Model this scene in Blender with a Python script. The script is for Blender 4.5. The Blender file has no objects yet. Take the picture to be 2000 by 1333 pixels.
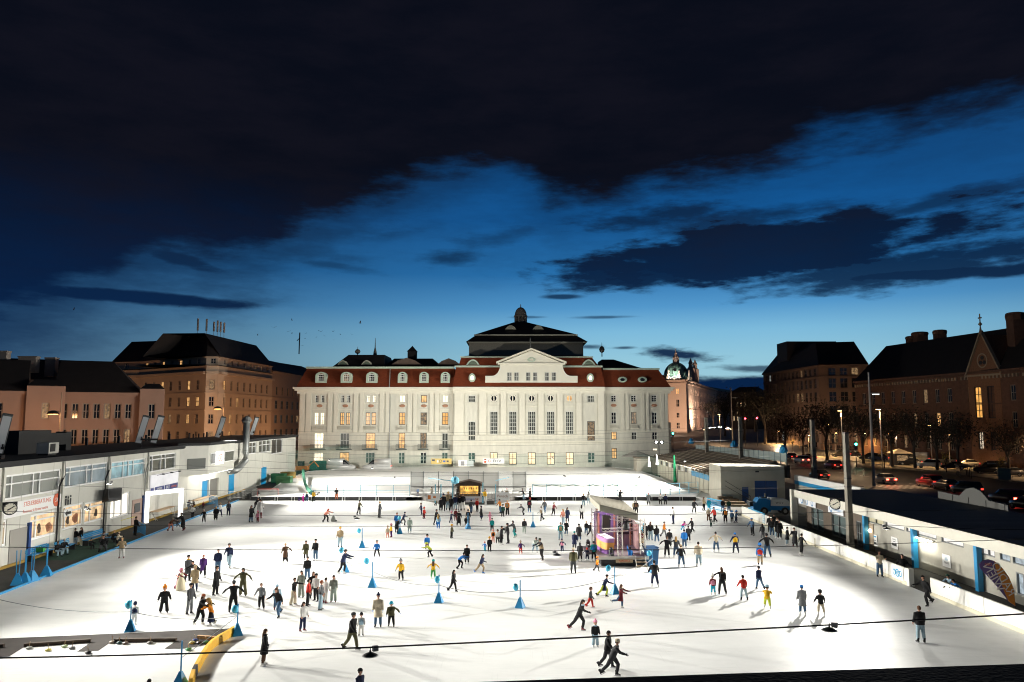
import bpy, bmesh, math, random
from math import sin, cos, pi, radians as R, atan2, sqrt
from mathutils import Vector, Matrix
random.seed(7)
S = bpy.context.scene
COL = S.collection
# ------------------------------------------------------------------ camera
F = 1500.0                       # focal length in pixels of the 2000 px wide photograph
PITCH = math.atan2(153.5, 1500)  # the horizon stands at row 820
CH = 10.3                        # the balcony is a little over ten metres above the ice
cam_d = bpy.data.cameras.new('camera'); cam = bpy.data.objects.new('camera', cam_d); COL.objects.link(cam)
cam_d.sensor_width = 36; cam_d.lens = 36*F/2000; cam_d.clip_end = 3000; cam_d.clip_start = .1
cam.location = (0, 0, CH); cam.rotation_euler = (pi/2+PITCH, 0, 0)
S.camera = cam
S.view_settings.view_transform = 'Standard'; S.view_settings.look = 'None'
S.view_settings.exposure = 0; S.view_settings.gamma = 1
try:
    S.cycles.use_denoising = True; S.cycles.pixel_filter_type = 'BLACKMAN_HARRIS'; S.cycles.filter_width = 1.1; S.cycles.denoiser = 'OPENIMAGEDENOISE'
    S.cycles.max_bounces = 5; S.cycles.diffuse_bounces = 3; S.cycles.glossy_bounces = 3
    S.cycles.transparent_max_bounces = 12; S.cycles.sample_clamp_indirect = 6
except Exception: pass
def ray(px, py):
    x = (px-1000)/F; y = (666.5-py)/F
    return x, cos(PITCH)-y*sin(PITCH), sin(PITCH)+y*cos(PITCH)
def G(px, py, z=0.0):            # the point of the level z that a pixel of the photograph sees
    x, y, dz = ray(px, py); t = (z-CH)/dz
    return Vector((x*t, y*t, z))
def D(px, py, Y):                # the point at distance Y that a pixel sees
    x, y, dz = ray(px, py); t = Y/y
    return Vector((x*t, Y, CH+dz*t))
def atX(px, py, X):              # the point on the plane x = X that a pixel sees
    x, y, dz = ray(px, py); t = X/x
    return Vector((X, y*t, CH+dz*t))
# ------------------------------------------------------------------ dusk sky
class N:                         # tiny expression wrapper round shader maths
    def __init__(s, nt, sock): s.nt = nt; s.k = sock
    def _m(s, op, *a):
        n = s.nt.nodes.new('ShaderNodeMath'); n.operation = op
        for i, v in enumerate((s,)+a):
            if isinstance(v, N): s.nt.links.new(v.k, n.inputs[i])
            else: n.inputs[i].default_value = v
        return N(s.nt, n.outputs[0])
    def __add__(s, o): return s._m('ADD', o)
    def __radd__(s, o): return s._m('ADD', o)
    def __sub__(s, o): return s._m('SUBTRACT', o)
    def __rsub__(s, o): return s._m('MULTIPLY', -1.0)._m('ADD', o)
    def __mul__(s, o): return s._m('MULTIPLY', o)
    def __rmul__(s, o): return s._m('MULTIPLY', o)
    def __truediv__(s, o): return s._m('DIVIDE', o)
    def max(s, o): return s._m('MAXIMUM', o)
    def min(s, o): return s._m('MINIMUM', o)
    def f(s, op, *a): return s._m(op, *a)
    def step(s, a, b):           # smooth step from a to b
        n = s.nt.nodes.new('ShaderNodeMapRange'); n.interpolation_type = 'SMOOTHSTEP'
        s.nt.links.new(s.k, n.inputs[0]); n.inputs[1].default_value = a; n.inputs[2].default_value = b
        n.inputs[3].default_value = 0; n.inputs[4].default_value = 1
        return N(s.nt, n.outputs[0])
def ramp(nt, fac, stops):
    n = nt.nodes.new('ShaderNodeValToRGB'); nt.links.new(fac, n.inputs[0])
    e = n.color_ramp.elements
    while len(e) < len(stops): e.new(.5)
    for el, (p, c) in zip(e, stops): el.position = p; el.color = (*c, 1)
    return n.outputs[0]
def mixc(nt, fac, a, b):
    n = nt.nodes.new('ShaderNodeMix'); n.data_type = 'RGBA'
    nt.links.new(fac, n.inputs[0])
    for v, k in ((a, n.inputs[6]), (b, n.inputs[7])):
        if isinstance(v, tuple): k.default_value = (*v, 1)
        else: nt.links.new(v, k)
    return n.outputs[2]
W = bpy.data.worlds.new('World'); S.world = W; W.use_nodes = True
nt = W.node_tree; nt.nodes.clear()
tc = nt.nodes.new('ShaderNodeTexCoord'); sx = nt.nodes.new('ShaderNodeSeparateXYZ')
nt.links.new(tc.outputs['Generated'], sx.inputs[0])
dx, dy, dz = (N(nt, sx.outputs[i]) for i in range(3))
az = dx.f('ARCTAN2', dy)                     # 0 ahead, positive to the right
el = dz.f('ARCSINE')
def vnoise(scale, detail, rough, sxyz, off=0.0):
    m = nt.nodes.new('ShaderNodeMapping'); nt.links.new(tc.outputs['Generated'], m.inputs[0])
    m.inputs['Scale'].default_value = sxyz; m.inputs['Location'].default_value = (off, off*.7, off*1.3)
    m.inputs['Rotation'].default_value = (0, R(0), 0)
    n = nt.nodes.new('ShaderNodeTexNoise'); nt.links.new(m.outputs[0], n.inputs['Vector'])
    n.inputs['Scale'].default_value = scale; n.inputs['Detail'].default_value = detail; n.inputs['Roughness'].default_value = rough
    return N(nt, n.outputs[0])-.5
n1 = vnoise(3.6, 6, .55, (1, 1, 2.8), 1.7)   # broad shapes, drawn out along the horizon
n2 = vnoise(10.0, 6, .6, (1, 1, 3.6), 5.1)   # billows
n3 = vnoise(24.0, 7, .62, (1, 1, 4.5), 9.4)  # wisps
def blob(a0, e0, ra, re, tilt=0.0, soft=.55, den=1.0, k=1.0):   # one cloud bank: a ragged ellipse in azimuth and elevation
    a = az-a0; e = el-e0-(a*tilt)
    q = (a/ra)*(a/ra)+(e/re)*(e/re)
    return (1.0-q.f('SQRT')+(n1*1.1+n2*1.5+n3*1.0)*k).step(-.05, soft)*den
# the wide dark deck overhead: its lower edge follows this profile round the horizon
fc = nt.nodes.new('ShaderNodeFloatCurve'); cu = fc.mapping.curves[0]
nt.links.new((az*(.5/pi)+.5).k, fc.inputs['Value'])
prof = [(-3.14, .22), (-1.6, .10), (-.75, .10), (-.60, .125), (-.50, .160), (-.42, .205), (-.35, .200), (-.27, .245), (-.17, .275), (-.07, .315), (0, .318), (.045, .275), (.10, .268), (.20, .295), (.30, .298), (.39, .325), (.48, .328), (.60, .338), (.9, .38), (1.6, .36), (3.14, .22)]
while len(cu.points) < len(prof): cu.points.new(.5, .5)
for p_, (a_, e_) in zip(cu.points, prof): p_.location = (a_/(2*pi)+.5, e_); p_.handle_type = 'AUTO'
fc.mapping.update()
edge = N(nt, fc.outputs[0])
d0 = el-edge+n1*.10+n2*.09+n3*.045
deck = d0.step(-.045, .030)
veil = (d0+.075+n2*.10).step(-.03, .09)*.62         # thin darker veil hanging under the deck
c = deck.max(veil*((az+.05).step(.35, -.3)*.6+.4))
for b in ((.19, .258, .17, .028, .06, .9, .8, 1.2), (.335, .207, .30, .045, .06, .35, .97, .8), (.20, .190, .17, .026, .05, .4, .95, .9), (.47, .175, .22, .030, .05, .5, .9, 1.0), (.52, .165, .18, .011, -.03, .5, .95, .7), (.50, .243, .13, .016, .12, .7, .7, 1.0),
          (.30, .245, .16, .022, .10, .8, .75, 1.0), (-.47, .143, .17, .0105, -.02, .45, .97, .5), (-.41, .190, .08, .014, -.18, .8, .85, .8), (-.24, .195, .10, .010, -.12, .9, .55, 1.0), (-.085, .208, .055, .018, .05, .9, .72, 1.1), (-.02, .235, .10, .020, .15, 1.0, .5, 1.3),
          (-.17, .235, .12, .014, .2, 1.1, .45, 1.3), (.065, .159, .035, .0045, 0, .6, .85, .6), (.12, .132, .05, .003, 0, .7, .7, .5), (.02, .133, .03, .0025, 0, .7, .6, .5), (.205, .083, .085, .013, -.07, .45, .97, .9), (.145, .092, .03, .004, 0, .6, .8, .8), (.32, .062, .10, .007, -.05, .6, .8, .9), (.33, .040, .16, .016, -.04, .35, 1.0, .6), (.40, .024, .25, .014, 0, .4, 1.0, .5), (.335, .235, .32, .05, .06, 1.6, .45, 1.6), (.0, .215, .30, .05, .1, 1.8, .22, 1.8), (.10, .094, .03, .005, 0, .7, .8, .6)):
    c = c.max(blob(*b))
base = ramp(nt, (el*1.6+.04).k, [(0.0, (.34, .50, .52)), (.11, (.33, .58, .67)), (.165, (.29, .57, .71)), (.22, (.205, .49, .71)), (.27, (.088, .315, .60)),
                            (.34, (.022, .165, .42)), (.45, (.007, .095, .30)), (.6, (.004, .07, .24)), (1.0, (.003, .03, .11))])
glow = (az-.24).f('ABSOLUTE')  .step(.98, .06)    # the west, where the sun went down, stays brighter
base = mixc(nt, (1.0-glow).min(.95).k, base, (.012, .052, .135))
cloudc = mixc(nt, (el+n2*.08).step(.10, .32).k, (.0026, .016, .060), mixc(nt, (n2+n1).step(-.25, .3).k, (.0030, .0042, .0095), (.0058, .0062, .0122)))
sky = mixc(nt, c.k, base, cloudc)
bg = nt.nodes.new('ShaderNodeBackground'); nt.links.new(sky, bg.inputs[0]); bg.inputs[1].default_value = 1.0
wo = nt.nodes.new('ShaderNodeOutputWorld'); nt.links.new(bg.outputs[0], wo.inputs[0])
# ------------------------------------------------------------------ materials
MAT = {}
def mat(name, col, rough=.7, metal=0.0, var=.0, scale=3.0, bump=0.0, bscale=40.0, emit=None, es=1.0, stretch=(1, 1, 1), spec=.4, alpha=None, coat=0.0, trans=0.0):
    if name in MAT: return MAT[name]
    m = bpy.data.materials.new(name); m.use_nodes = True; t = m.node_tree
    b = t.nodes['Principled BSDF']; b.inputs['Base Color'].default_value = (*col, 1)
    b.inputs['Roughness'].default_value = rough; b.inputs['Metallic'].default_value = metal
    b.inputs['Specular IOR Level'].default_value = spec
    if coat: b.inputs['Coat Weight'].default_value = coat; b.inputs['Coat Roughness'].default_value = .08
    if trans: b.inputs['Transmission Weight'].default_value = trans
    if alpha is not None: b.inputs['Alpha'].default_value = alpha
    if var or bump:
        tcn = t.nodes.new('ShaderNodeTexCoord'); mp = t.nodes.new('ShaderNodeMapping'); t.links.new(tcn.outputs['Object'], mp.inputs[0])
        mp.inputs['Scale'].default_value = stretch
    if var:
        n = t.nodes.new('ShaderNodeTexNoise'); n.inputs['Scale'].default_value = scale; n.inputs['Detail'].default_value = 6; n.inputs['Roughness'].default_value = .6
        t.links.new(mp.outputs[0], n.inputs[0])
        mr = t.nodes.new('ShaderNodeMapRange'); t.links.new(n.outputs[0], mr.inputs[0])
        mr.inputs[1].default_value = .25; mr.inputs[2].default_value = .75; mr.inputs[3].default_value = 1-var; mr.inputs[4].default_value = 1+var
        hs = t.nodes.new('ShaderNodeHueSaturation'); hs.inputs['Color'].default_value = (*col, 1); t.links.new(mr.outputs[0], hs.inputs['Value'])
        t.links.new(hs.outputs[0], b.inputs['Base Color'])
    if bump:
        n2_ = t.nodes.new('ShaderNodeTexNoise'); n2_.inputs['Scale'].default_value = bscale; n2_.inputs['Detail'].default_value = 4
        t.links.new(mp.outputs[0], n2_.inputs[0])
        bp = t.nodes.new('ShaderNodeBump'); bp.inputs['Strength'].default_value = bump; bp.inputs['Distance'].default_value = .02
        t.links.new(n2_.outputs[0], bp.inputs['Height']); t.links.new(bp.outputs[0], b.inputs['Normal'])
    if emit:
        b.inputs['Emission Color'].default_value = (*emit, 1); b.inputs['Emission Strength'].default_value = es
        if var: pass
    MAT[name] = m; return m
def lit(name, col, es, scale=1.2, lo=.45):        # a lit window: the room behind is uneven
    if name in MAT: return MAT[name]
    m = mat(name, (.05, .05, .05), rough=.25); t = m.node_tree; b = t.nodes['Principled BSDF']
    g = t.nodes.new('ShaderNodeNewGeometry'); n = t.nodes.new('ShaderNodeTexNoise'); n.inputs['Scale'].default_value = scale; n.inputs['Detail'].default_value = 4
    t.links.new(g.outputs['Position'], n.inputs[0])
    mr = t.nodes.new('ShaderNodeMapRange'); t.links.new(n.outputs[0], mr.inputs[0]); mr.inputs[1].default_value = .35; mr.inputs[2].default_value = .62
    mr.inputs[3].default_value = lo*es; mr.inputs[4].default_value = es
    b.inputs['Emission Color'].default_value = (*col, 1); t.links.new(mr.outputs[0], b.inputs['Emission Strength'])
    return m
# ------------------------------------------------------------------ objects
def tag(o, label=None, cat=None, group=None, kind=None):
    for k, v in (('label', label), ('category', cat), ('group', group), ('kind', kind)):
        if v: o[k] = v
    return o
def thing(name, label, cat, loc=(0, 0, 0), rz=0.0, group=None, parent=None):
    o = bpy.data.objects.new(name, None); COL.objects.link(o); o.empty_display_size = .3
    o.location = loc; o.rotation_euler = (0, 0, rz)
    return tag(o, label, cat, group)
def inst(name, mesh, parent=None, loc=None, rz=None, mats=None):
    o = bpy.data.objects.new(name, mesh); COL.objects.link(o)
    if parent: o.parent = parent
    if loc is not None: o.location = loc
    if rz is not None: o.rotation_euler = (0, 0, rz)
    if mats:
        for i, m in enumerate(mats):
            o.material_slots[i].link = 'OBJECT'; o.material_slots[i].material = m
    return o
KIDS = {}
def copy_tree(o, parent=None):
    c = o.copy(); COL.objects.link(c)
    if parent: c.parent = parent
    for ch in list(o.children): copy_tree(ch, c)
    return c
class MB:
    def __init__(s): s.v = []; s.f = []; s.m = []
    def add(s, vs, fs, m=0, M=None):
        o = len(s.v)
        s.v += [tuple(M @ Vector(p)) if M is not None else tuple(p) for p in vs]
        s.f += [tuple(i+o for i in f) for f in fs]; s.m += [m]*len(fs); return s
    def box(s, x0, x1, y0, y1, z0, z1, m=0, M=None):
        vs = [(x, y, z) for z in (z0, z1) for y in (y0, y1) for x in (x0, x1)]
        return s.add(vs, [(0, 2, 3, 1), (4, 5, 7, 6), (0, 1, 5, 4), (1, 3, 7, 5), (3, 2, 6, 7), (2, 0, 4, 6)], m, M)
    def quad(s, a, b, c, d, m=0): return s.add([a, b, c, d], [(0, 1, 2, 3)], m)
    def prism(s, pts, z0, z1, m=0, M=None):       # pts: outline in x,y
        n = len(pts); vs = [(x, y, z0) for x, y in pts]+[(x, y, z1) for x, y in pts]
        fs = [tuple(range(n-1, -1, -1)), tuple(range(n, 2*n))]+[(i, (i+1) % n, n+(i+1) % n, n+i) for i in range(n)]
        return s.add(vs, fs, m, M)
    def extr(s, pts, y0, y1, m=0):                # pts: outline in x,z pushed along y
        n = len(pts); vs = [(x, y0, z) for x, z in pts]+[(x, y1, z) for x, z in pts]
        fs = [tuple(range(n)), tuple(range(2*n-1, n-1, -1))]+[((i+1) % n, i, n+i, n+(i+1) % n) for i in range(n)]
        return s.add(vs, fs, m)
    def tube(s, pts, rad, n=8, m=0, ref=None, flat=1.0, cap=True):
        pts = [Vector(p) for p in pts]; k = len(pts); rs = rad if isinstance(rad, (list, tuple)) else [rad]*k
        vs = []
        for i, p in enumerate(pts):
            t = (pts[min(i+1, k-1)]-pts[max(i-1, 0)])
            t = t.normalized() if t.length > 1e-9 else Vector((0, 0, 1))
            r = Vector(ref) if ref is not None else (Vector((1, 0, 0)) if abs(t.x) < .8 else Vector((0, 1, 0)))
            u = (r-t*r.dot(t)); u = u.normalized() if u.length > 1e-6 else Vector((0, 1, 0)); w = t.cross(u)
            a, b = rs[i] if isinstance(rs[i], (list, tuple)) else (rs[i], rs[i]*flat)
            for j in range(n):
                q = 2*pi*j/n; vs.append(tuple(p+u*(a*cos(q))+w*(b*sin(q))))
        fs = [(i*n+j, i*n+(j+1) % n, (i+1)*n+(j+1) % n, (i+1)*n+j) for i in range(k-1) for j in range(n)]
        if cap: fs += [tuple(range(n-1, -1, -1)), tuple(range((k-1)*n, k*n))]
        return s.add(vs, fs, m)
    def lathe(s, prof, c=(0, 0, 0), n=16, m=0, M=None):   # prof: (radius, z)
        vs = [(c[0]+r*cos(2*pi*j/n), c[1]+r*sin(2*pi*j/n), c[2]+z) for r, z in prof for j in range(n)]
        fs = [(i*n+j, i*n+(j+1) % n, (i+1)*n+(j+1) % n, (i+1)*n+j) for i in range(len(prof)-1) for j in range(n)]
        fs += [tuple(range(n-1, -1, -1)), tuple(range((len(prof)-1)*n, len(prof)*n))]
        return s.add(vs, fs, m, M)
    def mesh(s, name, mats, smooth=False):
        me = bpy.data.meshes.new(name); me.from_pydata(s.v, [], s.f)
        for m in (mats if isinstance(mats, (list, tuple)) else [mats]): me.materials.append(m)
        me.polygons.foreach_set('material_index', s.m)
        if smooth: me.polygons.foreach_set('use_smooth', [True]*len(s.f))
        me.update(); return me
    def build(s, name, mats, parent=None, smooth=False, loc=None):
        return inst(name, s.mesh(name, mats, smooth), parent, loc)
def structure(o): o['kind'] = 'structure'; return o
def txt(name, body, size, m, parent, loc, rot=(pi/2, 0, 0), ext=.004, align='CENTER', sx=1.0):   # lettering as a mesh
    cu = bpy.data.curves.new(name, 'FONT'); cu.body = body; cu.size = size; cu.extrude = ext; cu.align_x = align; cu.align_y = 'CENTER'; cu.resolution_u = 2
    o = bpy.data.objects.new(name, cu); COL.objects.link(o)
    me = bpy.data.meshes.new_from_object(o.evaluated_get(bpy.context.evaluated_depsgraph_get()))
    bpy.data.objects.remove(o); me.materials.clear(); me.materials.append(m)
    q = inst(name, me, parent, loc); q.rotation_euler = rot; q.scale = (sx, 1, 1); return q
def spot(name, loc, aim, power, col=(1, .95, .84), size=80, blend=.6, r=.25, parent=None):
    l = bpy.data.lights.new(name, 'SPOT'); l.energy = power; l.color = col; l.spot_size = R(size); l.spot_blend = blend; l.shadow_soft_size = r
    o = bpy.data.objects.new(name, l); COL.objects.link(o); o.location = loc
    o.rotation_euler = (Vector(aim)-Vector(loc)).to_track_quat('-Z', 'Y').to_euler(); return o
GLASS = mat('dark_glass', (.012, .014, .016), rough=.12, spec=.6)
GLASS_B = mat('blue_glass', (.10, .17, .21), rough=.15, spec=.6)
WARM = lit('lit_warm', (1, .55, .20), 1.35); AMBER = lit('lit_amber', (1, .48, .11), 1.15, .9, .6); WHITE = lit('lit_white', (1, .86, .62), 2.1, 1.0, .6)
DIM = lit('lit_dim', (1, .62, .3), .35, 2.2, .1)
WIN = {}
def window(parent, x0, x1, z0, z1, y, nx, nz, pane, frame, bar=.06, arch=False, sill=True):
    """a window: frame with glazing bars, and its pane as a sub-part"""
    w, h = round(x1-x0, 2), round(z1-z0, 2); k = (w, h, nx, nz, bar, arch)
    if k not in WIN:
        b = MB(); e = bar*1.3
        b.box(-w/2, -w/2+e, -.04, .05, 0, h); b.box(w/2-e, w/2, -.04, .05, 0, h)
        b.box(-w/2+e, w/2-e, -.04, .05, 0, e); b.box(-w/2+e, w/2-e, -.04, .05, h-e, h)
        for i in range(1, nx):
            q = -w/2+w*i/nx; bb = bar*(1.0 if i*2 == nx else .55); b.box(q-bb/2, q+bb/2, -.03, .03, e, h-e)
        for i in range(1, nz):
            q = h*i/nz; b.box(-w/2+e, w/2-e, -.02, .02, q-bar*.4, q+bar*.4)
        if arch:
            n = 7
            for sgn in (-1, 1):
                pts = [(sgn*w/2, h)]+[(sgn*w/2*cos(pi/2*j/n), h-w/2+w/2*sin(pi/2*j/n)) for j in range(n+1)]
                b.extr(pts if sgn > 0 else pts[::-1], -.06, .05)
        p = MB(); p.box(-w/2+e*.5, w/2-e*.5, .052, .07, e*.5, h-e*.5)
        WIN[k] = (b.mesh('window', [frame]), p.mesh('pane', [pane]))
    mf, mp = WIN[k]
    o = inst('window', mf, parent, ((x0+x1)/2, y, z0), mats=[frame]); inst('pane', mp, o, mats=[pane]); return o
def wall_holes(b, x0, x1, z0, z1, holes, y=0.0, depth=.35, m=0):
    """a wall face at y (outside is -y) with real openings and reveals"""
    xs = sorted({x0, x1, *(h[0] for h in holes), *(h[1] for h in holes)}); zs = sorted({z0, z1, *(h[2] for h in holes), *(h[3] for h in holes)})
    xs = [v for v in xs if x0 <= v <= x1]; zs = [v for v in zs if z0 <= v <= z1]
    for j in range(len(zs)-1):
        run = None
        for i in range(len(xs)-1):
            cx, cz = (xs[i]+xs[i+1])/2, (zs[j]+zs[j+1])/2
            if any(h[0] < cx < h[1] and h[2] < cz < h[3] for h in holes):
                if run is not None: b.quad((run, y, zs[j]), (xs[i], y, zs[j]), (xs[i], y, zs[j+1]), (run, y, zs[j+1]), m); run = None
            elif run is None: run = xs[i]
        if run is not None: b.quad((run, y, zs[j]), (xs[-1], y, zs[j]), (xs[-1], y, zs[j+1]), (run, y, zs[j+1]), m)
    for a, c_, e, g in holes:
        q = y+depth
        b.quad((a, y, e), (a, q, e), (a, q, g), (a, y, g), m); b.quad((c_, y, g), (c_, q, g), (c_, q, e), (c_, y, e), m)
        b.quad((a, y, g), (a, q, g), (c_, q, g), (c_, y, g), m); b.quad((c_, y, e), (c_, q, e), (a, q, e), (a, y, e), m)
# ------------------------------------------------------------------ the rink's floodlights (on the club house roof and the concrete masts)
FCOL = (1, .97, .89)
for i, (p, a, pw, sz) in enumerate((
    ((-35.5, 52, 10.5), (6, 36, 0), 24000, 72), ((-37.5, 78, 10.5), (4, 60, 0), 44000, 75), ((-39.5, 104, 10.5), (0, 88, 0), 105000, 80), ((-35, 40, 10.5), (2, 26, 0), 25000, 80), ((-35.2, 44, 10.5), (-5, 33, 0), 42000, 42),
    ((26.1, 60.2, 10.2), (-11, 35, 0), 50000, 85), ((26.1, 60.4, 10.2), (-22, 48, 0), 52000, 50), ((26.1, 60.8, 10.2), (-6, 74, 0), 14000, 85), ((38, 97, 11.2), (-5, 90, 0), 86000, 85), ((33.6, 114, 11.4), (-6, 122, 0), 135000, 100),
    ((-36.5, 64, 10.5), (20, 42, 0), 112000, 74), ((-37.5, 80, 10.5), (18, 60, 0), 46000, 50), ((-40.5, 120, 10.5), (-6, 124, 0), 42000, 90), ((33.6, 114, 11.6), (4, 88, 0), 14000, 60), ((26.1, 60.5, 10.2), (13, 57, 0), 9000, 75),
    ((-39.5, 104, 10.5), (28, 84, 1), 60000, 20), ((33.6, 130, 11.4), (0, 152, 9), 30000, 100), ((-40.5, 118, 10.5), (-8, 152, 9), 30000, 110), ((33.6, 130, 11.6), (-4, 143, .5), 38000, 90), ((-40.5, 118.6, 10.5), (0, 143, .5), 38000, 80), ((-38.5, 92, 10.5), (8, 150, 10), 30000, 70))):
    spot('rink_floodlight', p, a, pw, FCOL, sz, .9, .35)
# ================================================================== ground, ice, roads
ASPH = mat('asphalt', (.045, .043, .04), rough=.75, var=.25, scale=.6, bump=.25, bscale=25)
ICE = mat('ice', (.80, .81, .79), rough=.42, spec=.35)
def ice_mat():
    t = ICE.node_tree; b = t.nodes['Principled BSDF']
    tcn = t.nodes.new('ShaderNodeTexCoord')
    def nz(sc, det, st, rot=0.0):
        mp = t.nodes.new('ShaderNodeMapping'); t.links.new(tcn.outputs['Object'], mp.inputs[0]); mp.inputs['Scale'].default_value = st; mp.inputs['Rotation'].default_value = (0, 0, rot)
        n = t.nodes.new('ShaderNodeTexNoise'); t.links.new(mp.outputs[0], n.inputs[0]); n.inputs['Scale'].default_value = sc; n.inputs['Detail'].default_value = det; n.inputs['Roughness'].default_value = .62
        return N(t, n.outputs[0])
    broad = nz(.09, 4, (1, 1, 1)).step(.35, .65); worn = nz(.5, 8, (1, 2.2, 1), .5).step(.38, .7)
    s1 = nz(2.2, 3, (.12, 3.5, 1), .35).step(.60, .70); s2 = nz(2.0, 3, (.10, 4, 1), -.6).step(.61, .71); s3 = nz(2.4, 3, (4, .1, 1), .15).step(.62, .72)
    wear = (broad*.35+worn*.4+(s1+s2+s3)*.34).min(1.0)
    t.links.new(mixc(t, wear.k, (.85, .85, .825), (.70, .71, .69)), b.inputs['Base Color'])
    t.links.new((wear*.25+.34).k, b.inputs['Roughness'])
ice_mat()
def sheet(name, pts, m, z=None, kind='structure'):
    me = bpy.data.meshes.new(name); bm = bmesh.new()
    f = bm.faces.new([bm.verts.new((p[0], p[1], p[2] if z is None and len(p) > 2 else (z or 0))) for p in pts])
    bm.normal_update()
    if f.normal.z < 0: f.normal_flip()
    bmesh.ops.triangulate(bm, faces=bm.faces[:]); bm.to_mesh(me); bm.free(); me.materials.append(m)
    o = inst(name, me); o['kind'] = kind; return o
gp = [(1600*cos(2*pi*i/48), 1600*sin(2*pi*i/48), -.06) for i in range(48)]
sheet('ground', gp, ASPH)
KL = lambda Y: -30.1-(Y-45.2)*.0885          # left kerb of the ice
XR = 24.7                                    # boards on the right
UZ = .45                                     # level of the upper ice
YU = 99.8
sheet('ice_rink', [(KL(6), 6), (XR, 6), (XR, YU), (KL(YU), YU)], ICE, 0)
up_edge = [(528, 958), (560, 937), (600, 922), (680, 915), (800, 912.5), (1000, 912), (1190, 912.5), (1240, 917), (1290, 934), (1311, 945)]
up = [G(x, y, UZ) for x, y in up_edge]
sheet('upper_ice_rink', [(KL(YU)+1.5, YU, UZ)]+[tuple(p) for p in up]+[(26.2, 108, UZ), (23.5, YU, UZ)], ICE)
b = MB()                                     # front wall of the upper rink: dark rubber face
b.box(KL(YU)+1.5, -13.6, YU-.12, YU-.004, 0, UZ+.02, 0); b.box(3.2, 23.5, YU-.12, YU-.004, 0, UZ+.02, 0)
o = b.build('rink_step', [mat('rubber', (.03, .03, .03), .8)]); structure(o)
b = MB()
for x in [KL(YU)+2.5+k*2.15 for k in range(9)]+[3.9+k*1.95 for k in range(10)]:
    b.box(x-.04, x+.04, YU-.16, YU-.125, 0, UZ+.03); b.box(x+.3, x+.36, YU-.16, YU-.125, 0, UZ+.03)
b.build('step_post', [mat('white_paint', (.78, .78, .76), .5)], o)
b = MB(); pr = None                          # curb wall round the upper ice
for i in range(len(up)-1):
    p, q = up[i], up[i+1]; d = (q-p).normalized(); n = Vector((-d.y, d.x, 0))*.12
    b.prism([(p.x, p.y), (q.x, q.y), (q.x+n.x, q.y+n.y), (p.x+n.x, p.y+n.y)], 0, UZ+.05)
structure(b.build('rink_curb', [MAT['white_paint']]))
PROM = mat('promenade_rubber', (.035, .034, .03), .85, var=.35, scale=.8, bump=.4, bscale=30)
sheet('promenade', [(KL(6)-.3, 6), (KL(YU)-.3, YU), (KL(YU)+1.2, YU+3), (-31, 128), (-28, 152), (-46, 152), (-37, 45), (-34, 6)], PROM, -.03)
sheet('promenade_mat', [(KL(Y)-e, Y) for Y, e in ((58, .5), (68, .5), (68, 4.4), (58, 4.4))], mat('green_mat', (.012, .05, .03), .9, var=.3), -.022)
b = MB()
for Y in range(6, 100, 1):
    a, c = KL(Y), KL(Y+1)
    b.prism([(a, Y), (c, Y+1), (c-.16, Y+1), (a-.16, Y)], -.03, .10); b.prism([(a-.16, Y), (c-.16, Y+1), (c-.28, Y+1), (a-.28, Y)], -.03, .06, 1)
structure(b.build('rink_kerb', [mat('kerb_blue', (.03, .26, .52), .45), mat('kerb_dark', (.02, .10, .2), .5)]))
# ---- the street and the square to the right
sheet('road', [(44, 30), (82, 30), (86, 240), (110, 330), (50, 420), (35, 300), (46, 160)], mat('road_asphalt', (.06, .06, .062), .5, var=.2, scale=.5), -.05)
sheet('parking_pavement', [(82, 60), (118, 60), (118, 250), (90, 262), (86, 240)], mat('pavement', (.16, .145, .12), .8, var=.2), -.045)
b = MB()
for i in range(20):
    y0, y1 = 60+i*9, 69+i*9; x0, x1 = 82+(y0-30)*.019, 82+(y1-30)*.019
    b.prism([(x0-.35, y0), (x0, y0), (x1, y1), (x1-.35, y1)], -.06, .12)
structure(b.build('road_kerb', [mat('kerb_stone', (.3, .27, .22), .8, var=.15)]))
b = MB()
for k in range(7): b.box(57+k*1.0, 57.5+k*1.0, 117, 123, -.046, -.042)
structure(b.build('crosswalk_markings', [MAT['white_paint']]))
b = MB()
for k in range(26): b.box(64.6+.1*k*.2, 64.75+.1*k*.2, 60+k*9, 64+k*9, -.046, -.042)
structure(b.build('lane_markings', [MAT['white_paint']]))
GRASS = mat('lawn', (.02, .04, .012), .9, var=.4, scale=2)
sheet('lawn', [(40, 205), (60, 195), (75, 235), (52, 262), (42, 245)], GRASS, -.042)
# ================================================================== concert hall
YF = G(1000, 912.5, UZ).y
fx = lambda px: D(px, 835, YF).x
fz = lambda py: D(1000, py, YF).z
STONE = mat('cream_render', (.62, .60, .51), .8, var=.11, scale=.9, bump=.1, bscale=8, stretch=(1.6, 1.6, .35))
STONE_S = mat('cream_trim', (.70, .67, .56), .75, var=.05, scale=1.0)
ROOFRED = mat('red_tile', (.16, .028, .006), .75, var=.28, scale=2.0, bump=.6, bscale=9, stretch=(1, 1, 3))
DARKROOF = mat('dark_roof', (.018, .014, .013), .7, var=.3, scale=.8)
VERDI = mat('verdigris_sheet', (.42, .50, .40), .6, var=.12)
WFR = mat('window_white', (.62, .62, .56), .5); WFD = mat('window_dark_frame', (.12, .12, .10), .5)
hall = thing('concert_hall', 'long cream concert hall with red mansard roof, gabled centre and stepped dark hall roof', 'building', (0, YF, 0))
XL, X1, X2, X3 = fx(581), fx(885), fx(1181), fx(1308)
zc = fz(768); ztop = fz(757)
DEP = 30.0
def px_rect(xa, xb, yt, yb): return (fx(xa), fx(xb), fz(yb), fz(yt))
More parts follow.
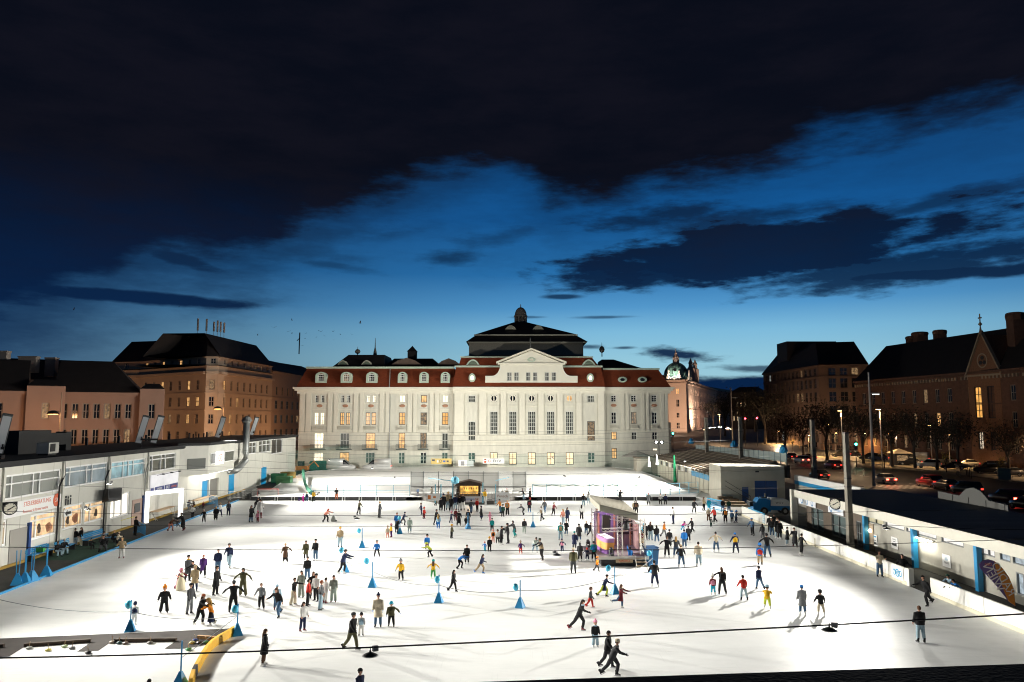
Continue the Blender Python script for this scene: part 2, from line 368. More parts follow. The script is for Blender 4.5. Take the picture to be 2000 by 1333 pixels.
PANES = {'d': GLASS, 'w': WHITE, 'a': AMBER, 'm': WARM, 'g': mat('green_pane', (.06, .11, .09), .2, spec=.6), 'i': DIM, 'c': lit('lit_ground', (1, .74, .42), 1.9, 1.0, .7), 'h': mat('grey_pane', (.055, .06, .052), .25, spec=.5)}
wins = []          # (xa, xb, ytop, ybot, nx, nz, pane, arch)
def bay(cx, dbl, top, mid, f2, gr):
    if dbl:
        for s in (-1, 1):
            wins.append((cx+s*5.8-3.6, cx+s*5.8+3.6, 772, 786.5, 2, 3, top, 0)); wins.append((cx+s*5.8-4.4, cx+s*5.8+4.4, 806, 830.5, 2, 3, mid, 0))
        wins.append((cx-9.5, cx+9.5, 846, 877, 3, 2, f2, 0)); wins.append((cx-9.5, cx+9.5, 884, 906, 3, 2, gr, 0))
    else:
        wins.append((cx-6, cx+6, 772, 786.5, 2, 1, top, 0)); wins.append((cx-6.3, cx+6.3, 806, 830.5, 2, 3, mid, 0))
        wins.append((cx-6.3, cx+6.3, 846, 877, 2, 2, f2, 0)); wins.append((cx-6.3, cx+6.3, 884, 907, 2, 3, gr, 0))
LB = [(621.5, 1, 'd', 'w', 'w', 'w'), (672, 1, 'd', 'a', 'h', 'm'), (722.5, 1, 'w', 'a', 'm', 'g'), (784, 0, 'w', 'a', 'm', 'g'), (826.5, 0, 'm', 'i', 'i', 'd'), (868.5, 0, 'w', 'a', 'h', 'g')]
for q in LB: bay(*q)
RB = [(1200.5, 'd', 'd', 'm', 'm'), (1240, 'd', 'i', 'd', None), (1280.5, 'd', 'd', 'd', 'w')]
rwins = []
for cx, a, m_, f_, g_ in RB:
    rwins += [(cx-5.4, cx+5.4, 772, 785.5, 2, 3, a, 0), (cx-5.4, cx+5.4, 805, 828.5, 2, 3, m_, 0), (cx-5.4, cx+5.4, 844, 859.5, 2, 2, f_, 0)]
    if g_: rwins.append((cx-5.2, cx+5.2, 876, 897 if g_ == 'm' else 882, 2, 3 if g_ == 'm' else 1, g_, 0))
cwins = []
for cx in (964.5, 1001.5, 1038.5, 1075.5, 1112.5):
    cwins.append((cx-7.8, cx+7.8, 803.5, 849, 4, 6, 'h', 0)); cwins.append((cx-5.6, cx+5.6, 772.5, 784.5, 2, 1, 'd', 2))
    cwins.append((cx-7.5, cx+7.5, 884, 908, 2, 2, 'c', 0))
for cx in (921.5, 1154.5):
    cwins += [(cx-7.2, cx+7.2, 772.5, 786.5, 4, 2, 'h', 0), (cx-7.5, cx+7.5, 823, 861, 3, 4, 'h' if cx < 1000 else 'i', 1), (cx-7.3, cx+7.3, 884, 905, 2, 3, 'g', 0)]
def block(name, x0, x1, ws, yy, dep, z0=0.0, zt=None):
    b = MB(); hol = [(fx(a), fx(c), fz(e), fz(d_)) for a, c, d_, e, *_ in ws]
    wall_holes(b, x0, x1, z0, zt or ztop, hol, yy, .4)
    zt_ = zt or ztop
    for xs_ in (x0, x1): b.quad((xs_, yy, z0), (xs_, yy+dep, z0), (xs_, yy+dep, zt_), (xs_, yy, zt_))
    b.quad((x0, yy+dep, z0), (x1, yy+dep, z0), (x1, yy+dep, zt_), (x0, yy+dep, zt_)); b.quad((x0, yy, zt_), (x1, yy, zt_), (x1, yy+dep, zt_), (x0, yy+dep, zt_))
    o = b.build(name, [STONE], hall)
    for a, c, d_, e, nx, nz, p, ar in ws:
        if p is None: continue
        if ar == 2: continue
        window(o, fx(a), fx(c), fz(e), fz(d_), yy+.22, nx, nz, PANES[p], WFR if p in 'dwhg' else WFD, .11, arch=bool(ar))
    return o
wl = block('wall', XL, X1, wins, .8, DEP); wc = block('wall', X1, X2, cwins, 0.0, DEP+4); wr = block('wall', X2, X3, rwins, 1.1, DEP)
# round windows of the centre: a stone ring fills the corners of each square opening
ring = MB(); n = 20; r0 = (fx(1006)-fx(994.8))/2; hz = (fz(772.5)-fz(784.5))/2
sq = []
for j in range(n):
    a = 2*pi*j/n; t = max(abs(cos(a)), abs(sin(a))); sq.append((r0*cos(a)/t*1.0, hz*sin(a)/t))
for j in range(n):
    a, a2 = 2*pi*j/n, 2*pi*(j+1)/n; k2 = (j+1) % n
    i0, i1 = (r0*.9*cos(a), hz*.92*sin(a)), (r0*.9*cos(a2), hz*.92*sin(a2))
    ring.add([(sq[j][0], -.03, sq[j][1]), (sq[k2][0], -.03, sq[k2][1]), (i1[0], -.03, i1[1]), (i0[0], -.03, i0[1]),
              (i1[0], .3, i1[1]), (i0[0], .3, i0[1])], [(0, 1, 2, 3), (3, 2, 4, 5)])
ring.box(-.10, .10, .1, .2, -hz*.95, hz*.95)
rm = ring.mesh('oculus', [STONE_S]); pm = MB().box(-r0, r0, .25, .28, -hz, hz).mesh('pane', [GLASS])
for cx in (964.5, 1001.5, 1038.5, 1075.5, 1112.5):
    q = inst('oculus', rm, wc, (fx(cx), 0, (fz(772.5)+fz(784.5))/2)); inst('pane', pm, q, mats=[GLASS if cx < 1100 else WARM])
def trim(b, xa, xb, yt, yb, pro, yy, m=0): b.box(fx(xa), fx(xb), yy-pro, yy-.003, fz(yb), fz(yt), m)
# cornice in three steps, belts, pilasters
b = MB()
for (x0, x1, yy) in ((580.4, 884.6, .8), (885, 1181, 0.0), (1181.6, 1309.4, 1.1)):
    for (yt, yb, pr_) in ((756.5, 760, 1.1), (760, 763.5, .8), (763.5, 769, .35)):
        e = 0 if x0 == 885 else 0
        b.box(fx(x0)-(pr_ if x0 < 700 else 0), fx(x1)+(pr_ if x1 > 1300 else 0), yy-pr_, yy-.003, fz(yb), fz(yt))
b.build('cornice', [STONE_S], hall)
def P(xa, xb, yt, yb, pro, yy):
    b_ = MB(); trim(b_, xa, xb, yt, yb, pro, yy); b_.build('pilaster', [STONE_S], hall)
for xa, xb in ((583, 593), (595, 605), (638, 646), (650, 658), (689, 697), (701, 709), (740, 748), (752, 760), (795, 804), (806, 813), (838, 846), (849, 857), (879, 884)): P(xa, xb, 769, 845, .22, .8)
for xa, xb in ((888, 906), (936, 950), (978, 988.5), (1014.5, 1025), (1051.5, 1062), (1088.5, 1099), (1125.5, 1136), (1168, 1180)): P(xa, xb, 769, 849.5, .35, 0)
for xa, xb in ((1186, 1192), (1215, 1221), (1226, 1230), (1256, 1261), (1265, 1270), (1293, 1300), (1301, 1307)): P(xa, xb, 769, 842, .22, 1.1)
b = MB()
trim(b, 582, 884, 845, 846, .3, .8); trim(b, 886, 1180, 850, 852, .4, 0); trim(b, 886, 1180, 862, 864, .45, 0); trim(b, 1182, 1307, 844.2-2, 843.5, .25, 1.1)
trim(b, 1182, 1307, 861, 862.5, .3, 1.1)
for cx, dbl, *_ in LB:                       # sills and lintels
    w = 14 if dbl else 9
    for y in (788, 799.5, 831.5): trim(b, cx-w, cx+w, y-.1, y+.9, .3, .8)
    trim(b, cx-w, cx+w, 839.5, 840.6, .34, .8)
for cx, *_ in RB:
    for y in (787, 797, 829.5, 837): trim(b, cx-9, cx+9, y, y+.9, .28, 1.1)
for cx in (964.5, 1001.5, 1038.5, 1075.5, 1112.5):
    for y in (787, 793): trim(b, cx-12, cx+12, y, y+1.0, .25, 0)
for cx in (921.5, 1154.5): trim(b, cx-10, cx+10, 787, 788, .25, 0)
for y in (852, 858.5, 865, 871.5, 878):      # the rusticated courses
    for xa, xb in ((582, 606), (635, 657), (686, 707), (738, 775), (793, 818), (836, 860), (877, 884)):
        trim(b, xa, xb, y, y+.5, .05, .8)
b.build('string_course', [STONE_S], hall)
# balustrades and little balconies, medallions
for cx, dbl, *_ in LB:
    w = 13 if dbl else 8.5; bal = MB()
    for k in range(int(w*1.1)):
        q = cx-w+.9+k*(2*w-1.8)/max(1, int(w*1.1)-1); bal.box(fx(q)-.05, fx(q)+.05, .45, .62, fz(839.4), fz(832.6))
    bal.build('balustrade', [STONE_S], hall)
for cx, *_ in RB:
    bal = MB()
    for k in range(8): q = cx-6+k*12/7; bal.box(fx(q)-.05, fx(q)+.05, .75, .92, fz(836.8), fz(830.6))
    bal.build('balustrade', [STONE_S], hall)
IRON = mat('dark_iron', (.05, .07, .06), .5)
for cx, dbl, *_ in LB:
    w = 14.5 if dbl else 10; b = MB(); x0, x1 = fx(cx-w), fx(cx+w); za, zb = fz(878), fz(868.5)
    b.box(x0, x1, -.3, .75, za-.12, za); b.box(x0, x1, -.3, -.24, zb-.06, zb)
    for k in range(int(w*1.6)+1): q = x0+(x1-x0)*k/int(w*1.6); b.box(q-.02, q+.02, -.29, -.25, za, zb-.06)
    b.build('balcony', [IRON], hall)
med = MB(); med.lathe([(.62, 0), (.55, .12), (.2, .16)], n=14, M=Matrix.Rotation(pi/2, 4, 'X') @ Matrix.Scale(.55, 4, (0, 1, 0)))
mm = med.mesh('medallion', [mat('medallion_red', (.38, .20, .12), .7)])
for cx in [q[0] for q in LB]: inst('medallion', mm, hall, (fx(cx), .78, fz(793)))
for cx in [q[0] for q in RB]: inst('medallion', mm, hall, (fx(cx), 1.08, fz(792)))
# ---- mansard roofs
def frust(b, x0, x1, z0, X0, X1, z1, y0, Y0, y1, Y1, m=0):   # bottom and top rectangles of a hipped roof
    v = [(x0, y0, z0), (x1, y0, z0), (x1, y1, z0), (x0, y1, z0), (X0, Y0, z1), (X1, Y0, z1), (X1, Y1, z1), (X0, Y1, z1)]
    b.add(v, [(0, 1, 5, 4), (1, 2, 6, 5), (2, 3, 7, 6), (3, 0, 4, 7), (4, 5, 6, 7)], m)
zt2 = fz(718.5)
b = MB(); frust(b, XL-.6, X1, ztop+.02, XL+1.0, X1, zt2, .2, 2.6, DEP, DEP-3)
rl = b.build('mansard_roof', [ROOFRED], hall)
zc2 = fz(716.5)
b = MB(); frust(b, X1-.2, X2+.2, ztop+.03, X1+.4, X2-.4, zc2, -.5, 1.8, DEP+3, DEP)
rc = b.build('mansard_roof', [ROOFRED], hall)
b = MB(); frust(b, X2, X3+.6, ztop+.02, X2, X3-1.6, fz(721), .6, 2.8, DEP, DEP-3)
rr = b.build('mansard_roof', [ROOFRED], hall)
b = MB()
b.box(XL+.8, X1-.1, 2.3, 2.75, zt2-.05, zt2+.38); b.box(X1+.1, X2-.1, 1.4, 2.0, zc2-.05, zc2+.32); b.box(X2+.1, X3-1.4, 2.5, 2.95, fz(721)-.05, fz(721)+.34)
b.build('roof_band', [VERDI], hall)
ZINC = mat('zinc', (.33, .34, .32), .5, .3)
for q in ([(fx(759), .1, ztop), (fx(757), 2.2, zt2)], [(fx(888), -.4, ztop), (fx(890), 1.6, fz(735))], [(fx(764), .55, ztop-.4), (fx(760), .55, ztop-.9), (fx(760), .6, fz(900))]):
    MB().tube(q, .09, 6).build('downpipe', [ZINC], hall)
# dormers
def dormer(cx, w, pane, yt=726.5, yb=748):
    x0, x1, za, zb = fx(cx-w), fx(cx+w), fz(yb), fz(yt); b = MB(); n = 8; hw = (x1-x0)/2; e = hw*.42
    out = [(-hw, 0), (hw, 0), (hw, (zb-za)*.62)]+[(hw*cos(pi*j/n), (zb-za)*.62+(zb-za)*.38*sin(pi*j/n)) for j in range(1, n)]+[(-hw, (zb-za)*.62)]
    ow = hw-e; h2 = (zb-za)*.62
    inn = [(-ow, .28), (ow, .28), (ow, h2)]+[(ow*cos(pi*j/n), h2+((zb-za)*.38-e*.6)*sin(pi*j/n)) for j in range(1, n)]+[(-ow, h2)]
    k = len(out); vs = [(p[0], 0, p[1]) for p in out]+[(p[0], 0, p[1]) for p in inn]+[(p[0], 2.6, p[1]) for p in out]+[(p[0], .3, p[1]) for p in inn]
    fs = [(i, (i+1) % k, k+(i+1) % k, k+i) for i in range(k)]+[(i, 2*k+i, 2*k+(i+1) % k, (i+1) % k) for i in range(k)]+[(k+i, k+(i+1) % k, 3*k+(i+1) % k, 3*k+i) for i in range(k)]
    b.add(vs, fs); d_ = b.build('dormer', [VERDI], rl, loc=((x0+x1)/2, .35, za))
    window(d_, -ow, ow, .28, h2+e*.9, .16, 3 if w > 8 else 2, 3, pane, WFR, .12)
for cx, w, p in ((623.5, 11, GLASS), (673.5, 11, DIM), (723.5, 11, GLASS), (784, 9, GLASS), (826.5, 9, GLASS), (868.5, 9, GLASS)): dormer(cx, w, p)
def oval_dormer(cx, py, rx, rz, pane, par, yy, hood=True):
    b = MB(); n = 18; x, z = fx(cx), fz(py); q = .22
    a_ = lambda s: [(x+s*rx*cos(2*pi*j/n), z+s*rz*(sin(2*pi*j/n) if not hood or sin(2*pi*j/n) > -.7 else -.9)) for j in range(n)]
    o_, i_ = a_(1.0), a_(.55)
    vs = [(p[0], yy, p[1]) for p in o_]+[(p[0], yy-.1, p[1]) for p in i_]+[(p[0], yy+2.2, p[1]) for p in o_]+[(p[0], yy+.2, p[1]) for p in i_]
    b.add(vs, [(j, (j+1) % n, n+(j+1) % n, n+j) for j in range(n)]+[(j, 2*n+j, 2*n+(j+1) % n, (j+1) % n) for j in range(n)]+[(n+j, n+(j+1) % n, 3*n+(j+1) % n, 3*n+j) for j in range(n)])
    d_ = b.build('oval_dormer', [VERDI], par); MB().box(x-rx*.6, x+rx*.6, yy+.15, yy+.19, z-rz*.6, z+rz*.6).build('pane', [pane], d_)
for cx in (921.5, 1154): oval_dormer(cx, 738.5, .72, .95, WHITE, rc, -.1)
for cx in (1218.5, 1258): oval_dormer(cx, 741.5, .95, .62, GLASS, rr, .9, False)
# second roof tier, bands, eyebrow windows
b = MB(); frust(b, X1+.9, X2-.9, zc2+.3, X1+1.4, X2-2.2, fz(696.5), 2.1, 3.0, DEP, DEP-2); b.build('upper_roof', [ROOFRED], hall)
b = MB(); b.box(X1+1.2, X2-2.0, 2.8, 3.3, fz(696.8), fz(694.4)); b.build('roof_band', [VERDI], hall)
b = MB(); frust(b, X1+1.5, X2-2.2, fz(694.4), X1+3.5, X2-6, fz(688), 3.3, 8, DEP, DEP-2); b.build('lower_roof', [DARKROOF], hall)
def eyebrow(x, y, z, w, h, par, m, m2):
    b = MB(); n = 10
    arc = [(-w+2*w*j/n, h*max(0, sin(pi*j/n))**.8) for j in range(n+1)]; inn = [(p[0]*.74, p[1]*.74) for p in arc]
    b.extr([(p[0], p[1]) for p in arc[::-1]], 0, 1.8); o_ = b.build('eyebrow_dormer', [m], par, loc=(x, y, z))
    b = MB(); b.extr(inn[::-1], -.05, .02); b.build('pane', [m2], o_)
for cx in (922, 1153): eyebrow(fx(cx), 2.0, fz(711.5), 1.42, 1.15, hall, VERDI, mat('green_louvre', (.10, .13, .09), .6))
# gable front
gw = MB(); gz = fz(712); gb = fz(748); g0, g1 = fx(972), fx(1104); gm = (g0+g1)/2; ga = fz(685.5); gy = -.7
hol = []
for a_, b_ in ((990.2, 999.6), (1004, 1013.4), (1027, 1036.4), (1040.6, 1050), (1063.6, 1073), (1077.2, 1086.8)): hol.append((fx(a_), fx(b_), fz(745), fz(727.3)))
wall_holes(gw, g0+.5, g1-.5, gb, gz, hol, gy, .35)
for s, xx in ((1, g0+.5), (-1, g1-.5)):      # curved shoulders
    n = 8; wd = fx(972)-fx(943); pts = [(xx, gb), (xx, gz-.15)]+[(xx-s*(wd*.55*(1-cos(pi/2*j/n))), gz-.15-(gz-gb)*.6*sin(pi/2*j/n)) for j in range(1, n+1)]+[(xx-s*wd, gb+(gz-gb)*.36), (xx-s*wd, gb)]
    gw.extr(pts if s < 0 else pts[::-1], gy, gy+1.2)
gw.extr([(g0, gz), (g1, gz), (gm, ga)], gy+.1, gy+9); gw.box(g0, g1, gy-.3, gy+.6, gz-.1, gz+.25)
go = gw.build('gable', [STONE_S], hall)
b = MB()
for s in (-1, 1):
    p, q = ((g0-.3, gz) if s < 0 else (g1+.3, gz)), (gm, ga)
    b.extr([(p[0], p[1]+.1), (q[0], q[1]+.1), (q[0], q[1]+.5), (p[0], p[1]+.5)] if s < 0 else [(q[0], q[1]+.1), (p[0], p[1]+.1), (p[0], p[1]+.5), (q[0], q[1]+.5)], gy-.45, gy+9)
b.build('gable_cornice', [mat('gable_trim', (.66, .62, .5), .7)], go)
for h in hol: window(go, h[0], h[1], h[2], h[3], gy+.2, 4, 2, PANES['d'], WFR, .1)
oval_dormer(1038, 703.5, .85, .5, PANES['h'], go, gy, False)
# ---- the hall roof behind: drum, two tiers, lantern with cupola
YT = YF+18; tx = lambda px: D(px, 660, YT).x; tz = lambda py: D(1000, py, YT).z
b = MB(); b.box(tx(916), tx(1139), 18, 52, tz(692)-5, tz(669)); b.build('drum', [mat('drum_wall', (.26, .245, .2), .8, var=.2)], hall)
b = MB(); frust(b, tx(911), tx(1146.5), tz(669), tx(926.5), tx(1129), tz(653.5), 16.5, 21, 53, 49); b.build('hall_roof', [DARKROOF], hall)
b = MB(); b.box(tx(925), tx(1130), 20.4, 20.9, tz(653.8), tz(651.2)); b.box(tx(914), tx(1144), 16.4, 16.8, tz(671.4), tz(669.2)); b.build('roof_band', [mat('dull_band', (.36, .35, .27), .7)], hall)
b = MB(); frust(b, tx(926), tx(1130), tz(651.5), tx(1003), tx(1032.5), tz(615.5), 20.6, 32, 50, 38); ht = b.build('hall_roof', [DARKROOF], hall)
for cx in (997.5, 1051): eyebrow(tx(cx)*1.04, 24.6, tz(640.5)+.4, 1.35, 1.0, ht, mat('dull_band', (0, 0, 0)), mat('dull_band', (0, 0, 0)))
b = MB(); rw = (tx(1031)-tx(1005))/2
for j in range(10): a = 2*pi*j/10; b.box(-.22, .22, -.2, .2, 0, 2.2, 0, Matrix.Translation((rw*.9*cos(a), rw*.9*sin(a), 0)) @ Matrix.Rotation(a, 4, 'Z'))
b.lathe([(rw*.7, 0), (rw*.7, 2.2)], n=12); b.lathe([(rw*1.12, 2.2), (rw*1.12, 2.5), (rw, 2.6), (rw*.93, 3.3), (rw*.75, 4.0), (rw*.45, 4.5), (.12, 4.75), (.1, 5.3), (.02, 5.6)], n=20)
b.build('lantern', [mat('lantern_copper', (.15, .13, .11), .55, var=.2)], hall, loc=((tx(1003)+tx(1032.5))/2*1.05, 35, tz(615.5)-.4))
b = MB(); b.tube([(fx(1037), 3, fz(690)), (fx(1036.5), 3, fz(657))], .05, 6); b.build('flagpole', [MAT['zinc']], hall)
# ---- dark roofs behind the left wing
b = MB(); frust(b, fx(632), fx(742), zt2, fx(660), fx(735), fz(686.5), 4, 9, 24, 18); b.build('lower_roof', [DARKROOF], hall)
b = MB(); frust(b, fx(725), fx(862), zt2, fx(748), fx(830), fz(690.5), 9, 14, 26, 20); b.build('lower_roof', [DARKROOF], hall)
b = MB(); frust(b, X2+1, X3-3, fz(720.5), fx(1190), fx(1215), fz(694), 6, 12, 26, 20); b.build('lower_roof', [DARKROOF], hall)
for cx in (656.5, 704.5): eyebrow(fx(cx), 5.2, fz(709.5), 1.2, 1.0, hall, mat('dull_band', (0, 0, 0)), MAT['green_louvre'])
cop = mat('seamed_copper', (.11, .07, .05), .6, var=.2)
for cx, w, h, pt in ((785, 3.4, 14, 709), (871, 2.6, 13, 709)):
    b = MB(); zz = fz(pt); k = fz(pt-h)-zz; b.extr([(-w, 0), (w, 0), (w*.55, k*.6), (0, k), (-w*.55, k*.6)], 0, 6)
    for j in range(7): q = -w*.6+w*1.2*j/6; b.box(q-.05, q+.05, -.05, 0, 0, k*(.95-abs(q)/w*.6))
    b.build('dormer_roof', [cop], hall, loc=(fx(cx), 5.6, zz))
b = MB(); b.box(-1.0, 1.0, -1, 1, 0, 2.0); b.add([(-1.15, -1.15, 2), (1.15, -1.15, 2), (1.15, 1.15, 2), (-1.15, 1.15, 2), (0, 0, 3.4)], [(0, 1, 4), (1, 2, 4), (2, 3, 4), (3, 0, 4), (3, 2, 1, 0)])
b.build('roof_turret', [DARKROOF], hall, loc=(fx(783), 17, fz(692)))
FIN = mat('finial_lead', (.09, .09, .08), .5)
for px, h in ((673, 1.0), (1190.5, 1.4)): MB().lathe([(.12, 0), (.1, h*.6), (.5, h*.8), (.65, h*1.2), (.4, h*1.6), (.06, h*1.75), (.04, h*2.3)], (fx(px), 12, fz(688)), 10).build('roof_finial', [FIN], hall)
MB().lathe([(.5, 0), (.35, 1.2), (.12, 2.2), (.04, 4.4)], (fx(710), 12, fz(689)), 8).build('roof_finial', [FIN], hall)
# ================================================================== the club house along the left promenade
class Wall:                       # a vertical wall plane; px() turns a pixel into (distance along it, height)
    def __init__(s, o, q): s.o = Vector((o[0], o[1])); d = Vector((q[0]-o[0], q[1]-o[1])); s.len = d.length; s.d = d.normalized(); s.rz = atan2(s.d.y, s.d.x)
    def px(s, px, py, off=0.0):
        x, y, dz = ray(px, py); n = Vector((s.d.y, -s.d.x)); o = s.o+n*off
        t = o.dot(n)/(x*n.x+y*n.y); p = Vector((x*t, y*t)); return (p-s.o).dot(s.d), CH+dz*t
    def rect(s, xl, yt, yb, xr, yt2, yb2, off=0.0):
        a, b_, c, e = s.px(xl, yt, off), s.px(xl, yb, off), s.px(xr, yt2, off), s.px(xr, yb2, off)
        return a[0], c[0], (b_[1]+e[1])/2, (a[1]+c[1])/2
    def world(s, u, y=0.0): return s.o+s.d*u+Vector((-s.d.y, s.d.x))*y
OFFW = mat('offwhite_panel', (.56, .55, .49), .7, var=.06, scale=1.0)
WHP = MAT['white_paint']; BLUEP = mat('blue_paint', (.015, .22, .45), .45); BLK = mat('black_paint', (.015, .015, .016), .5)
CW = Wall((-33.7, 28), (-41.6, 149)); H0 = 7.35
club = thing('club_house', 'long white flat-roofed two-storey club house with ribbon windows beside the dark promenade', 'building', (CW.o.x, CW.o.y, 0), CW.rz)
Z6 = lambda x, y: (x/5, 820+y/5); Z7 = lambda x, y: (300+x/5, 820+y/5)
def R6(xl, yt, yb, xr, yt2, yb2, Z=Z6): a = Z(xl, yt); c = Z(xl, yb); d = Z(xr, yt2); e = Z(xr, yb2); return CW.rect(a[0], a[1], c[1], d[0], d[1], e[1])
upper = [(R6(50, 548, 785, 595, 478, 698), [.13, .5, .62], 'g'), (R6(640, 472, 672, 1055, 405, 600), [.12, .5, .63], 'b'),
         (R6(1092, 418, 590, 1420, 372, 538), [.35, .5, .65], 'c'), (R6(1460, 352, 512, 1720, 318, 482), [.14, .45, .62], 'd')]
upw = [(R6(905, 225, 345, 1005, 213, 330, Z7), 3, 'd'), (R6(1030, 205, 328, 1145, 193, 312, Z7), 3, 'd'), (R6(1155, 190, 335, 1262, 178, 325, Z7), 2, 'k')]
lower = [(R6(-180, 1000, 1262, 70, 1000, 1262), [.3, .6], 'p'), (R6(300, 925, 1180, 560, 885, 1115), [.24], 'p'), (R6(600, 845, 1088, 815, 815, 1025), [.22], 'p'), (R6(832, 815, 1020, 1025, 770, 968), [.3], 'p')]
doors = [R6(95, 1080, 1330, 262, 1045, 1320), R6(1290, 790, 960, 1385, 765, 930)]
holes = [r for r, *_ in upper+upw+lower]
big = R6(1085, 735, 960, 1270, 705, 935); holes += [big]
recess = [R6(475, 600, 770, 545, 590, 755, Z7), R6(552, 580, 755, 638, 570, 740, Z7)]; holes += recess
bays = (CW.px(*Z7(252, 400))[0], CW.px(*Z7(625, 360))[0])
b = MB(); holes = [(a, c, e, g) for a, c, e, g in holes]
wall_holes(b, 0, CW.len, -.03, H0-.35, holes, 0, .3)
b.quad((CW.len, 0, 0), (CW.len, 12, 0), (CW.len, 12, H0), (CW.len, 0, H0)); b.quad((0, 12, 0), (CW.len, 12, 0), (CW.len, 12, H0-.4), (0, 12, H0-.4))
b.quad((0, 0, 0), (0, 12, 0), (0, 12, H0-.4), (0, 0, H0-.4))
cwall = b.build('wall', [OFFW], club)
b = MB(); b.box(-.4, CW.len+.3, -.35, 12.3, H0-.35, H0-.02); b.box(-.4, CW.len+.3, -.42, -.352, H0-.28, H0+.06)
b.build('flat_roof', [mat('bitumen', (.014, .014, .015), .8, var=.3, scale=.7)], club)
b = MB()
for k in range(13): u = 12+k*8.5; b.box(u-.12, u+.12, 11.6, 11.85, H0-.02, H0+.85)
for u in (95, 97, 99.5, 102): b.box(u-.1, u+.1, 11, 11.2, H0-.02, H0+.7)
b.build('roof_stub', [BLK], club)['kind'] = 'stuff'
PG = {'g': mat('pane_grey', (.20, .21, .19), .2, spec=.6), 'b': lit('pane_frost', (.55, .72, .78), .32, .5, .5), 'c': lit('pane_cyan', (.45, .85, .95), .55, .8, .4),
      'd': mat('pane_dark', (.07, .075, .065), .15, spec=.6), 'k': mat('pane_black', (.015, .015, .014), .3), 'p': lit('pane_shop', (1, .66, .34), 1.25, .8, .35)}
def strip(par, r, divs, pane, y=.12, fr=WHP, bar=.13, mid=None):   # ribbon window with uneven divisions
    u0, u1, z0, z1 = r; w, h = u1-u0, z1-z0; b = MB()
    b.box(0, w, -.06, .1, 0, bar); b.box(0, w, -.06, .1, h-bar, h); b.box(0, bar, -.06, .1, bar, h-bar); b.box(w-bar, w, -.06, .1, bar, h-bar)
    for q in divs: b.box(w*q-bar/2, w*q+bar/2, -.05, .09, bar, h-bar)
    if mid: b.box(bar, w-bar, -.03, .05, h*mid-bar*.4, h*mid+bar*.4)
    o = b.build('window', [fr], par, loc=(u0, y, z0)); xs = [0]+[w*q for q in divs]+[w]
    for i in range(len(xs)-1): MB().box(xs[i]+bar*.5, xs[i+1]-bar*.5, .07, .088, bar*.6, h-bar*.6).build('pane', [pane], o)
    return o
for i, (r, dv, p) in enumerate(upper): strip(cwall, r, dv, PG[p], mid=.72 if i else .62)
for r, n_, p in upw: strip(cwall, r, [k/n_ for k in range(1, n_)], PG[p], mid=.62 if p == 'd' else None)
PIC = mat('shop_print', (.32, .12, .05), .6, var=.9, scale=1.6)
for r, dv, p in lower: strip(cwall, r, dv, PG[p], bar=.16, mid=.74)
for (r, dv, p), qs in zip(lower[1:], (((.32, .52), (.6, .95)), ((.3, .5), (.55, .92)), ((.55, .8),))):    # printed pictures in the shop windows
    for k, (a, c) in enumerate(qs):
        u0, u1, z0, z1 = r; w = u1-u0; b = MB(); n = 9; rn = random.Random(int(u0*10)+k)
        pts = [(u0+w*(a+c)/2+w*(c-a)/2*cos(2*pi*j/n)*rn.uniform(.5, 1.1), z0+(z1-z0)*(.36+.24*sin(2*pi*j/n)*rn.uniform(.5, 1.1))) for j in range(n)]
        b.extr(pts, .17, .175); b.build('window_print', [PIC if k else mat('shop_print_dark', (.05, .03, .02), .6)], cwall)
strip(cwall, big, [.25, .62], lit('lit_hall', (1, .93, .80), 1.6, .5, .75))
for i, r in enumerate(doors):
    o = MB().box(r[0], r[1], -.05, .06, 0, r[3]).build('door', [mat('door_grey', (.25, .235, .21), .6) if i == 0 else mat('door_pink', (.45, .31, .25), .6)], cwall)
    if i: MB().box(r[0]+.5, r[1]-.5, -.08, -.052, r[3]*.5, r[3]*.85).build('pane', [PG['k']], o)
    MB().box(r[1]+.02, r[1]+.35, -.18, .02, 0, r[3]+.25).build('blue_post', [mat('deep_blue', (.01, .05, .20), .5)], cwall)
for r in recess:
    b = MB(); b.box(r[0], r[1], .22, .3, r[2], r[3]); b.build('door', [BLUEP if r is recess[0] else mat('grey_shutter', (.16, .155, .14), .7)], cwall)
for (xl, yt, yb, xr) in ((735, 540, 700, 785), (1053, 470, 640, 1100)):       # blue doors of the far end
    r = R6(xl, yt, yb, xr, yt-8, yb-15, Z7); MB().box(r[0], r[1], -.06, .02, 0, r[3]).build('door', [mat('bright_blue', (.01, .27, .55), .4)], cwall)
b = MB(); b.box(0, CW.len-30, -.16, -.003, -.03, .16); b.build('yellow_step', [mat('yellow_kerb', (.30, .19, .03), .7)], cwall)
for xl, yt in ((617, 380), (1060, 320), (1440, 350)):    # rain pipes
    u = R6(xl, yt, yt+50, xl+10, yt, yt+50)[0]; MB().tube([(u, -.1, H0-.2), (u+.2, -.12, H0-1.4), (u-.6, -.14, H0-2.3), (u-.6, -.14, .4)], .07, 6).build('rain_pipe', [BLK if xl != 1440 else ZINC], cwall)
b = MB()
for xl in (20, 600, 1045, 1430):
    u = R6(xl, 700, 750, xl+10, 700, 750)[0]; b.box(u-.13, u+.13, -.16, -.003, 0, H0-.36)
b.build('pier', [OFFW], cwall)['kind'] = 'stuff'
jn = MB().box(-.012, .012, -.008, -.002, 0, H0-.36).mesh('panel_joint', [mat('joint_grey', (.30, .30, .27), .8)])
for k in range(27): inst('panel_joint', jn, cwall, (3.1+k*4.25, 0, 0))
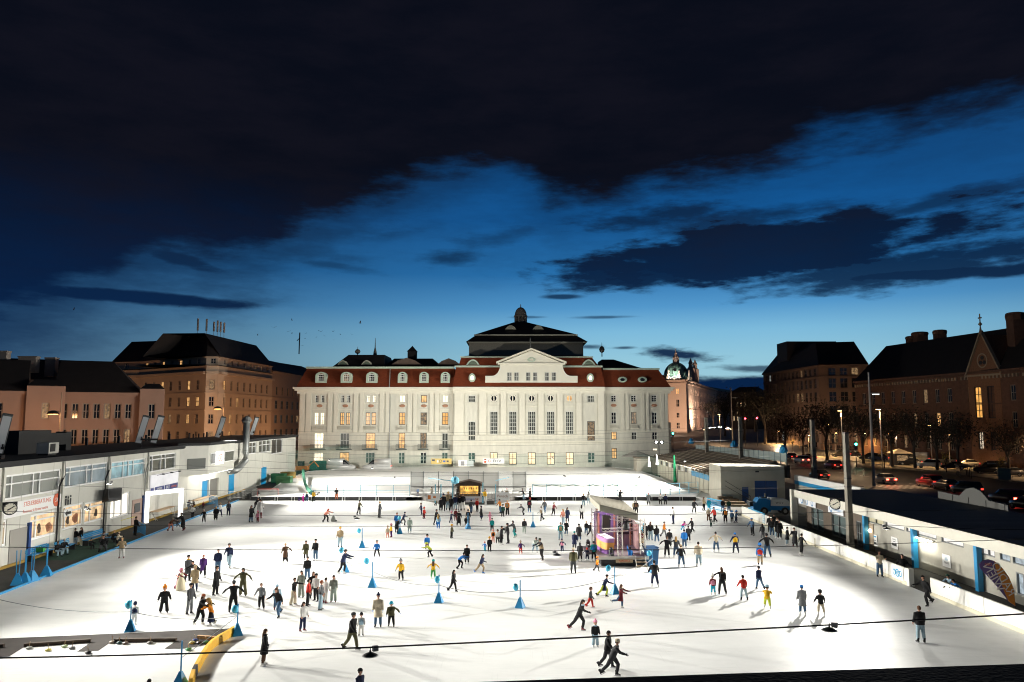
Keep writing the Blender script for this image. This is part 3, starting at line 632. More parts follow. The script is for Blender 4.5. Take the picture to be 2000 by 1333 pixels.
# the projecting bay
u0, u1 = bays; b = MB(); zb0, zb1 = CW.px(*Z7(430, 555), 2.2)[1], H0-.05
um = u0+(u1-u0)*.22; b.prism([(u0, -.003), (um, -2.2), (u1-.2, -2.2), (u1, -.003)], zb0, zb1)
bo = b.build('bay', [OFFW], club)
b = MB(); b.prism([(u0-.2, .2), (um-.2, -2.5), (u1, -2.5), (u1+.2, .2)], zb1, zb1+.3); b.build('roof', [MAT['bitumen']], bo)
for q0, q1 in ((.28, .44), (.5, .62), (.67, .95)):
    a, c = u0+(u1-u0)*q0, u0+(u1-u0)*q1; h = zb1-zb0; b = MB()
    b.box(a, c, -2.26, -2.2, zb0+h*.32, zb0+h*.72); o = b.build('window', [WHP], bo); MB().box(a+.15, c-.15, -2.285, -2.262, zb0+h*.35, zb0+h*.69).build('pane', [PG['d']], o)
o = MB().add([(u0+.25*(um-u0), -.55-.05, zb0+.7), (u0+.9*(um-u0), -1.98-.05, zb0+.7), (u0+.9*(um-u0), -1.98-.05, zb0+1.9), (u0+.25*(um-u0), -.55-.05, zb0+1.9)], [(0, 1, 2, 3)]).build('pane', [PG['d']], bo)
MB().box(um+.2, u1-.4, -2.1, -.2, zb0-.06, zb0-.004).build('soffit_light', [lit('lit_soffit', (1, .97, .88), 5, .4, .8)], bo)
# lit logo box on the bay
r = CW.rect(*(*Z7(628, 315), Z7(628, 440)[1], *Z7(690, 305), Z7(690, 425)[1]), 2.6); lx = r[0]
lg = thing('logo_sign', 'glowing white box sign with a round emblem at the corner of the white bay', 'sign', CW.world(r[0], -2.6).to_3d(), CW.rz)
MB().box(0, r[1]-r[0], 0, .25, r[2], r[3]).build('sign_panel', [lit('lit_sign', (1, .98, .95), 1.7, .5, .9)], lg)
b = MB(); w = r[1]-r[0]; n = 18
for rr, hh in ((.42, .40),): 
    z = (r[2]+r[3])/2; a_ = [(w/2+w*rr*cos(2*pi*j/n), z+hh*1.1*sin(2*pi*j/n)) for j in range(n)]; i_ = [(w/2+w*rr*.8*cos(2*pi*j/n), z+hh*.86*sin(2*pi*j/n)) for j in range(n)]
    b.add([(p[0], -.012, p[1]) for p in a_]+[(p[0], -.012, p[1]) for p in i_], [(j, (j+1) % n, n+(j+1) % n, n+j) for j in range(n)])
b.box(w*.42, w*.58, -.014, -.006, z-.25, z+.25); b.build('emblem', [mat('emblem_red', (.5, .2, .12), .6)], lg)
# sign band with lettering over the shop
r = R6(30, 835, 975, 590, 715, 850)
sg = thing('shop_sign', 'white sign band with red lettering and a round red logo under the first ribbon window', 'sign', CW.world(r[0], -.02).to_3d(), CW.rz)
MB().box(0, r[1]-r[0], -.05, 0, r[2], r[3]).build('sign_panel', [WHP], sg); RED = mat('sign_red', (.62, .12, .05), .5)
w = r[1]-r[0]; z = (r[2]+r[3])/2
txt('lettering', 'STEUERBERATUNG', .46, RED, sg, (w*.56, -.056, z+.22), sx=.95); txt('lettering', 'Rosenauer & Partner austria', .31, RED, sg, (w*.53, -.056, z-.3), sx=.95)
MB().lathe([(.5, 0), (.5, .03)], n=20, M=Matrix.Translation((w*.91, -.056, z+.1)) @ Matrix.Rotation(pi/2, 4, 'X')).build('round_logo', [RED], sg)
txt('lettering', 'SK', .5, WHP, sg, (w*.91, -.094, z+.1))
r = R6(600, 795, 850, 665, 780, 840); q = R6(605, 905, 935, 665, 900, 930)
ps = thing('pictogram_sign', 'white pictogram sign with black arrow and toilet symbols on the pier between shop windows', 'sign', CW.world(r[0], -.2).to_3d(), CW.rz)
MB().box(0, 1.3, -.04, 0, q[2]-.1, q[3]+.25).build('sign_panel', [WHP], ps)
b = MB(); z = (q[2]+q[3])/2; b.extr([(.2, z+.05), (.55, z-.22), (.55, z-.06), (1.1, z-.06), (1.1, z+.16), (.55, z+.16), (.55, z+.3)], -.05, -.042); b.build('arrow', [BLK], ps)
b = MB()
for k, (x, h) in enumerate(((.25, .5), (.65, .42), (1.0, .5))): b.box(x-.1, x+.1, -.03, 0, r[2]+.1, r[2]+.1+h); b.lathe([(.1, 0), (.1, .03)], n=10, M=Matrix.Translation((x, -.001, r[2]+.25+h)) @ Matrix.Rotation(pi/2, 4, 'X'))
b.build('symbol', [BLK], ps)['kind'] = 'stuff'
# advertisement boards over the entrance
r = R6(1445, 545, 720, 1715, 500, 670)
ad = thing('advert_board', 'white illuminated board with four dark blue adverts under the ribbon windows', 'sign', CW.world(r[0], -.25).to_3d(), CW.rz); w = r[1]-r[0]; h = r[3]-r[2]
MB().box(0, w, -.08, 0, r[2], r[3]).build('board', [lit('lit_board', (1, .98, 1), .75, .35, .75)], ad); NAVY = mat('advert_blue', (.02, .03, .16), .4)
for a, c, t in ((.0, .1, ''), (.14, .46, '3 MOBIL'), (.49, .63, 'EB'), (.66, .98, 'eurowings')):
    o = MB().box(w*a, w*c, -.11, -.082, r[2]+.04, r[2]+h*.32).build('advert', [NAVY], ad)
    if t: txt('lettering', t, .42 if len(t) < 8 else .36, WHP if t[0] != 'e' else RED, o, (w*(a+c)/2, -.115, r[2]+h*.18))
b = MB()
for a in (.2, .5, .8): b.tube([(w*a, 0, r[3]-.1), (w*a, -.7, r[3]+.05)], .03, 6); b.box(w*a-.15, w*a+.15, -.85, -.6, r[3]-.02, r[3]+.1)
b.build('lamp_arm', [BLK], ad)['kind'] = 'stuff'
# two station clocks, loudspeaker
def clock(name, loc, rz, rad, label):
    c = thing(name, label, 'clock', loc, rz); k = Matrix.Rotation(pi/2, 4, 'X')
    b = MB(); b.lathe([(rad*1.18, -.14), (rad*1.25, 0), (rad*1.18, .14)], n=24, M=k); b.box(-rad*1.2, rad*1.2, .05, .14, -.0, rad*1.2); b.build('case', [BLK], c)
    MB().lathe([(rad, .141), (rad, .165)], n=24, M=k).build('dial', [mat('clock_dial', (.62, .60, .50), .5, emit=(1, .9, .7), es=.12)], c)
    b = MB(); b.box(-.03, .03, -.19, -.168, 0, rad*.8, 0, Matrix.Rotation(R(55), 4, 'Y')); b.box(-.04, .04, -.19, -.168, 0, rad*.55, 0, Matrix.Rotation(R(-118), 4, 'Y'))
    for j in range(12): a = 2*pi*j/12; b.box(-.02, .02, -.185, -.168, rad*.82, rad*.95, 0, Matrix.Rotation(a, 4, 'Y'))
    b.build('hand', [BLK], c)['kind'] = 'stuff'; return c
u, z = CW.px(*Z6(97, 868), 1.2); p = CW.world(u, -1.2); clock('wall_clock', (p.x, p.y, z), CW.rz-R(52), .36, 'black cased round clock on a bracket at the left end of the club house')
u, z = CW.px(*Z6(1095, 728), 1.0); p = CW.world(u, -1.0)
sp = thing('loudspeaker', 'black box loudspeaker hung high beside the shop windows of the club house', 'loudspeaker', (p.x, p.y, z), CW.rz-R(35))
b = MB(); b.add([(-.6, -.5, -.5), (.6, -.5, -.5), (.6, .5, -.7), (-.6, .5, -.7), (-.65, -.4, .55), (.65, -.4, .55), (.5, .5, .4), (-.5, .5, .4)], [(0, 1, 5, 4), (1, 2, 6, 5), (2, 3, 7, 6), (3, 0, 4, 7), (4, 5, 6, 7), (3, 2, 1, 0)]); b.build('cabinet', [BLK], sp)
b = MB(); b.tube([(0, .45, 0), (0, 1.1, .1)], .05, 6); b.build('bracket', [BLK], sp); MB().box(-.5, .5, -.49, -.455, -.3, .4).build('grille', [mat('speaker_grille', (.03, .03, .03), .8)], sp)
# exhaust duct
a = CW.px(*Z7(910, 30), 1.0); c = CW.px(*Z7(905, 380), 1.0); e = CW.px(*Z7(810, 495), 1.0)
du = thing('exhaust_duct', 'tall grey sheet metal exhaust duct bending up the white club house wall', 'duct', CW.world(a[0], -1.0).to_3d(), CW.rz)
MB().tube([(e[0]-a[0]-.6, .9, e[1]), (e[0]-a[0], .1, e[1]), (e[0]-a[0]+1.5, 0, e[1]+.35), (c[0]-a[0]-.3, 0, c[1]-.2), (0, 0, c[1]+.8), (0, 0, a[1])], .46, 14).build('pipe', [mat('galvanised', (.30, .31, .30), .45, .5)], du, True)
MB().lathe([(.46, 0), (.75, .3), (.5, .75), (.12, 1.0)], (0, 0, a[1]), 14).build('cowl', [MAT['galvanised']], du)
# roof floodlights (tilted panels) - lamp housings on brackets
def flood(px, py, dz, lab, yaw, two=False, off=-3):
    u, z = CW.px(px, py, off); p = CW.world(u, -off)
    t = thing('floodlight', lab, 'floodlight', (p.x, p.y, H0-.02), yaw, 'tilted floodlights on the club house roof')
    for k in range(2 if two else 1):
        M = Matrix.Translation((k*1.5, 0, 1.9)) @ Matrix.Rotation(R(28), 4, 'X') @ Matrix.Rotation(R(12), 4, 'Y')
        o = MB().box(-.34, .34, -.12, .12, -1.7, 1.7, 0, M).build('housing', [mat('flood_housing', (.10, .11, .11), .5)], t)
        MB().box(-.28, .28, -.15, -.122, -1.6, 1.6, 0, M).build('lens', [mat('flood_lens', (.5, .52, .52), .3, emit=(.9, .95, 1), es=.06)], o)
    MB().box(-.12, (1.5 if two else 0)+.12, .25, .4, .7, .9).box(-.06, .06, .25, .4, .9, 2.5).build('bracket', [BLK], t)
    MB().box(-.05, .05, -.3, 1.2, 0, .25).build('foot', [BLK], t); return (p.x, p.y)
FL = [flood(276, 872, 0, 'pair of tilted white floodlight panels on the middle of the club house roof', R(25), True), flood(430, 848, 0, 'tilted floodlight panel with grey box left of the exhaust duct', R(25)),
      flood(496, 842, 0, 'tilted floodlight panel right of the exhaust duct top', R(25)), flood(2, 902, 0, 'tilted floodlight panel at the left picture edge on the club house roof', R(25))]
def onroof(name, label, cat, px, py, build, off=-7):
    u, z = CW.px(px, py, off); p = CW.world(u, -off); t = thing(name, label, cat, (p.x, p.y, H0-.02), CW.rz); build(t); return t
def vent(t):
    MB().box(-2.6, 2.6, -1, 1, 0, 2.0).build('cabinet', [BLK], t); MB().box(2.6, 6.5, -.8, .8, .6, 1.7).build('duct', [BLK], t); MB().box(6.4, 7.4, -.5, .5, 0, 1.8).build('leg', [BLK], t)
onroof('ventilation_unit', 'bulky black ventilation unit on the left part of the club house roof', 'ventilation unit', 45, 880, vent, -7)
def acb(t):
    MB().box(-.8, .8, -.5, .5, .15, 1.05).build('cabinet', [OFFW], t); b = MB(); b.box(-.7, .7, -.4, .4, 0, .15); b.build('foot', [BLK], t)
    MB().box(-.6, .2, -.53, -.502, .3, .95).build('grille', [BLK], t)
onroof('air_conditioner', 'small white air conditioning box on the black club house roof', 'air conditioner', 93, 880, acb, -3)
# ================================================================== far buildings on the left
def facade(name, label, plan, z0, zt, rows, roof, wm, fm, lits=(), floor=0, trims=(), cat='building', group=None, chim=(), depth=14, rm=None, over=.5, seed=1, ridge=None):
    """plan: corner list [(px, Y)...] left to right; rows: (zbot, zh, width); windows spaced per side"""
    pts = [Vector((D(px, 800, Y).x, Y)) for px, Y in plan]; rn = random.Random(seed); o0 = pts[0]
    t = thing(name, label, cat, (o0.x, o0.y, 0), 0, group); n = 0; W2 = []
    for i in range(len(pts)-1):
        p, q = pts[i]-o0, pts[i+1]-o0; L = (q-p).length; d = (q-p).normalized(); rz = atan2(d.y, d.x)
        hs = []; spc = rows[i] if isinstance(rows[0], list) else rows
        for (zb, h, w, step, k0) in spc:
            m = max(1, int((L-1.2)/step)) if step else 0; off = (L-m*step)/2+step/2
            for k in range(m): c = off+k*step+k0; hs.append((c-w/2, c+w/2, zb, zb+h))
        b = MB(); wall_holes(b, 0, L, z0, zt, hs, 0, .3)
        wo_ = b.build('wall', [wm], t, loc=(p.x, p.y, 0)); wo_.rotation_euler.z = rz; W2.append(wo_)
        for h in hs:
            r_ = rn.random(); pane = GLASS
            for pr_, pm_ in lits:
                if r_ < pr_: pane = pm_; break
                r_ -= pr_
            window(wo_, *h, .18, 2, 2, pane, fm, .13)
        b = MB()
        for zz, hh, pro in trims: b.box(0, L, -pro, -.003, zz, zz+hh)
        b.build('cornice', [fm if False else wm], wo_)
    nrm = lambda a, c: Vector((-(c-a).y, (c-a).x)).normalized()
    P_ = [p-o0 for p in pts]; back = [q+nrm(P_[max(0, min(i, len(P_)-2))], P_[max(1, min(i+1, len(P_)-1))])*depth for i, q in enumerate(P_)]
    fr = [q-nrm(P_[max(0, min(i, len(P_)-2))], P_[max(1, min(i+1, len(P_)-1))])*over for i, q in enumerate(P_)]
    mid = [(a+c)/2 for a, c in zip(fr, back)]
    b = MB(); k = len(P_); rh = roof
    if ridge == 'flat':
        tp = [(f_*.78+c*.22) for f_, c in zip(fr, back)]; tb = [(f_*.25+c*.75) for f_, c in zip(fr, back)]
    else: tp = [(f_*.55+c*.45) for f_, c in zip(fr, back)]; tb = [(f_*.45+c*.55) for f_, c in zip(fr, back)]
    e0, e1 = (tp[1]-tp[0]).normalized(), (tp[-1]-tp[-2]).normalized(); ins = rh*(.4 if ridge == 'flat' else .9) if ridge != 'gable' else 0
    in0 = 0 if ridge == 'right' else ins; tp[0] = tp[0]+e0*in0; tb[0] = tb[0]+e0*in0; tp[-1] = tp[-1]-e1*ins; tb[-1] = tb[-1]-e1*ins
    vs = [(*q, zt+.02) for q in fr]+[(*q, zt+rh) for q in tp]+[(*q, zt+rh) for q in tb]+[(*q, zt+.02) for q in back]
    fs = []
    for r_ in range(3): fs += [(r_*k+i, r_*k+i+1, (r_+1)*k+i+1, (r_+1)*k+i) for i in range(k-1)]
    fs += [(0, k, 2*k, 3*k), (k-1, 4*k-1, 3*k-1, 2*k-1)]; fs += [(3*k+i, 3*k+i+1, i+1, i) for i in range(k-1)]
    b.add(vs, fs); ro = b.build('roof', [rm or DARKROOF], t)
    b = MB()
    for i in range(k-1): pass
    b.add([(*P_[0], z0), (*back[0], z0), (*back[0], zt), (*P_[0], zt)], [(0, 1, 2, 3)]); b.add([(*P_[-1], z0), (*back[-1], z0), (*back[-1], zt), (*P_[-1], zt)], [(0, 1, 2, 3)]); b.build('side_wall', [wm], t)
    return t, P_, W2, ro
PINK = mat('rose_render', (.33, .205, .15), .85, var=.08, scale=.3); SAND = mat('sand_render', (.42, .32, .235), .85, var=.08, scale=.3)
GFR = mat('frame_grey', (.30, .24, .19), .6)
for pl, sd in (([(-60, 124), (52, 128)], 3), ([(50, 127.4), (126, 130.4)], 4), ([(100, 131), (274, 136)], 5), ([(272, 135.4), (320, 137)], 6)):
    zt_ = {3: 15.0, 4: 15.9, 5: 15.0, 6: 15.7}[sd]
    lab = {3: 'rose coloured two-storey house front at the left picture edge', 4: 'rose coloured corner house rising above its neighbours behind the club house roof', 5: 'long rose coloured house with eight window bays behind the club house', 6: 'narrow rose coloured end house beside the tall sand coloured block'}[sd]
    st = {3: 3.4, 4: 3.3, 5: 1.65, 6: 2.0}[sd]
    t, P_, W_, ro_ = facade('town_house', lab, pl, 0, zt_, [(6.0, 2.7, 1.15, st*(1 if sd != 5 else 1.02), 0), (10.4, 2.7, 1.15, st*(1 if sd != 5 else 1.02), 0)] if sd != 5 else [(6.0, 2.7, 1.1, 1.64, 0), (10.4, 2.7, 1.1, 1.64, 0)], {3: 5.6, 4: 1.2, 5: 5.9, 6: 1.0}[sd], PINK, GFR,
           lits=((.16, DIM), (.05, WARM)), trims=((9.4, .25, .15), (zt_-.5, .5, .35), (13.5, .12, .1), (8.9, .1, .12)), group='rose coloured houses', seed=sd, depth=16 if sd in (3, 5) else 5, ridge={3: 'gable', 5: 'right'}.get(sd))
for k, (px, Y, w, h, py) in enumerate(((5, 134, 2.2, 2.4, 690), (57, 138, 3.2, 2.2, 700), (101.5, 140, 1.8, 2.6, 703), (173, 142, 2.1, 2.0, 709), (211, 143, 1.0, 1.6, 712))):
    p = D(px, py, Y); t = thing('chimney_stack', ['pale chimney block at the left picture edge', 'wide pale chimney block on the dark roof', 'narrow pale chimney with a dark slot', 'square pale chimney near the lit arched windows', 'small pale chimney at the end of the dark roof ridge'][k], 'chimney', (p.x, p.y, p.z), 0, 'chimneys on the rose houses')
    MB().box(-w/2, w/2, -.6, .6, -h*1.2, h*.05).build('shaft', [mat('chimney_render', (.30, .25, .21), .85, var=.1)], t); MB().box(-w/2-.1, w/2+.1, -.7, .7, h*.052, h*.15).build('cap', [mat('chimney_render', (0, 0, 0))], t)
t, P_, W_, ro_ = facade('apartment_building', 'tall sand coloured corner apartment block with attic storey and mast antennas', [(214, 190), (268, 188), (400, 172), (424, 173), (530, 205)], 0, 22.4,
    [(5.5, 2.2, 1.25, 3.6, 0), (9.3, 2.3, 1.25, 3.6, 0), (13.2, 2.3, 1.2, 3.6, 0), (17.0, 2.3, 1.25, 3.6, 0)], .3, SAND, GFR, lits=((.12, WARM), (.07, DIM)), trims=((12.3, .25, .2), (16.2, .2, .2), (20.5, .6, .7), (8.6, .15, .12)), seed=12, depth=20, ridge='flat')
t2, P2, W2_, ro2 = facade('attic_block', 'set-back attic storey with steep dark roof on the sand coloured corner block', [(216, 191.5), (268, 189.5), (399, 173.6), (423, 174.4), (528, 206)], 22.7, 24.6, [(22.9, 1.3, 1.2, 3.6, .2)], 5.4, SAND, GFR, lits=((.2, WARM), (.1, DIM)), trims=((24.3, .25, .3),), seed=15, depth=18, ridge='flat')
for k, (px, h) in enumerate(((386, 3.2), (403, 3.2), (417.5, 2.6), (424.5, 3.0), (430.5, 2.8), (437.5, 2.7))):
    p = D(px, 648+k*.8, 186); o = MB().lathe([(.05, -2.2), (.05, .25)], n=6).lathe([(.24, .25), (.24, h)], n=8).build('panel_antenna', [mat('antenna_grey', (.27, .22, .19), .6)], loc=p)
    tag(o, ['leftmost upright panel antenna on the corner block roof', 'second upright panel antenna from the left on the roof', 'first of the four antennas standing close together', 'second of the four close antennas, the tallest', 'third of the four close antennas on the roof', 'rightmost upright panel antenna on the corner block roof'][k], 'antenna', 'roof antennas')
facade('rear_block', 'dim brown apartment wing between the corner block and the concert hall', [(528, 206), (600, 238), (650, 258)], 0, 23.5, [(5.5, 2.2, 2.2, 4.6, 0), (9.3, 2.3, 2.2, 4.6, 0), (13.2, 2.3, 2.2, 4.6, 0), (17.0, 2.3, 1.3, 4.6, 0)], 4.5, mat('dim_render', (.34, .235, .165), .9, var=.1), WFD, lits=((.04, DIM),), trims=((23, .4, .4), (16.2, .2, .2)), seed=21, depth=22)
facade('roofline_house', 'long dark roofed house row beyond the rose houses with a few lit arched windows', [(-120, 205), (120, 220), (275, 232)], 0, 21.5, [(18.5, 1.7, 1.2, 4.2, 0)], 6.5, SAND, GFR, lits=((.15, WHITE),), seed=33, depth=24, trims=((21, .4, .4),))
MB().tube([D(584, 692, 240), D(585.5, 650, 240)], .18, 6).tube([D(580, 666, 240), D(586, 660, 240)], .12, 5).build('radio_mast', [BLK])
tag(bpy.data.objects['radio_mast'], 'thin dark radio mast standing behind the roofs left of the concert hall', 'mast')
def street_lamp(px, Y, ztop, label, arm, em):
    p = D(px, 800, Y); t = thing('street_lamp', label, 'street lamp', (p.x, p.y, 0), 0, 'street lamps behind the club house')
    MB().tube([(0, 0, 0), (0, 0, ztop)], [.12, .07], 8).build('pole', [mat('lamp_pole', (.35, .26, .17), .5)], t); MB().tube([(0, 0, ztop-3), (-.9, 0, ztop-3), (arm, 0, ztop-3.1)], .05, 6).build('arm', [MAT['lamp_pole']], t)
    s = MB().lathe([(.12, .55), (.6, .4), (.9, .1), (.92, 0)], (arm, 0, ztop-3.4), 14).build('lamp_shade', [BLK], t); MB().lathe([(.7, -.03), (.7, 0)], (arm, 0, ztop-3.44), 14).build('lens', [mat('sodium_lens', (.6, .4, .2), .4, emit=(1, .5, .15), es=9 if em else 1.2)], s)
    if em:
        l = bpy.data.lights.new('lamp_light', 'POINT'); l.energy = 900; l.color = (1, .5, .2); l.shadow_soft_size = .4
        o = bpy.data.objects.new('lamp_light', l); COL.objects.link(o); o.parent = t; o.location = (arm, 0, ztop-3.9)
street_lamp(119, 122, 14.6, 'orange glowing dome street lamp behind the club house roof at left', -1.2, True); street_lamp(437, 165, 16, 'unlit dome street lamp in front of the sand coloured corner block', -1.3, True)

for x, y, h, e in ((-62, 118, 5.2, 1300), (-82, 113, 5.4, 1300), (-47, 123, 5, 700), (-64, 152, 4.6, 5200), (-48, 170, 4, 4600), (-95, 172, 5, 3500), (-52, 200, 5, 3500)):   # unseen point lights, added to brighten the house fronts from below
    l = bpy.data.lights.new('house_fill_light', 'POINT'); l.energy = e; l.color = (1, .55, .28); l.shadow_soft_size = .4; o = bpy.data.objects.new('house_fill_light', l); COL.objects.link(o); o.location = (x, y, h)
# ================================================================== right side: boards, pavilion, grandstand
BOARD = mat('board_white', (.76, .75, .70), .5, var=.06, scale=.6)
b = MB()
Ya, Yb, Yc = 84.0, 49.3, 46.6
for k in range(7): y1 = Ya-(Ya-Yb)*k/7; y0 = Ya-(Ya-Yb)*(k+1)/7; b.box(XR, XR+.12, y0+.02, y1-.02, 0, 1.02)
b.box(XR-.02, XR+.30, Yb-.3, Yb+.02, 0, 1.06); b.box(XR-.03, XR-.003, Yb, Ya, 0, .2, 1)
structure(b.build('rink_boards', [BOARD, mat('kick_strip', (.62, .58, .44), .6)]))
b = MB()
for k in range(8): y1 = Yc-(Yc-5)*k/8; y0 = Yc-(Yc-5)*(k+1)/8; b.box(XR, XR+.12, y0+.02, y1-.02, 0, 1.02)
b.box(XR-.03, XR-.003, 5, Yc, 0, .2, 1)
structure(b.build('rink_boards', [BOARD, MAT['kick_strip']]))
sheet('pavilion_walkway', [(XR+.13, 5), (28.5, 5), (28.5, 84), (XR+.13, 84)], PROM, -.028)
sheet('service_yard', [(XR-.4, 84.02), (36, 84.02), (36, 95), (25.0, 95)], mat('yard_concrete', (.17, .16, .14), .8, var=.2), -.026)
lgp = thing('rink_logo_board', 'white board end with a blue round emblem at the gap in the rink boards', 'sign', (XR-.035, Yb+1.1, .55), -pi/2)
MB().box(-.75, .75, -.005, 0, -.40, .40).build('panel', [BOARD], lgp); CY = mat('cyan_print', (.02, .30, .55), .5)
for k, (x, r) in enumerate(((-.38, .2), (0, .26), (.38, .2))):
    b = MB(); n = 14; b.add([(x+r*cos(2*pi*j/n), -.012, r*sin(2*pi*j/n)) for j in range(n)]+[(x+r*.68*cos(2*pi*j/n), -.012, r*.68*sin(2*pi*j/n)) for j in range(n)], [(j, (j+1) % n, n+(j+1) % n, n+j) for j in range(n)]); b.build('emblem_ring', [CY], lgp)
txt('lettering', 'WEV', .34, CY, lgp, (0, -.016, 0))
PW = Wall((28.5, 76), (28.5, 22)); ZP = 3.5
pav = thing('rink_pavilion', 'low grey rink pavilion with black corrugated roof, pale fascia and blue pillars', 'building', (28.5, 76, 0), PW.rz)
Z8 = lambda x, y: (1600+x/5, 850+y/5)
def R8(xl, yt, yb, xr, yt2, yb2): return PW.rect(*Z8(xl, yt), Z8(xl, yb)[1], *Z8(xr, yt2), Z8(xr, yb2)[1])
GREYW = mat('pavilion_grey', (.40, .385, .33), .75, var=.06); BRN = mat('brown_panel', (.10, .075, .055), .7, var=.15)
cl = [R8(470, 790, 850, 630, 825, 885), R8(645, 830, 890, 830, 880, 940), R8(848, 885, 940, 892, 895, 955), R8(950, 915, 970, 1145, 965, 1025), R8(1190, 980, 1040, 1410, 1035, 1105), R8(1580, 1090, 1165, 1715, 1130, 1195), R8(1760, 1140, 1220, 1865, 1170, 1245), R8(1885, 1175, 1255, 2060, 1225, 1300)]
cl = [(a, c, min(e, 2.55) if e < 1 else e, min(g, 2.75)) for a, c, e, g in cl]; cl = [(a, c, min(e, g-.4), g) for a, c, e, g in cl]
uB = PW.px(*Z8(445, 900))[0]
gl = [(1.6, 4.4, .05, 2.05), (6.2, 9.3, .05, 2.0), (11.2, uB-.6, .05, 2.0)]; low = [R8(1915, 1285, 1480, 2100, 1350, 1540)]; low = [(a, c, .5, 1.75) for a, c, *_ in low]
b = MB(); wall_holes(b, uB, PW.len, 0, ZP-.25, cl+low, 0, .2); pw1 = b.build('wall', [GREYW], pav)
b = MB(); wall_holes(b, .4, uB, 0, ZP-.25, gl, 0, .25); pw2 = b.build('wall', [BRN], pav)
b = MB(); b.quad((0.4, 0, 0), (.4, 8, 0), (.4, 8, ZP-.2), (.4, 0, ZP-.2)); b.build('side_wall', [OFFW], pav)
LW = lit('lit_clerestory', (1, .95, .88), 1.05, .6, .7); CURT = lit('lit_curtain', (.75, .9, 1), .6, 3, .5)
for i, r in enumerate(cl): strip(pw1, r, [.5] if i in (0, 5) else [], LW if 0 < i < 6 else (lit('lit_yellowish', (1, .9, .55), .7, .5, .6) if i == 0 else CURT), y=.06, fr=mat('frame_zinc', (.16, .17, .17), .5), bar=.06)
for r in low: strip(pw1, r, [.4, .7], CURT, y=.06, fr=MAT['frame_zinc'], bar=.08)
for i, r in enumerate(gl): strip(pw2, r, [.45], mat('pavilion_glass', (.10, .13, .13), .15, spec=.6), y=.1, fr=MAT['frame_zinc'], bar=.09, mid=.5)
b = MB(); b.box(-.1, PW.len, -1.06, -1.0, ZP-.66, ZP+.02); b.box(-.1, -.04, -1.0, 8, ZP-.66, ZP+.02); b.build('fascia', [mat('fascia_pale', (.56, .545, .47), .6, var=.05)], pav)
b = MB(); b.box(-.03, PW.len, -.99, 8.6, ZP-.24, ZP-.06); ro_ = b.build('roof', [mat('roof_black', (.016, .016, .018), .55, var=.2)], pav)
rib = MB().box(-.05, .05, -.95, 8.5, ZP-.058, ZP+.03).mesh('roof_rib', [mat('roof_rib_black', (.05, .05, .053), .4)])
for k in range(130): inst('roof_rib', rib, ro_, (.2+k*.415, 0, 0))
b = MB(); b.box(13, 13.1, -.95, 8.5, ZP-.055, ZP+.03); b.build('roof_seam', [mat('frame_zinc', (0, 0, 0))], ro_)
b = MB(); u0 = 2.0
b.extr([(0, 0), (9.5, 0), (9.5, .5), (7.2, .62), (6.2, 1.25), (5.2, 1.45), (4.2, 1.25), (3.2, .62), (0, .7)], 0, .12)
gb_ = b.build('gable_board', [mat('board_grey', (.075, .075, .07), .7)], pav, loc=(8, 8.65, ZP-.1))
for k in range(4): MB().box(2.2+k*2.3, 2.26+k*2.3, -.04, -.003, 0, .6).build('board_joint', [BLK], gb_)
for (a, c) in ((430, 460), (895, 930), (1505, 1540)):
    u = PW.px(*Z8((a+c)/2, 1000), .35)[0]; MB().box(u-.16, u+.16, -.42, -.1, 0, ZP-.67).build('pillar', [BLUEP], pav)
MB().box(-.35, .12, -1.3, -.75, 0, ZP+.02).build('corner_pillar', [mat('fascia_pale', (0, 0, 0))], pav)
r = R8(490, 955, 1150, 520, 965, 1160); MB().box(r[0], r[1]+.3, -.06, .02, 0, 2.1).build('door', [mat('door_tan', (.30, .24, .17), .6)], pav)
def poster(xl, xr, yt, yb, lines, label, col=BLK, name='wall_notice'):
    a = PW.px(*Z8(xl, (yt+yb)/2)); c = PW.px(*Z8(xr, (yt+yb)/2)); zt_ = PW.px(*Z8((xl+xr)/2, yt))[1]; zb_ = PW.px(*Z8((xl+xr)/2, yb))[1]; w = c[0]-a[0]; h = zt_-zb_; p = PW.world(a[0], -.03)
    t = thing(name, label, 'sign', (p.x, p.y, zb_), PW.rz); MB().box(0, w, -.02, 0, 0, h).build('panel', [WHP], t)
    for i, (s, z, sz, c_) in enumerate(lines):
        if s: txt('lettering', s, sz*h, c_, t, (w/2, -.026, z*h), ext=.002)
        else: MB().box(w*.15, w*.85, -.026, -.022, z*h, z*h+sz*h).build('print', [c_], t)
    return t
poster(710, 772, 1000, 1110, [('WICHTIG', .80, .14, BLK), ('HINWEIS', .62, .12, BLK), ('', .25, .22, BLK)], 'white printed notice with black figures between the lit lamp and the first blue pillar')
poster(1210, 1290, 1170, 1290, [('EIS', .66, .36, CY), ('DISCO', .34, .24, BLK)], 'white poster reading EIS DISCO on the grey pavilion wall')
poster(525, 572, 975, 1090, [('', .8, .12, CY), ('Damen', .55, .14, BLK), ('', .2, .2, BLK)], 'narrow white door sign with blue spot next to the tan door')
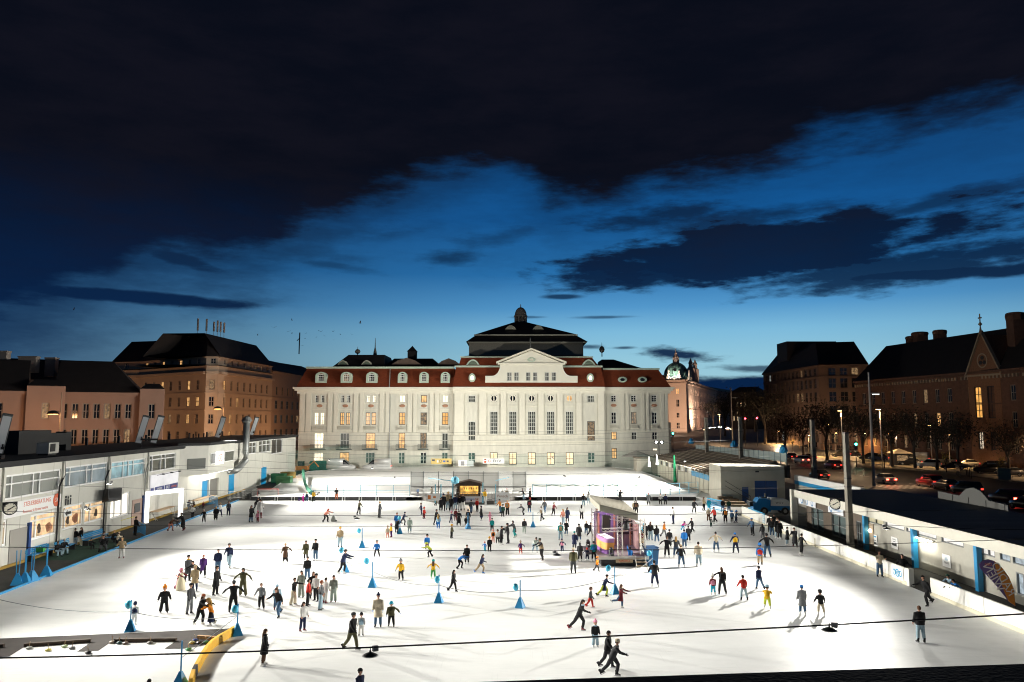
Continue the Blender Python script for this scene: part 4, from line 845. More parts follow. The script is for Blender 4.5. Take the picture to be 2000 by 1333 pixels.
for px_, w_, lb in ((1577, 4.3, 'long white board with pale blue emblems at the far end of the brown pavilion front'), (1633, 3.2, 'white board with pale blue emblem beside the round clock on the brown pavilion front')):
    u, z = PW.px(px_, 992 if px_ < 1600 else 1006, .05); p = PW.world(u-w_/2, -.05)
    t = thing('emblem_board', lb, 'sign', (p.x, p.y, 2.05), PW.rz, 'emblem boards on the pavilion front'); MB().box(0, w_, -.04, 0, 0, .72).build('panel', [mat('board_lit', (.72, .74, .78), .5)], t)
    for k in range(3 if w_ > 4 else 1):
        b = MB(); n = 12; x = w_*(.2+.3*k); b.add([(x+.3*cos(2*pi*j/n), -.046, .36+.3*sin(2*pi*j/n)) for j in range(n)]+[(x+.18*cos(2*pi*j/n), -.046, .36+.18*sin(2*pi*j/n)) for j in range(n)], [(j, (j+1) % n, n+(j+1) % n, n+j) for j in range(n)]); b.build('emblem', [mat('pale_blue_print', (.12, .28, .5), .5)], t)
    if w_ < 4: txt('lettering', 'WIENER EISLAUF', .3, MAT['pale_blue_print'], t, (1.95, -.046, .36), sx=.8)
u, z = PW.px(*Z8(160, 672), 1.3); p = PW.world(u, -1.3); clock('wall_clock', (p.x, p.y, z), PW.rz+R(50), .40, 'round cream faced clock on the pavilion fascia left of the concrete mast')
def tube_lamp(px0, py0, px1, py1, off, label, pw):
    a, c = PW.px(px0, py0, off), PW.px(px1, py1, off); p = PW.world((a[0]+c[0])/2, -off); t = thing('tube_lamp', label, 'lamp', (p.x, p.y, (a[1]+c[1])/2), PW.rz); w = abs(c[0]-a[0])/2
    MB().box(-w, w, .02, .14, 0, .1).build('housing', [WHP], t); MB().box(-w, w, -.02, .018, 0, .09).build('tube', [mat('tube_glow', (1, 1, 1), .4, emit=(1, .95, .8), es=9)], t)
    l = bpy.data.lights.new('tube_light', 'AREA'); l.shape = 'RECTANGLE'; l.size = 2*w; l.size_y = .1; l.energy = pw; l.color = (1, .93, .75); o = bpy.data.objects.new('tube_light', l); COL.objects.link(o); o.parent = t; o.location = (0, -.12, .02); o.rotation_euler = (R(40), 0, 0)
tube_lamp(1789, 1051, 1820, 1060, .2, 'bright fluorescent tube lamp under the clerestory of the pavilion', 60)
t = thing('wall_lamp', 'small round glowing wall lamp over the tan pavilion door', 'lamp', (28.4, 76-PW.px(1702, 1037)[0], PW.px(1702, 1037)[1]), PW.rz); MB().lathe([(.05, -.14), (.13, -.08), (.15, 0), (.13, .08), (.05, .14)], n=12).build('globe', [mat('globe_glow', (1, .9, .7), .4, emit=(1, .75, .45), es=12)], t); MB().box(-.06, .06, .08, .12, -.1, .1).build('bracket', [BLK], t)
# feather flag, seen from its back
fl = thing('feather_flag', 'purple and orange feather flag with mirrored RADIO WIEN lettering by the pavilion', 'flag', (D(1985, 1183, 40).x, 40, .25), 0)
fxp = lambda px, py: (D(px, py, 40).x-fl.location.x, D(px, py, 40).z-fl.location.z)
pl = [fxp(*q) for q in ((1912, 1103), (1919, 1096), (1930, 1093.5), (1942, 1097), (1957, 1110), (1970, 1128), (1979, 1150), (1983, 1184), (1970, 1175), (1958, 1160), (1945, 1143), (1927, 1124), (1914, 1110))]
sp_ = [fxp(*q) for q in ((1942, 1097), (1957, 1110), (1970, 1128), (1979, 1150), (1983, 1184), (1970, 1175), (1961, 1155), (1953, 1132), (1945, 1112))]
MB().extr(pl, 0, .012).build('cloth', [mat('flag_purple', (.12, .075, .23), .7)], fl); MB().extr(sp_, -.012, -.003).build('cloth_stripe', [mat('flag_orange', (.60, .21, .02), .7)], fl)
MB().tube([(*q, ) if False else (q[0]+.02, .03, q[1]) for q in (pl[0], pl[1], pl[2], pl[3], pl[4], pl[5], pl[6], pl[7], (pl[7][0]+.02, -.25))], .02, 6).build('pole', [BLK], fl)
LWH = mat('flag_print', (.66, .62, .6), .6)
for s, (px_, py_), sz in (('RADIO', (1959, 1131), .62), ('WIEN', (1940, 1128), .62)):
    q = fxp(px_, py_); o = txt('lettering', s, sz, LWH, fl, (q[0], -.022, q[1]), rot=(pi/2, R(-62), pi), ext=.003); o.scale = (.95, 1, 1)
txt('lettering', 'ORF', .2, mat('flag_red', (.6, .12, .05), .6), fl, (*[fxp(1930, 1103)[0]], -.022, fxp(1930, 1103)[1]), rot=(pi/2, 0, pi))
# ---- bunker with blue doors, steps and the grandstand
BY = 95.0; bx = lambda px: D(px, 950, BY).x; bz = lambda py: D(1450, py, BY).z
CONC = mat('concrete_pale', (.40, .375, .31), .85, var=.1, scale=.8, bump=.15, bscale=12); CONC_D = mat('concrete_dark', (.15, .125, .095), .9, var=.25)
bk = thing('service_building', 'pale concrete service block with a blue door and a wide blue double gate', 'building', (bx(1410), BY, 0)); ox = bx(1410)
hz_ = bz(911); b = MB(); hol = [(bx(1449)-ox, bx(1462)-ox, .02, bz(952)), (bx(1474)-ox, bx(1518)-ox, .35, bz(939.5))]
wall_holes(b, 0, bx(1533)-ox, 0, hz_, hol, 0, .25); W_ = bx(1533)-ox; b.quad((0, 0, 0), (0, 6, 0), (0, 6, hz_), (0, 0, hz_)); b.quad((W_, 0, 0), (W_, 6, 0), (W_, 6, hz_), (W_, 0, hz_)); b.quad((0, 0, hz_), (W_, 0, hz_), (W_, 6, hz_), (0, 6, hz_))
b.box(-.12, 0, -.05, .3, 0, hz_+.1); b.build('wall', [CONC], bk)
GB = mat('gate_blue', (.006, .05, .20), .5)
h = hol[0]; MB().box(h[0], h[1], .1, .2, h[2], h[3]).build('door', [GB], bk); h = hol[1]; m = (h[0]+h[1])/2
for a, c in ((h[0], m-.02), (m+.02, h[1])):
    o = MB().box(a, c, .1, .2, h[2], h[3]).build('gate_leaf', [GB], bk); MB().box(a+.1, c-.1, .06, .098, (h[2]+h[3])/2-.04, (h[2]+h[3])/2+.04).build('rail', [GB], o)
MB().box(bx(1476)-ox, bx(1483)-ox, -.08, -.003, bz(923), bz(920)).build('wall_vent', [BLK], bk)
b = MB()
for k in range(4): b.box(-.6+0*k, 2.8-.55*k, -2.2+.55*k, -.02, .26*k, .26*(k+1)-.01)
o = b.build('stone_steps', [mat('timber_step', (.20, .145, .09), .8, var=.2)], loc=(bx(1410), BY, 0)); tag(o, 'brown steps in front of the concrete service block', 'steps')
b = MB(); b.tube([(.3, -.3, 2.9), (3.2, -.9, 1.1), (3.2, -.9, 0)], .035, 6).tube([(.3, -.3, 2.3), (3.2, -.9, .6)], .03, 6); o = b.build('handrail', [BLK], loc=(bx(1410), BY, 0)); tag(o, 'dark sloping handrail over the brown steps', 'handrail')
yw = thing('yard_wall', 'white topped yard wall with a blue band between service block and pavilion', 'wall', (34.5, 95, 0))
MB().box(0, .3, -18, 0, 0, 2.5).build('wall', [CONC], yw); MB().box(-.06, .36, -18, 0, 2.95, 3.6).build('coping', [BOARD], yw); MB().box(-.02, .32, -18, 0, 2.503, 2.947).build('blue_band', [BLUEP], yw)
st_ = thing('grandstand', 'dark stepped grandstand with timber benches right of the rink', 'grandstand', (26.6, 101, 0))
def gx(Y): return -.0*(Y-101)
for k in range(7):
    x0 = k*1.15; x1 = x0+1.15; z1 = 3.1+k*.27; b = MB(); b.box(x0, x1, 0, 52-k*1.2, 0 if k == 0 else z1-.6, z1); o = b.build('tier', [CONC_D], st_)
    MB().box(x0+.62, x1-.05, .3, 51-k*1.2, z1+.001, z1+.14).build('bench', [mat('bench_timber', (.085, .06, .038), .8, var=.3)], o)
sw = thing('stand_wall', 'pale slatted board wall with blue upper band below the grandstand', 'wall', (26.4, 97.5, 0))
for k in range(18):
    y = k*2.4; h = 3.15 if k > 6 else 2.9; o = MB().box(0, .12, y+.05, y+2.35, .35, h).build('wall_panel', [mat('wall_panel_pale', (.50, .475, .38), .7, var=.08)], sw)
    if 1 <= k <= 6: MB().box(-.03, -.003, y+.05, y+2.35, h-.75, h-.02).build('blue_panel', [mat('wall_blue', (.03, .22, .40), .5)], o)
    else: MB().box(-.03, -.003, y+.5, y+1.9, h-.75, h-.1).build('advert_panel', [BOARD if k % 2 else mat('advert_dark', (.05, .05, .05), .6)], o)
for k in range(19): MB().box(-.05, .18, k*2.4-.05, k*2.4+.045, 0, 3.2).build('post', [CONC], sw)
b = MB(); b.prism([(23.6, 99.8), (26.3, 97.5), (26.3, 138), (24.9, 128), (25.6, 118)], 0, .35); structure(b.build('snow_bank', [mat('packed_snow', (.66, .66, .63), .7, var=.08)]))
fg = thing('stand_fence', 'long fence of pale glass panels between blue posts along the top of the grandstand', 'fence', (34.7, 98, 0)); 
pn = MB().box(-.03, .03, .06, 2.14, 4.95, 6.1).mesh('glass_panel', [mat('fence_panel', (.20, .25, .25), .4)]); po = MB().box(-.05, .05, -.05, .05, 4.2, 6.2).mesh('post', [mat('post_dark_blue', (.015, .06, .11), .5)])
for k in range(22):
    inst('glass_panel', pn, fg, (0, k*2.2, -k*.024)); inst('post', po, fg, (0, k*2.2, -k*.024))
MB().box(-.2, .2, -.5, 48.5, 3.0, 4.6).build('base_wall', [CONC_D], fg)
for px_, Y, lb in ((1366, 150, 'blue cloth bundle on the fence by the left mast'), (1433, 121, 'blue cloth bundle on the fence left of the second mast'), (1524, 99, 'blue cloth bundle at the right end of the fence')):
    p = D(px_, 800, Y); p.z = 6.0 if Y < 140 else 5.6; b = MB(); rn = random.Random(int(px_)); b.lathe([(.1, 0), (.45, .1), (.52, .4), (.36, .75), (.2, 1.0), (.05, 1.05)], n=12)
    b.v = [(x*rn.uniform(.8, 1.2)*1.1, y*rn.uniform(.8, 1.2), z*rn.uniform(.9, 1.1)) for x, y, z in b.v]; o = b.build('cloth_bundle', [BLUEP], loc=(p.x, 34.7*0+Y, p.z)); o.location.x = 34.7; tag(o, lb, 'cloth', 'blue cloth bundles on the fence')
def mast(px, X, ztop, zb, w, lab):
    w *= .74
    Y = X*F/(px-1000)*1.0; t = thing('concrete_mast', lab, 'mast', (X, Y, 0), R(8), 'concrete masts right of the rink')
    MB().add([(-w*.62, -w*.62, zb), (w*.62, -w*.62, zb), (w*.62, w*.62, zb), (-w*.62, w*.62, zb), (-w*.48, -w*.48, ztop), (w*.48, -w*.48, ztop), (w*.48, w*.48, ztop), (-w*.48, w*.48, ztop)], [(0, 1, 5, 4), (1, 2, 6, 5), (2, 3, 7, 6), (3, 0, 4, 7), (4, 5, 6, 7)]).build('shaft', [mat('mast_concrete', (.19, .172, .14), .85, var=.12, scale=1.5, bump=.1)], t)
    for z in ([ztop*.55, ztop*.62] if zb < 1 else [ztop*.8]): MB().box(-w*.6, w*.6, -w*.6, w*.6, z, z+.12).build('clamp', [mat('clamp_steel', (.12, .11, .10), .5, .6)], t)
    MB().box(-w*.5, w*.5, -w*.5, w*.5, ztop+.002, ztop+.1).build('cap', [MAT['clamp_steel']], t); return (X, Y, ztop)
MS = [mast(1647, 26.1, 9.2, 0, .46, 'nearest square concrete mast standing in front of the pavilion clock'), mast(1583, 38, 10.2, 0, .62, 'concrete mast rising behind the far end of the pavilion roof'), mast(1443, 33.6, 10.6, 3.0, .62, 'concrete mast in the middle of the grandstand by the fence'), mast(1377, 33.6, 10.6, 3.0, .6, 'concrete mast at the far end of the grandstand'), mast(1306, 33.0, 9.6, 0, .5, 'slim dark mast at the right corner of the concert hall')]
# blue mesh barriers on the boards, ice resurfacer
def mesh_fence(px0, py0, px1, py1, label):
    a, c = G(px0, py0), G(px1, py1); L = (c-a).length; t = thing('mesh_barrier', label, 'barrier', a, atan2(c.y-a.y, c.x-a.x), 'blue mesh barriers by the rink gate')
    b = MB(); n = int(L/.22); b.box(0, L, -.03, .03, 0, .07); b.box(0, L, -.03, .03, 1.05, 1.15)
    for k in range(n+1): b.box(L*k/n-.02, L*k/n+.02, -.02, .02, .07, 1.05)
    for k in range(1, 5): b.box(0, L, -.018, .018, .22*k-.012, .22*k+.012)
    b.build('mesh_panel', [mat('barrier_blue', (.03, .33, .58), .5)], t); return t
mesh_fence(1382, 992, 1413, 999, 'blue mesh barrier left of the gap where skaters enter'); mesh_fence(1462, 1013, 1494, 1027, 'blue mesh barrier with a yellow label in front of the ice resurfacer')
zb_ = thing('ice_resurfacer', 'blue and white ice resurfacing machine parked behind the boards', 'ice resurfacer', G(1503, 1004), R(-6))
BL2 = mat('machine_blue', (.01, .20, .50), .35, coat=.3); b = MB()
b.extr([(-1.9, .35), (-.05, .35), (-.05, 1.55), (-.6, 1.75), (-1.3, 1.72), (-1.55, 1.3), (-1.9, 1.15)], -.95, .95); zc_ = b.build('cab_body', [BL2], zb_)
b = MB(); b.extr([(-.02, .5), (1.95, .5), (1.95, .95), (-.02, .95)], -.95, .95); b.build('rear_body', [BL2], zb_)
b = MB(); b.extr([(-.02, .953), (1.95, .953), (1.9, 1.5), (1.7, 1.62), (-.02, 1.74)], -.9, .9); b.build('snow_tank', [WHP], zb_)
b = MB(); b.box(-2.25, -1.92, -.9, .9, .9, 1.35); b.tube([(-1.9, .3, 1.2), (-2.35, .3, 1.7)], .05, 6); b.build('bumper', [BLK], zb_)
b = MB(); b.box(-.85, -.4, -.35, .35, 1.72, 1.8); b.box(-.45, -.38, -.35, .35, 1.8, 2.2); b.build('seat', [BLK], zb_); MB().tube([(-1.15, 0, 1.7), (-1.0, 0, 2.1)], .03, 6).build('steering_column', [BLK], zb_)
wh = MB(); wh.lathe([(.2, -.14), (.38, -.12), (.42, 0), (.38, .12), (.2, .14)], n=18, M=Matrix.Rotation(pi/2, 4, 'X')); wm_ = wh.mesh('wheel', [mat('tyre', (.02, .02, .02), .8)]); rim = MB().lathe([(.19, -.16), (.19, .16)], n=14, M=Matrix.Rotation(pi/2, 4, 'X')).mesh('rim', [mat('rim_grey', (.35, .34, .32), .4, .5)])
for x in (-.75, 1.45):
    for y in (-.9, .9): o = inst('wheel', wm_, zb_, (x, y, .42)); inst('rim', rim, o)
txt('lettering', 'W E V', .3, BLK, zb_, (.9, -.905, 1.28))
# ================================================================== beyond the street
def zr(Y): return max(0.0, min(1.0, (Y-215)/125))*5.6
def GR(px, py):
    p = G(px, py, 0)
    for _ in range(12): p = G(px, py, min(zr(p.y), 9.5))
    return p
me = MB(); rows_ = [(30, 215), (30, 250), (28, 290), (26, 340), (26, 900)]; rw2 = [118, 140, 160, 190, 420]
me.add([(x, y, zr(y)-.04 if i else -.055) for i, (x, y) in enumerate(rows_)]+[(x, y, zr(y)-.04 if i else -.055) for i, ((_, y), x) in enumerate(zip(rows_, rw2))], [(i, 5+i, 6+i, i+1) for i in range(4)])
structure(me.build('rising_street', [MAT['road_asphalt']]))
me = MB(); q = [GR(*p) for p in ((1316, 862), (1366, 866), (1420, 857), (1400, 850), (1330, 849))]; me.add([(p.x, p.y, zr(p.y)+.03) for p in q], [(0, 1, 2, 3, 4)]); structure(me.build('lawn', [GRASS]))
BRICK = mat('dark_brick', (.10, .048, .030), .9, var=.3, scale=1.2); SANDST = mat('sandstone_trim', (.26, .20, .135), .85, var=.15)
OFFST = mat('office_stone', (.115, .075, .055), .85, var=.1)
sch, P_, W_, ro_ = facade('brick_school', 'dark red brick gothic school with stone trim, steep roof and lit pointed windows', [(1672, 222), (1880, 181), (2001, 163), (2160, 146)], 0, 21.2,
    [(3.0, 3.2, 1.3, 4.2, 0), (8.6, 3.4, 1.4, 4.2, 0), (14.4, 3.4, 1.5, 4.2, 0)], 10.5, BRICK, SANDST, lits=((.05, WARM), (.06, DIM)), trims=((13.7, .3, .2), (7.9, .3, .2), (20.2, .35, .35), (20.8, .5, .6)), seed=8, depth=24, ridge='gable')
b = MB()
for w_, L in zip(W_, [(P_[i+1]-P_[i]).length for i in range(3)]):
    b = MB(); n = int(L/1.1)
    for k in range(n): b.box(.3+k*1.1, .75+k*1.1, -.33, -.003, 19.5, 20.2)
    b.build('corbel', [SANDST], w_)['kind'] = 'stuff'
# gabled projection with tracery
gp0, gp1 = D(1884, 800, 180), D(1946, 800, 171); L = (gp1.xy-gp0.xy).length; rz_ = atan2(gp1.y-gp0.y, gp1.x-gp0.x); o0 = sch.location
gv = MB(); gh = [(L*.18, L*.40, 10.6, 17.8), (L*.58, L*.80, 10.6, 17.8), (L*.22, L*.38, 3.6, 7.6), (L*.60, L*.76, 3.6, 7.6)]
wall_holes(gv, 0, L, 0, 20.6, gh, 0, .4); gv.quad((0, 0, 0), (0, 4, 0), (0, 4, 20.6), (0, 0, 20.6)); gv.quad((L, 0, 0), (L, 4, 0), (L, 4, 20.6), (L, 0, 20.6)); gv.extr([(-.1, 20.6), (L+.1, 20.6), (L/2, 29.6)], 0, 9)
gbl = gv.build('gable', [mat('gable_brick', (.17, .082, .042), .9, var=.3)], sch, loc=(gp0.x-o0.x, gp0.y-o0.y-2.0, 0)); gbl.rotation_euler.z = rz_
for i, h in enumerate(gh): window(gbl, *h, .2, 2, 4, AMBER if i < 2 else lit('lit_cream', (1, .82, .6), .8, .8, .4), BLK, .16, arch=True)
b = MB()
for s in (0, 1):
    p0 = (0-.35, 20.4) if s == 0 else (L+.35, 20.4)
    pts = [p0, (L/2, 29.9), (L/2, 30.5), (p0[0]+(-.35 if s == 0 else .35), 20.4)]; b.extr(pts if s == 0 else pts[::-1], -.3, .6)
b.box(-.6, L+.6, -.35, -.003, 20.1, 20.5); b.build('coping', [SANDST], gbl)
b = MB(); n = 18; b.add([(L/2+1.5*cos(2*pi*j/n), -.12, 23.6+1.7*sin(2*pi*j/n)) for j in range(n)]+[(L/2+1.2*cos(2*pi*j/n), -.12, 23.6+1.4*sin(2*pi*j/n)) for j in range(n)], [(j, (j+1) % n, n+(j+1) % n, n+j) for j in range(n)]); b.build('tracery', [SANDST], gbl)
for q in ((0, .65), (-.55, -.45), (.55, -.45)): MB().lathe([(.5, 0), (.5, .1)], n=6, M=Matrix.Translation((L/2+q[0], -.003, 23.6+q[1])) @ Matrix.Rotation(pi/2, 4, 'X')).build('rose_light', [BLK], gbl)
b = MB(); b.lathe([(.35, 0), (.15, 1.2), (.12, 1.6), (.45, 2.0), (.1, 2.5)], n=8); b.box(-.1, .1, -.08, .08, 2.3, 4.4); b.box(-.5, .5, -.07, .07, 3.3, 3.6); b.build('finial', [SANDST], gbl, loc=(L/2, 0, 29.9))
def chim(px, py, Y, w, h, lab, g='brick chimneys on the school roof'):
    p = D(px, py, Y); t = thing('brick_chimney', lab, 'chimney', p, 0, g); MB().box(-w/2, w/2, -w/2, w/2, -h-5, -.0).build('shaft', [BRICK], t); MB().lathe([(w*.72, -h*.25), (w*.78, -h*.1), (w*.72, 0), (w*.5, .15)], n=8).build('crown', [BRICK], t)
for a in ((1982, 612, 172, 2.6, 6.5, 'tall brick chimney at the right picture edge'), (1796, 650, 214, 3.0, 4, 'wide brick chimney of the middle pair, the taller'), (1781, 658, 216, 2.4, 3, 'brick chimney of the middle pair, the shorter'), (1835, 646, 206, 2.4, 4.5, 'single brick chimney right of the middle pair')): chim(*a)
facade('office_building', 'dark stone office building with rows of tall windows and a dark mansard roof', [(1493, 286), (1602, 240), (1700, 236)], 0, 27.3,
    [[(3, 3.2, 1.9, 3.35, 0), (7.6, 3.0, 1.9, 3.35, 0), (11.6, 3.1, 1.8, 3.35, 0), (15.8, 3.2, 1.8, 3.35, 0), (20, 3.2, 1.8, 3.35, 0), (24, 2.4, 1.7, 3.35, 0)], [(3, 3.2, 2.2, 3.3, 0), (7.6, 3.0, 2.2, 3.3, 0), (11.6, 3.1, 2.3, 3.3, 0), (15.8, 3.2, 2.3, 3.3, 0), (20, 3.2, 2.3, 3.3, 0), (24, 2.4, 2.2, 3.3, 0)]],
    7.6, OFFST, OFFST, lits=((.05, DIM), (.02, lit('lit_cool', (.9, 1, .95), .5, 1, .4))), trims=((23.5, .3, .25), (26.8, .5, .6), (10.9, .3, .2), (6.6, .4, .3)), seed=4, depth=26, ridge='flat')
b = MB(); p = D(1570, 700, 262); b.box(-8, 9, -5, 5, -3, 3.6); b.build('roof_block', [DARKROOF], loc=D(1572, 690, 268)); tag(bpy.data.objects['roof_block'], 'flat dark plant room on top of the office building roof', 'roof plant')
facade('rear_office', 'dark block with lit shop windows seen under the street trees', [(1600, 239.4), (1700, 235.4)], 0, 2.9, [(.3, 2.3, 2.3, 3.3, 0)], .1, OFFST, OFFST, lits=((.55, lit('lit_shop', (1, .72, .35), 1.1, .8, .3)),), seed=5, depth=2)
# palace with the green dome
PST = mat('palace_render', (.50, .36, .29), .85, var=.08); pz = 5.6
pa, P2, W2_, r2 = facade('domed_palace', 'pale pink floodlit palace with a green corner dome and statues', [(1285, 330), (1341, 322), (1400, 440)], 5, 27, [[(6.5, 2.6, 1.5, 5.2, 0), (11.0, 2.2, 1.5, 5.2, 0), (15.6, 3.2, 1.6, 5.2, 0), (21, 2.4, 1.5, 5.2, 0)], [(6.5, 2.6, 1.5, 6, 0), (11.0, 2.2, 1.5, 6, 0), (15.6, 3.2, 1.6, 6, 0), (21, 2.4, 1.5, 6, 0)]], 2.5, PST, PST, lits=((.12, WARM), (.1, DIM)), trims=((14.4, .3, .3), (25.3, .5, .5), (26.4, .6, .9), (10, .2, .2)), seed=17, depth=26)
dc = D(1321, 740, 336); gz0 = 27.2; M0 = (dc.x-pa.location.x, dc.y-pa.location.y, gz0)
rr_ = 5.3; prof = [(rr_*1.05, 0), (rr_*1.05, 1.6), (rr_, 2.0)]+[(rr_*cos(a_), 2.0+rr_*1.12*sin(a_)) for a_ in [pi/2*k/9 for k in range(1, 9)]]
dm = MB().lathe(prof, n=24).build('dome', [mat('dome_copper', (.20, .36, .29), .6, var=.15)], pa, True, loc=M0)
for k in range(12): a = 2*pi*k/12; MB().tube([(rr_*1.02*cos(a)*cos(q), rr_*1.02*sin(a)*cos(q), 2.0+rr_*1.13*sin(q)) for q in [pi/2*j/8 for j in range(8)]], .12, 5).build('rib', [mat('dome_rib', (.10, .17, .14), .6)], dm)
for k in range(6): a = 2*pi*k/6+.2; MB().lathe([(.75, 0), (.75, .3)], n=10, M=Matrix.Translation((rr_*.9*cos(a), rr_*.9*sin(a), 4.4)) @ Matrix.Rotation(a, 4, 'Z') @ Matrix.Rotation(R(62), 4, 'Y')).build('lucarne', [BLK], dm)
b = MB(); b.lathe([(1.5, 6.9), (1.5, 7.3), (1.1, 7.4), (1.1, 10.0), (1.4, 10.1), (1.4, 10.4), (1.0, 10.8), (.5, 11.6), (.55, 12.2), (.2, 12.8), (.05, 14.2)], n=12)
for k in range(8): a = 2*pi*k/8; b.box(-.16, .16, -.16, .16, 7.4, 10, 0, Matrix.Translation((1.25*cos(a), 1.25*sin(a), 0)))
b.build('lantern', [PST], dm)
for k, (dx_, dy_) in enumerate(((-4.5, -5), (0, -6), (4.6, -5.0), (6.6, 2))): MB().lathe([(.9, 0), (1.0, 1.2), (.6, 1.5), (.75, 2.6), (.45, 3.4), (.5, 3.8), (.2, 4.3)], n=9).build('statue', [mat('statue_stone', (.5, .42, .34), .8)], pa, loc=(M0[0]+dx_, M0[1]+dy_, gz0))
for px_, Y in ((1351, 352), (1359.5, 360)):
    p = D(px_, 800, Y); MB().box(-1.4, 1.4, -1.4, 1.4, 0, 6.5).lathe([(1.5, 6.5), (1.0, 7.2), (.9, 8.6), (1.2, 8.8), (.6, 10), (.1, 11.2)], n=8).build('roof_turret', [PST], pa, loc=(p.x-pa.location.x, p.y-pa.location.y, gz0))
facade('far_mansion', 'dim far mansion row receding behind the street trees', [(1396, 440), (1500, 620)], 5, 27, [(8, 3, 1.8, 6.5, 0), (13, 3, 1.8, 6.5, 0), (18, 3, 1.8, 6.5, 0)], 5, mat('dim_rose', (.22, .12, .1), .9), PST, lits=((.06, WARM),), trims=((25, .6, .6),), seed=27, depth=40)
facade('columned_house', 'far dark house with three rows of small lit windows between the trees', [(1425, 395), (1478, 385)], 5.6, 24, [(9.6, 2.4, 1.1, 2.05, 0), (13.2, 2.4, 1.1, 2.05, 0), (16.8, 2.4, 1.1, 2.05, 0)], 3, mat('dark_block', (.03, .026, .022), .9), BLK, lits=((.5, lit('lit_row', (1, .72, .40), .8, .3, .3)),), seed=41, depth=14)
# floodlights that wash the palace and street lights with their own lamps
# ---- trees
BARK = mat('bark', (.04, .03, .022), .9, var=.3, scale=4); LEAF = mat('leaf_dark', (.022, .019, .010), .8, var=.5, scale=.8); LEAF2 = mat('leaf_brown', (.032, .022, .010), .8, var=.5, scale=.8); LEAFY = mat('leaf_yellow', (.32, .22, .02), .8, var=.4)
def tree_mesh(seed, h, cr, n, lf):
    rn = random.Random(seed); tk = MB(); tips = []
    tk.tube([(0, 0, 0), (rn.uniform(-.2, .2), rn.uniform(-.2, .2), h*.3), (rn.uniform(-.4, .4), rn.uniform(-.4, .4), h*.55)], [h*.028, h*.021, h*.014], 7)
    for k in range(9):
        a = 2*pi*k/9+rn.uniform(-.3, .3); z0 = h*rn.uniform(.28, .55); r = cr*rn.uniform(.5, .95); z1 = h*rn.uniform(.6, .98)
        m = (r*.45*cos(a), r*.45*sin(a), z0+(z1-z0)*.55); e = (r*cos(a), r*sin(a), z1); tk.tube([(0, 0, z0), m, e], [h*.012, h*.007, h*.002], 5); tips += [m, e, tuple((x+y)/2 for x, y in zip(m, e))]
        for j in range(3):
            e2 = (m[0]+rn.uniform(-1, 1)*cr*.4, m[1]+rn.uniform(-1, 1)*cr*.4, m[2]+rn.uniform(.1, .35)*h*.6); tk.tube([m, e2], [h*.005, h*.0015], 4); tips.append(e2)
    cw = MB()
    for k in range(n):
        t = rn.choice(tips); s = cr*.30; c = Vector((t[0]+rn.gauss(0, s), t[1]+rn.gauss(0, s), t[2]+rn.gauss(0, s*.8))); l = rn.uniform(.10, .24)*h/10
        u = Vector((rn.gauss(0, 1), rn.gauss(0, 1), rn.gauss(0, 1))).normalized(); v = u.cross(Vector((rn.gauss(0, 1), rn.gauss(0, 1), .2))).normalized(); cw.quad(c-u*l, c-v*l*.6, c+u*l, c+v*l*.6)
    return tk.mesh('trunk', [BARK]), cw.mesh('crown', [lf])
TM = [tree_mesh(1, 12, 4.2, 1250, LEAF), tree_mesh(2, 12, 4.8, 1100, LEAF2), tree_mesh(3, 11, 3.8, 900, LEAF), tree_mesh(5, 5, 1.0, 240, LEAFY)]
def tree(px, Y, sc, k, label, group='dark street trees', zb=None):
    p = D(px, 800, Y); t = thing('street_tree', label, 'tree', (p.x, p.y, zr(Y) if zb is None else zb), px*1.7, group); t.scale = (sc, sc, sc); inst('trunk', TM[k][0], t); inst('crown', TM[k][1], t)
for i, a in enumerate(((1415, 300, 1.35, 0, 'dark tree right of the floodlit palace'), (1452, 280, 1.5, 1, 'dark tree in front of the house with lit window rows'), (1492, 262, 1.5, 0, 'dark tree at the left corner of the office building'), (1392, 360, 1.3, 2, 'small far tree just right of the green dome'),
    (1532, 212, 1.05, 1, 'dark tree before the left windows of the office building'), (1566, 205, 1.1, 2, 'dark tree behind the second concrete mast'), (1612, 198, 1.25, 0, 'dark tree left of the tall street lamp'), (1648, 190, 1.2, 1, 'dark tree behind the nearest concrete mast'), (1682, 183, 1.2, 2, 'dark tree just left of the tall street lamp pole'),
    (1738, 172, 1.05, 0, 'dark bare tree before the left bays of the brick school'), (1782, 166, 1.05, 1, 'dark bare tree before the middle bays of the brick school'), (1824, 160, 1.0, 2, 'dark bare tree left of the lit gable windows'), (1866, 155, .95, 0, 'dark bare tree beside the lit pointed windows'), (1962, 142, .8, 1, 'small dark tree near the right picture edge'),
    (1474, 330, 1.5, 2, 'far tree crown against the blue cloud right of the palace'))): tree(*a)
for a in ((1722, 165, .95, 3, 'young yellow leaved tree beside the kiosk'), (1842, 152, .85, 3, 'young yellow leaved tree behind the parked white car'), (1545, 232, .8, 3, 'lit yellow shrub tree on the orange pavement'), (1948, 140, .8, 3, 'thin yellow leaved tree below the brick school at right')): tree(*a, group='young yellow trees')
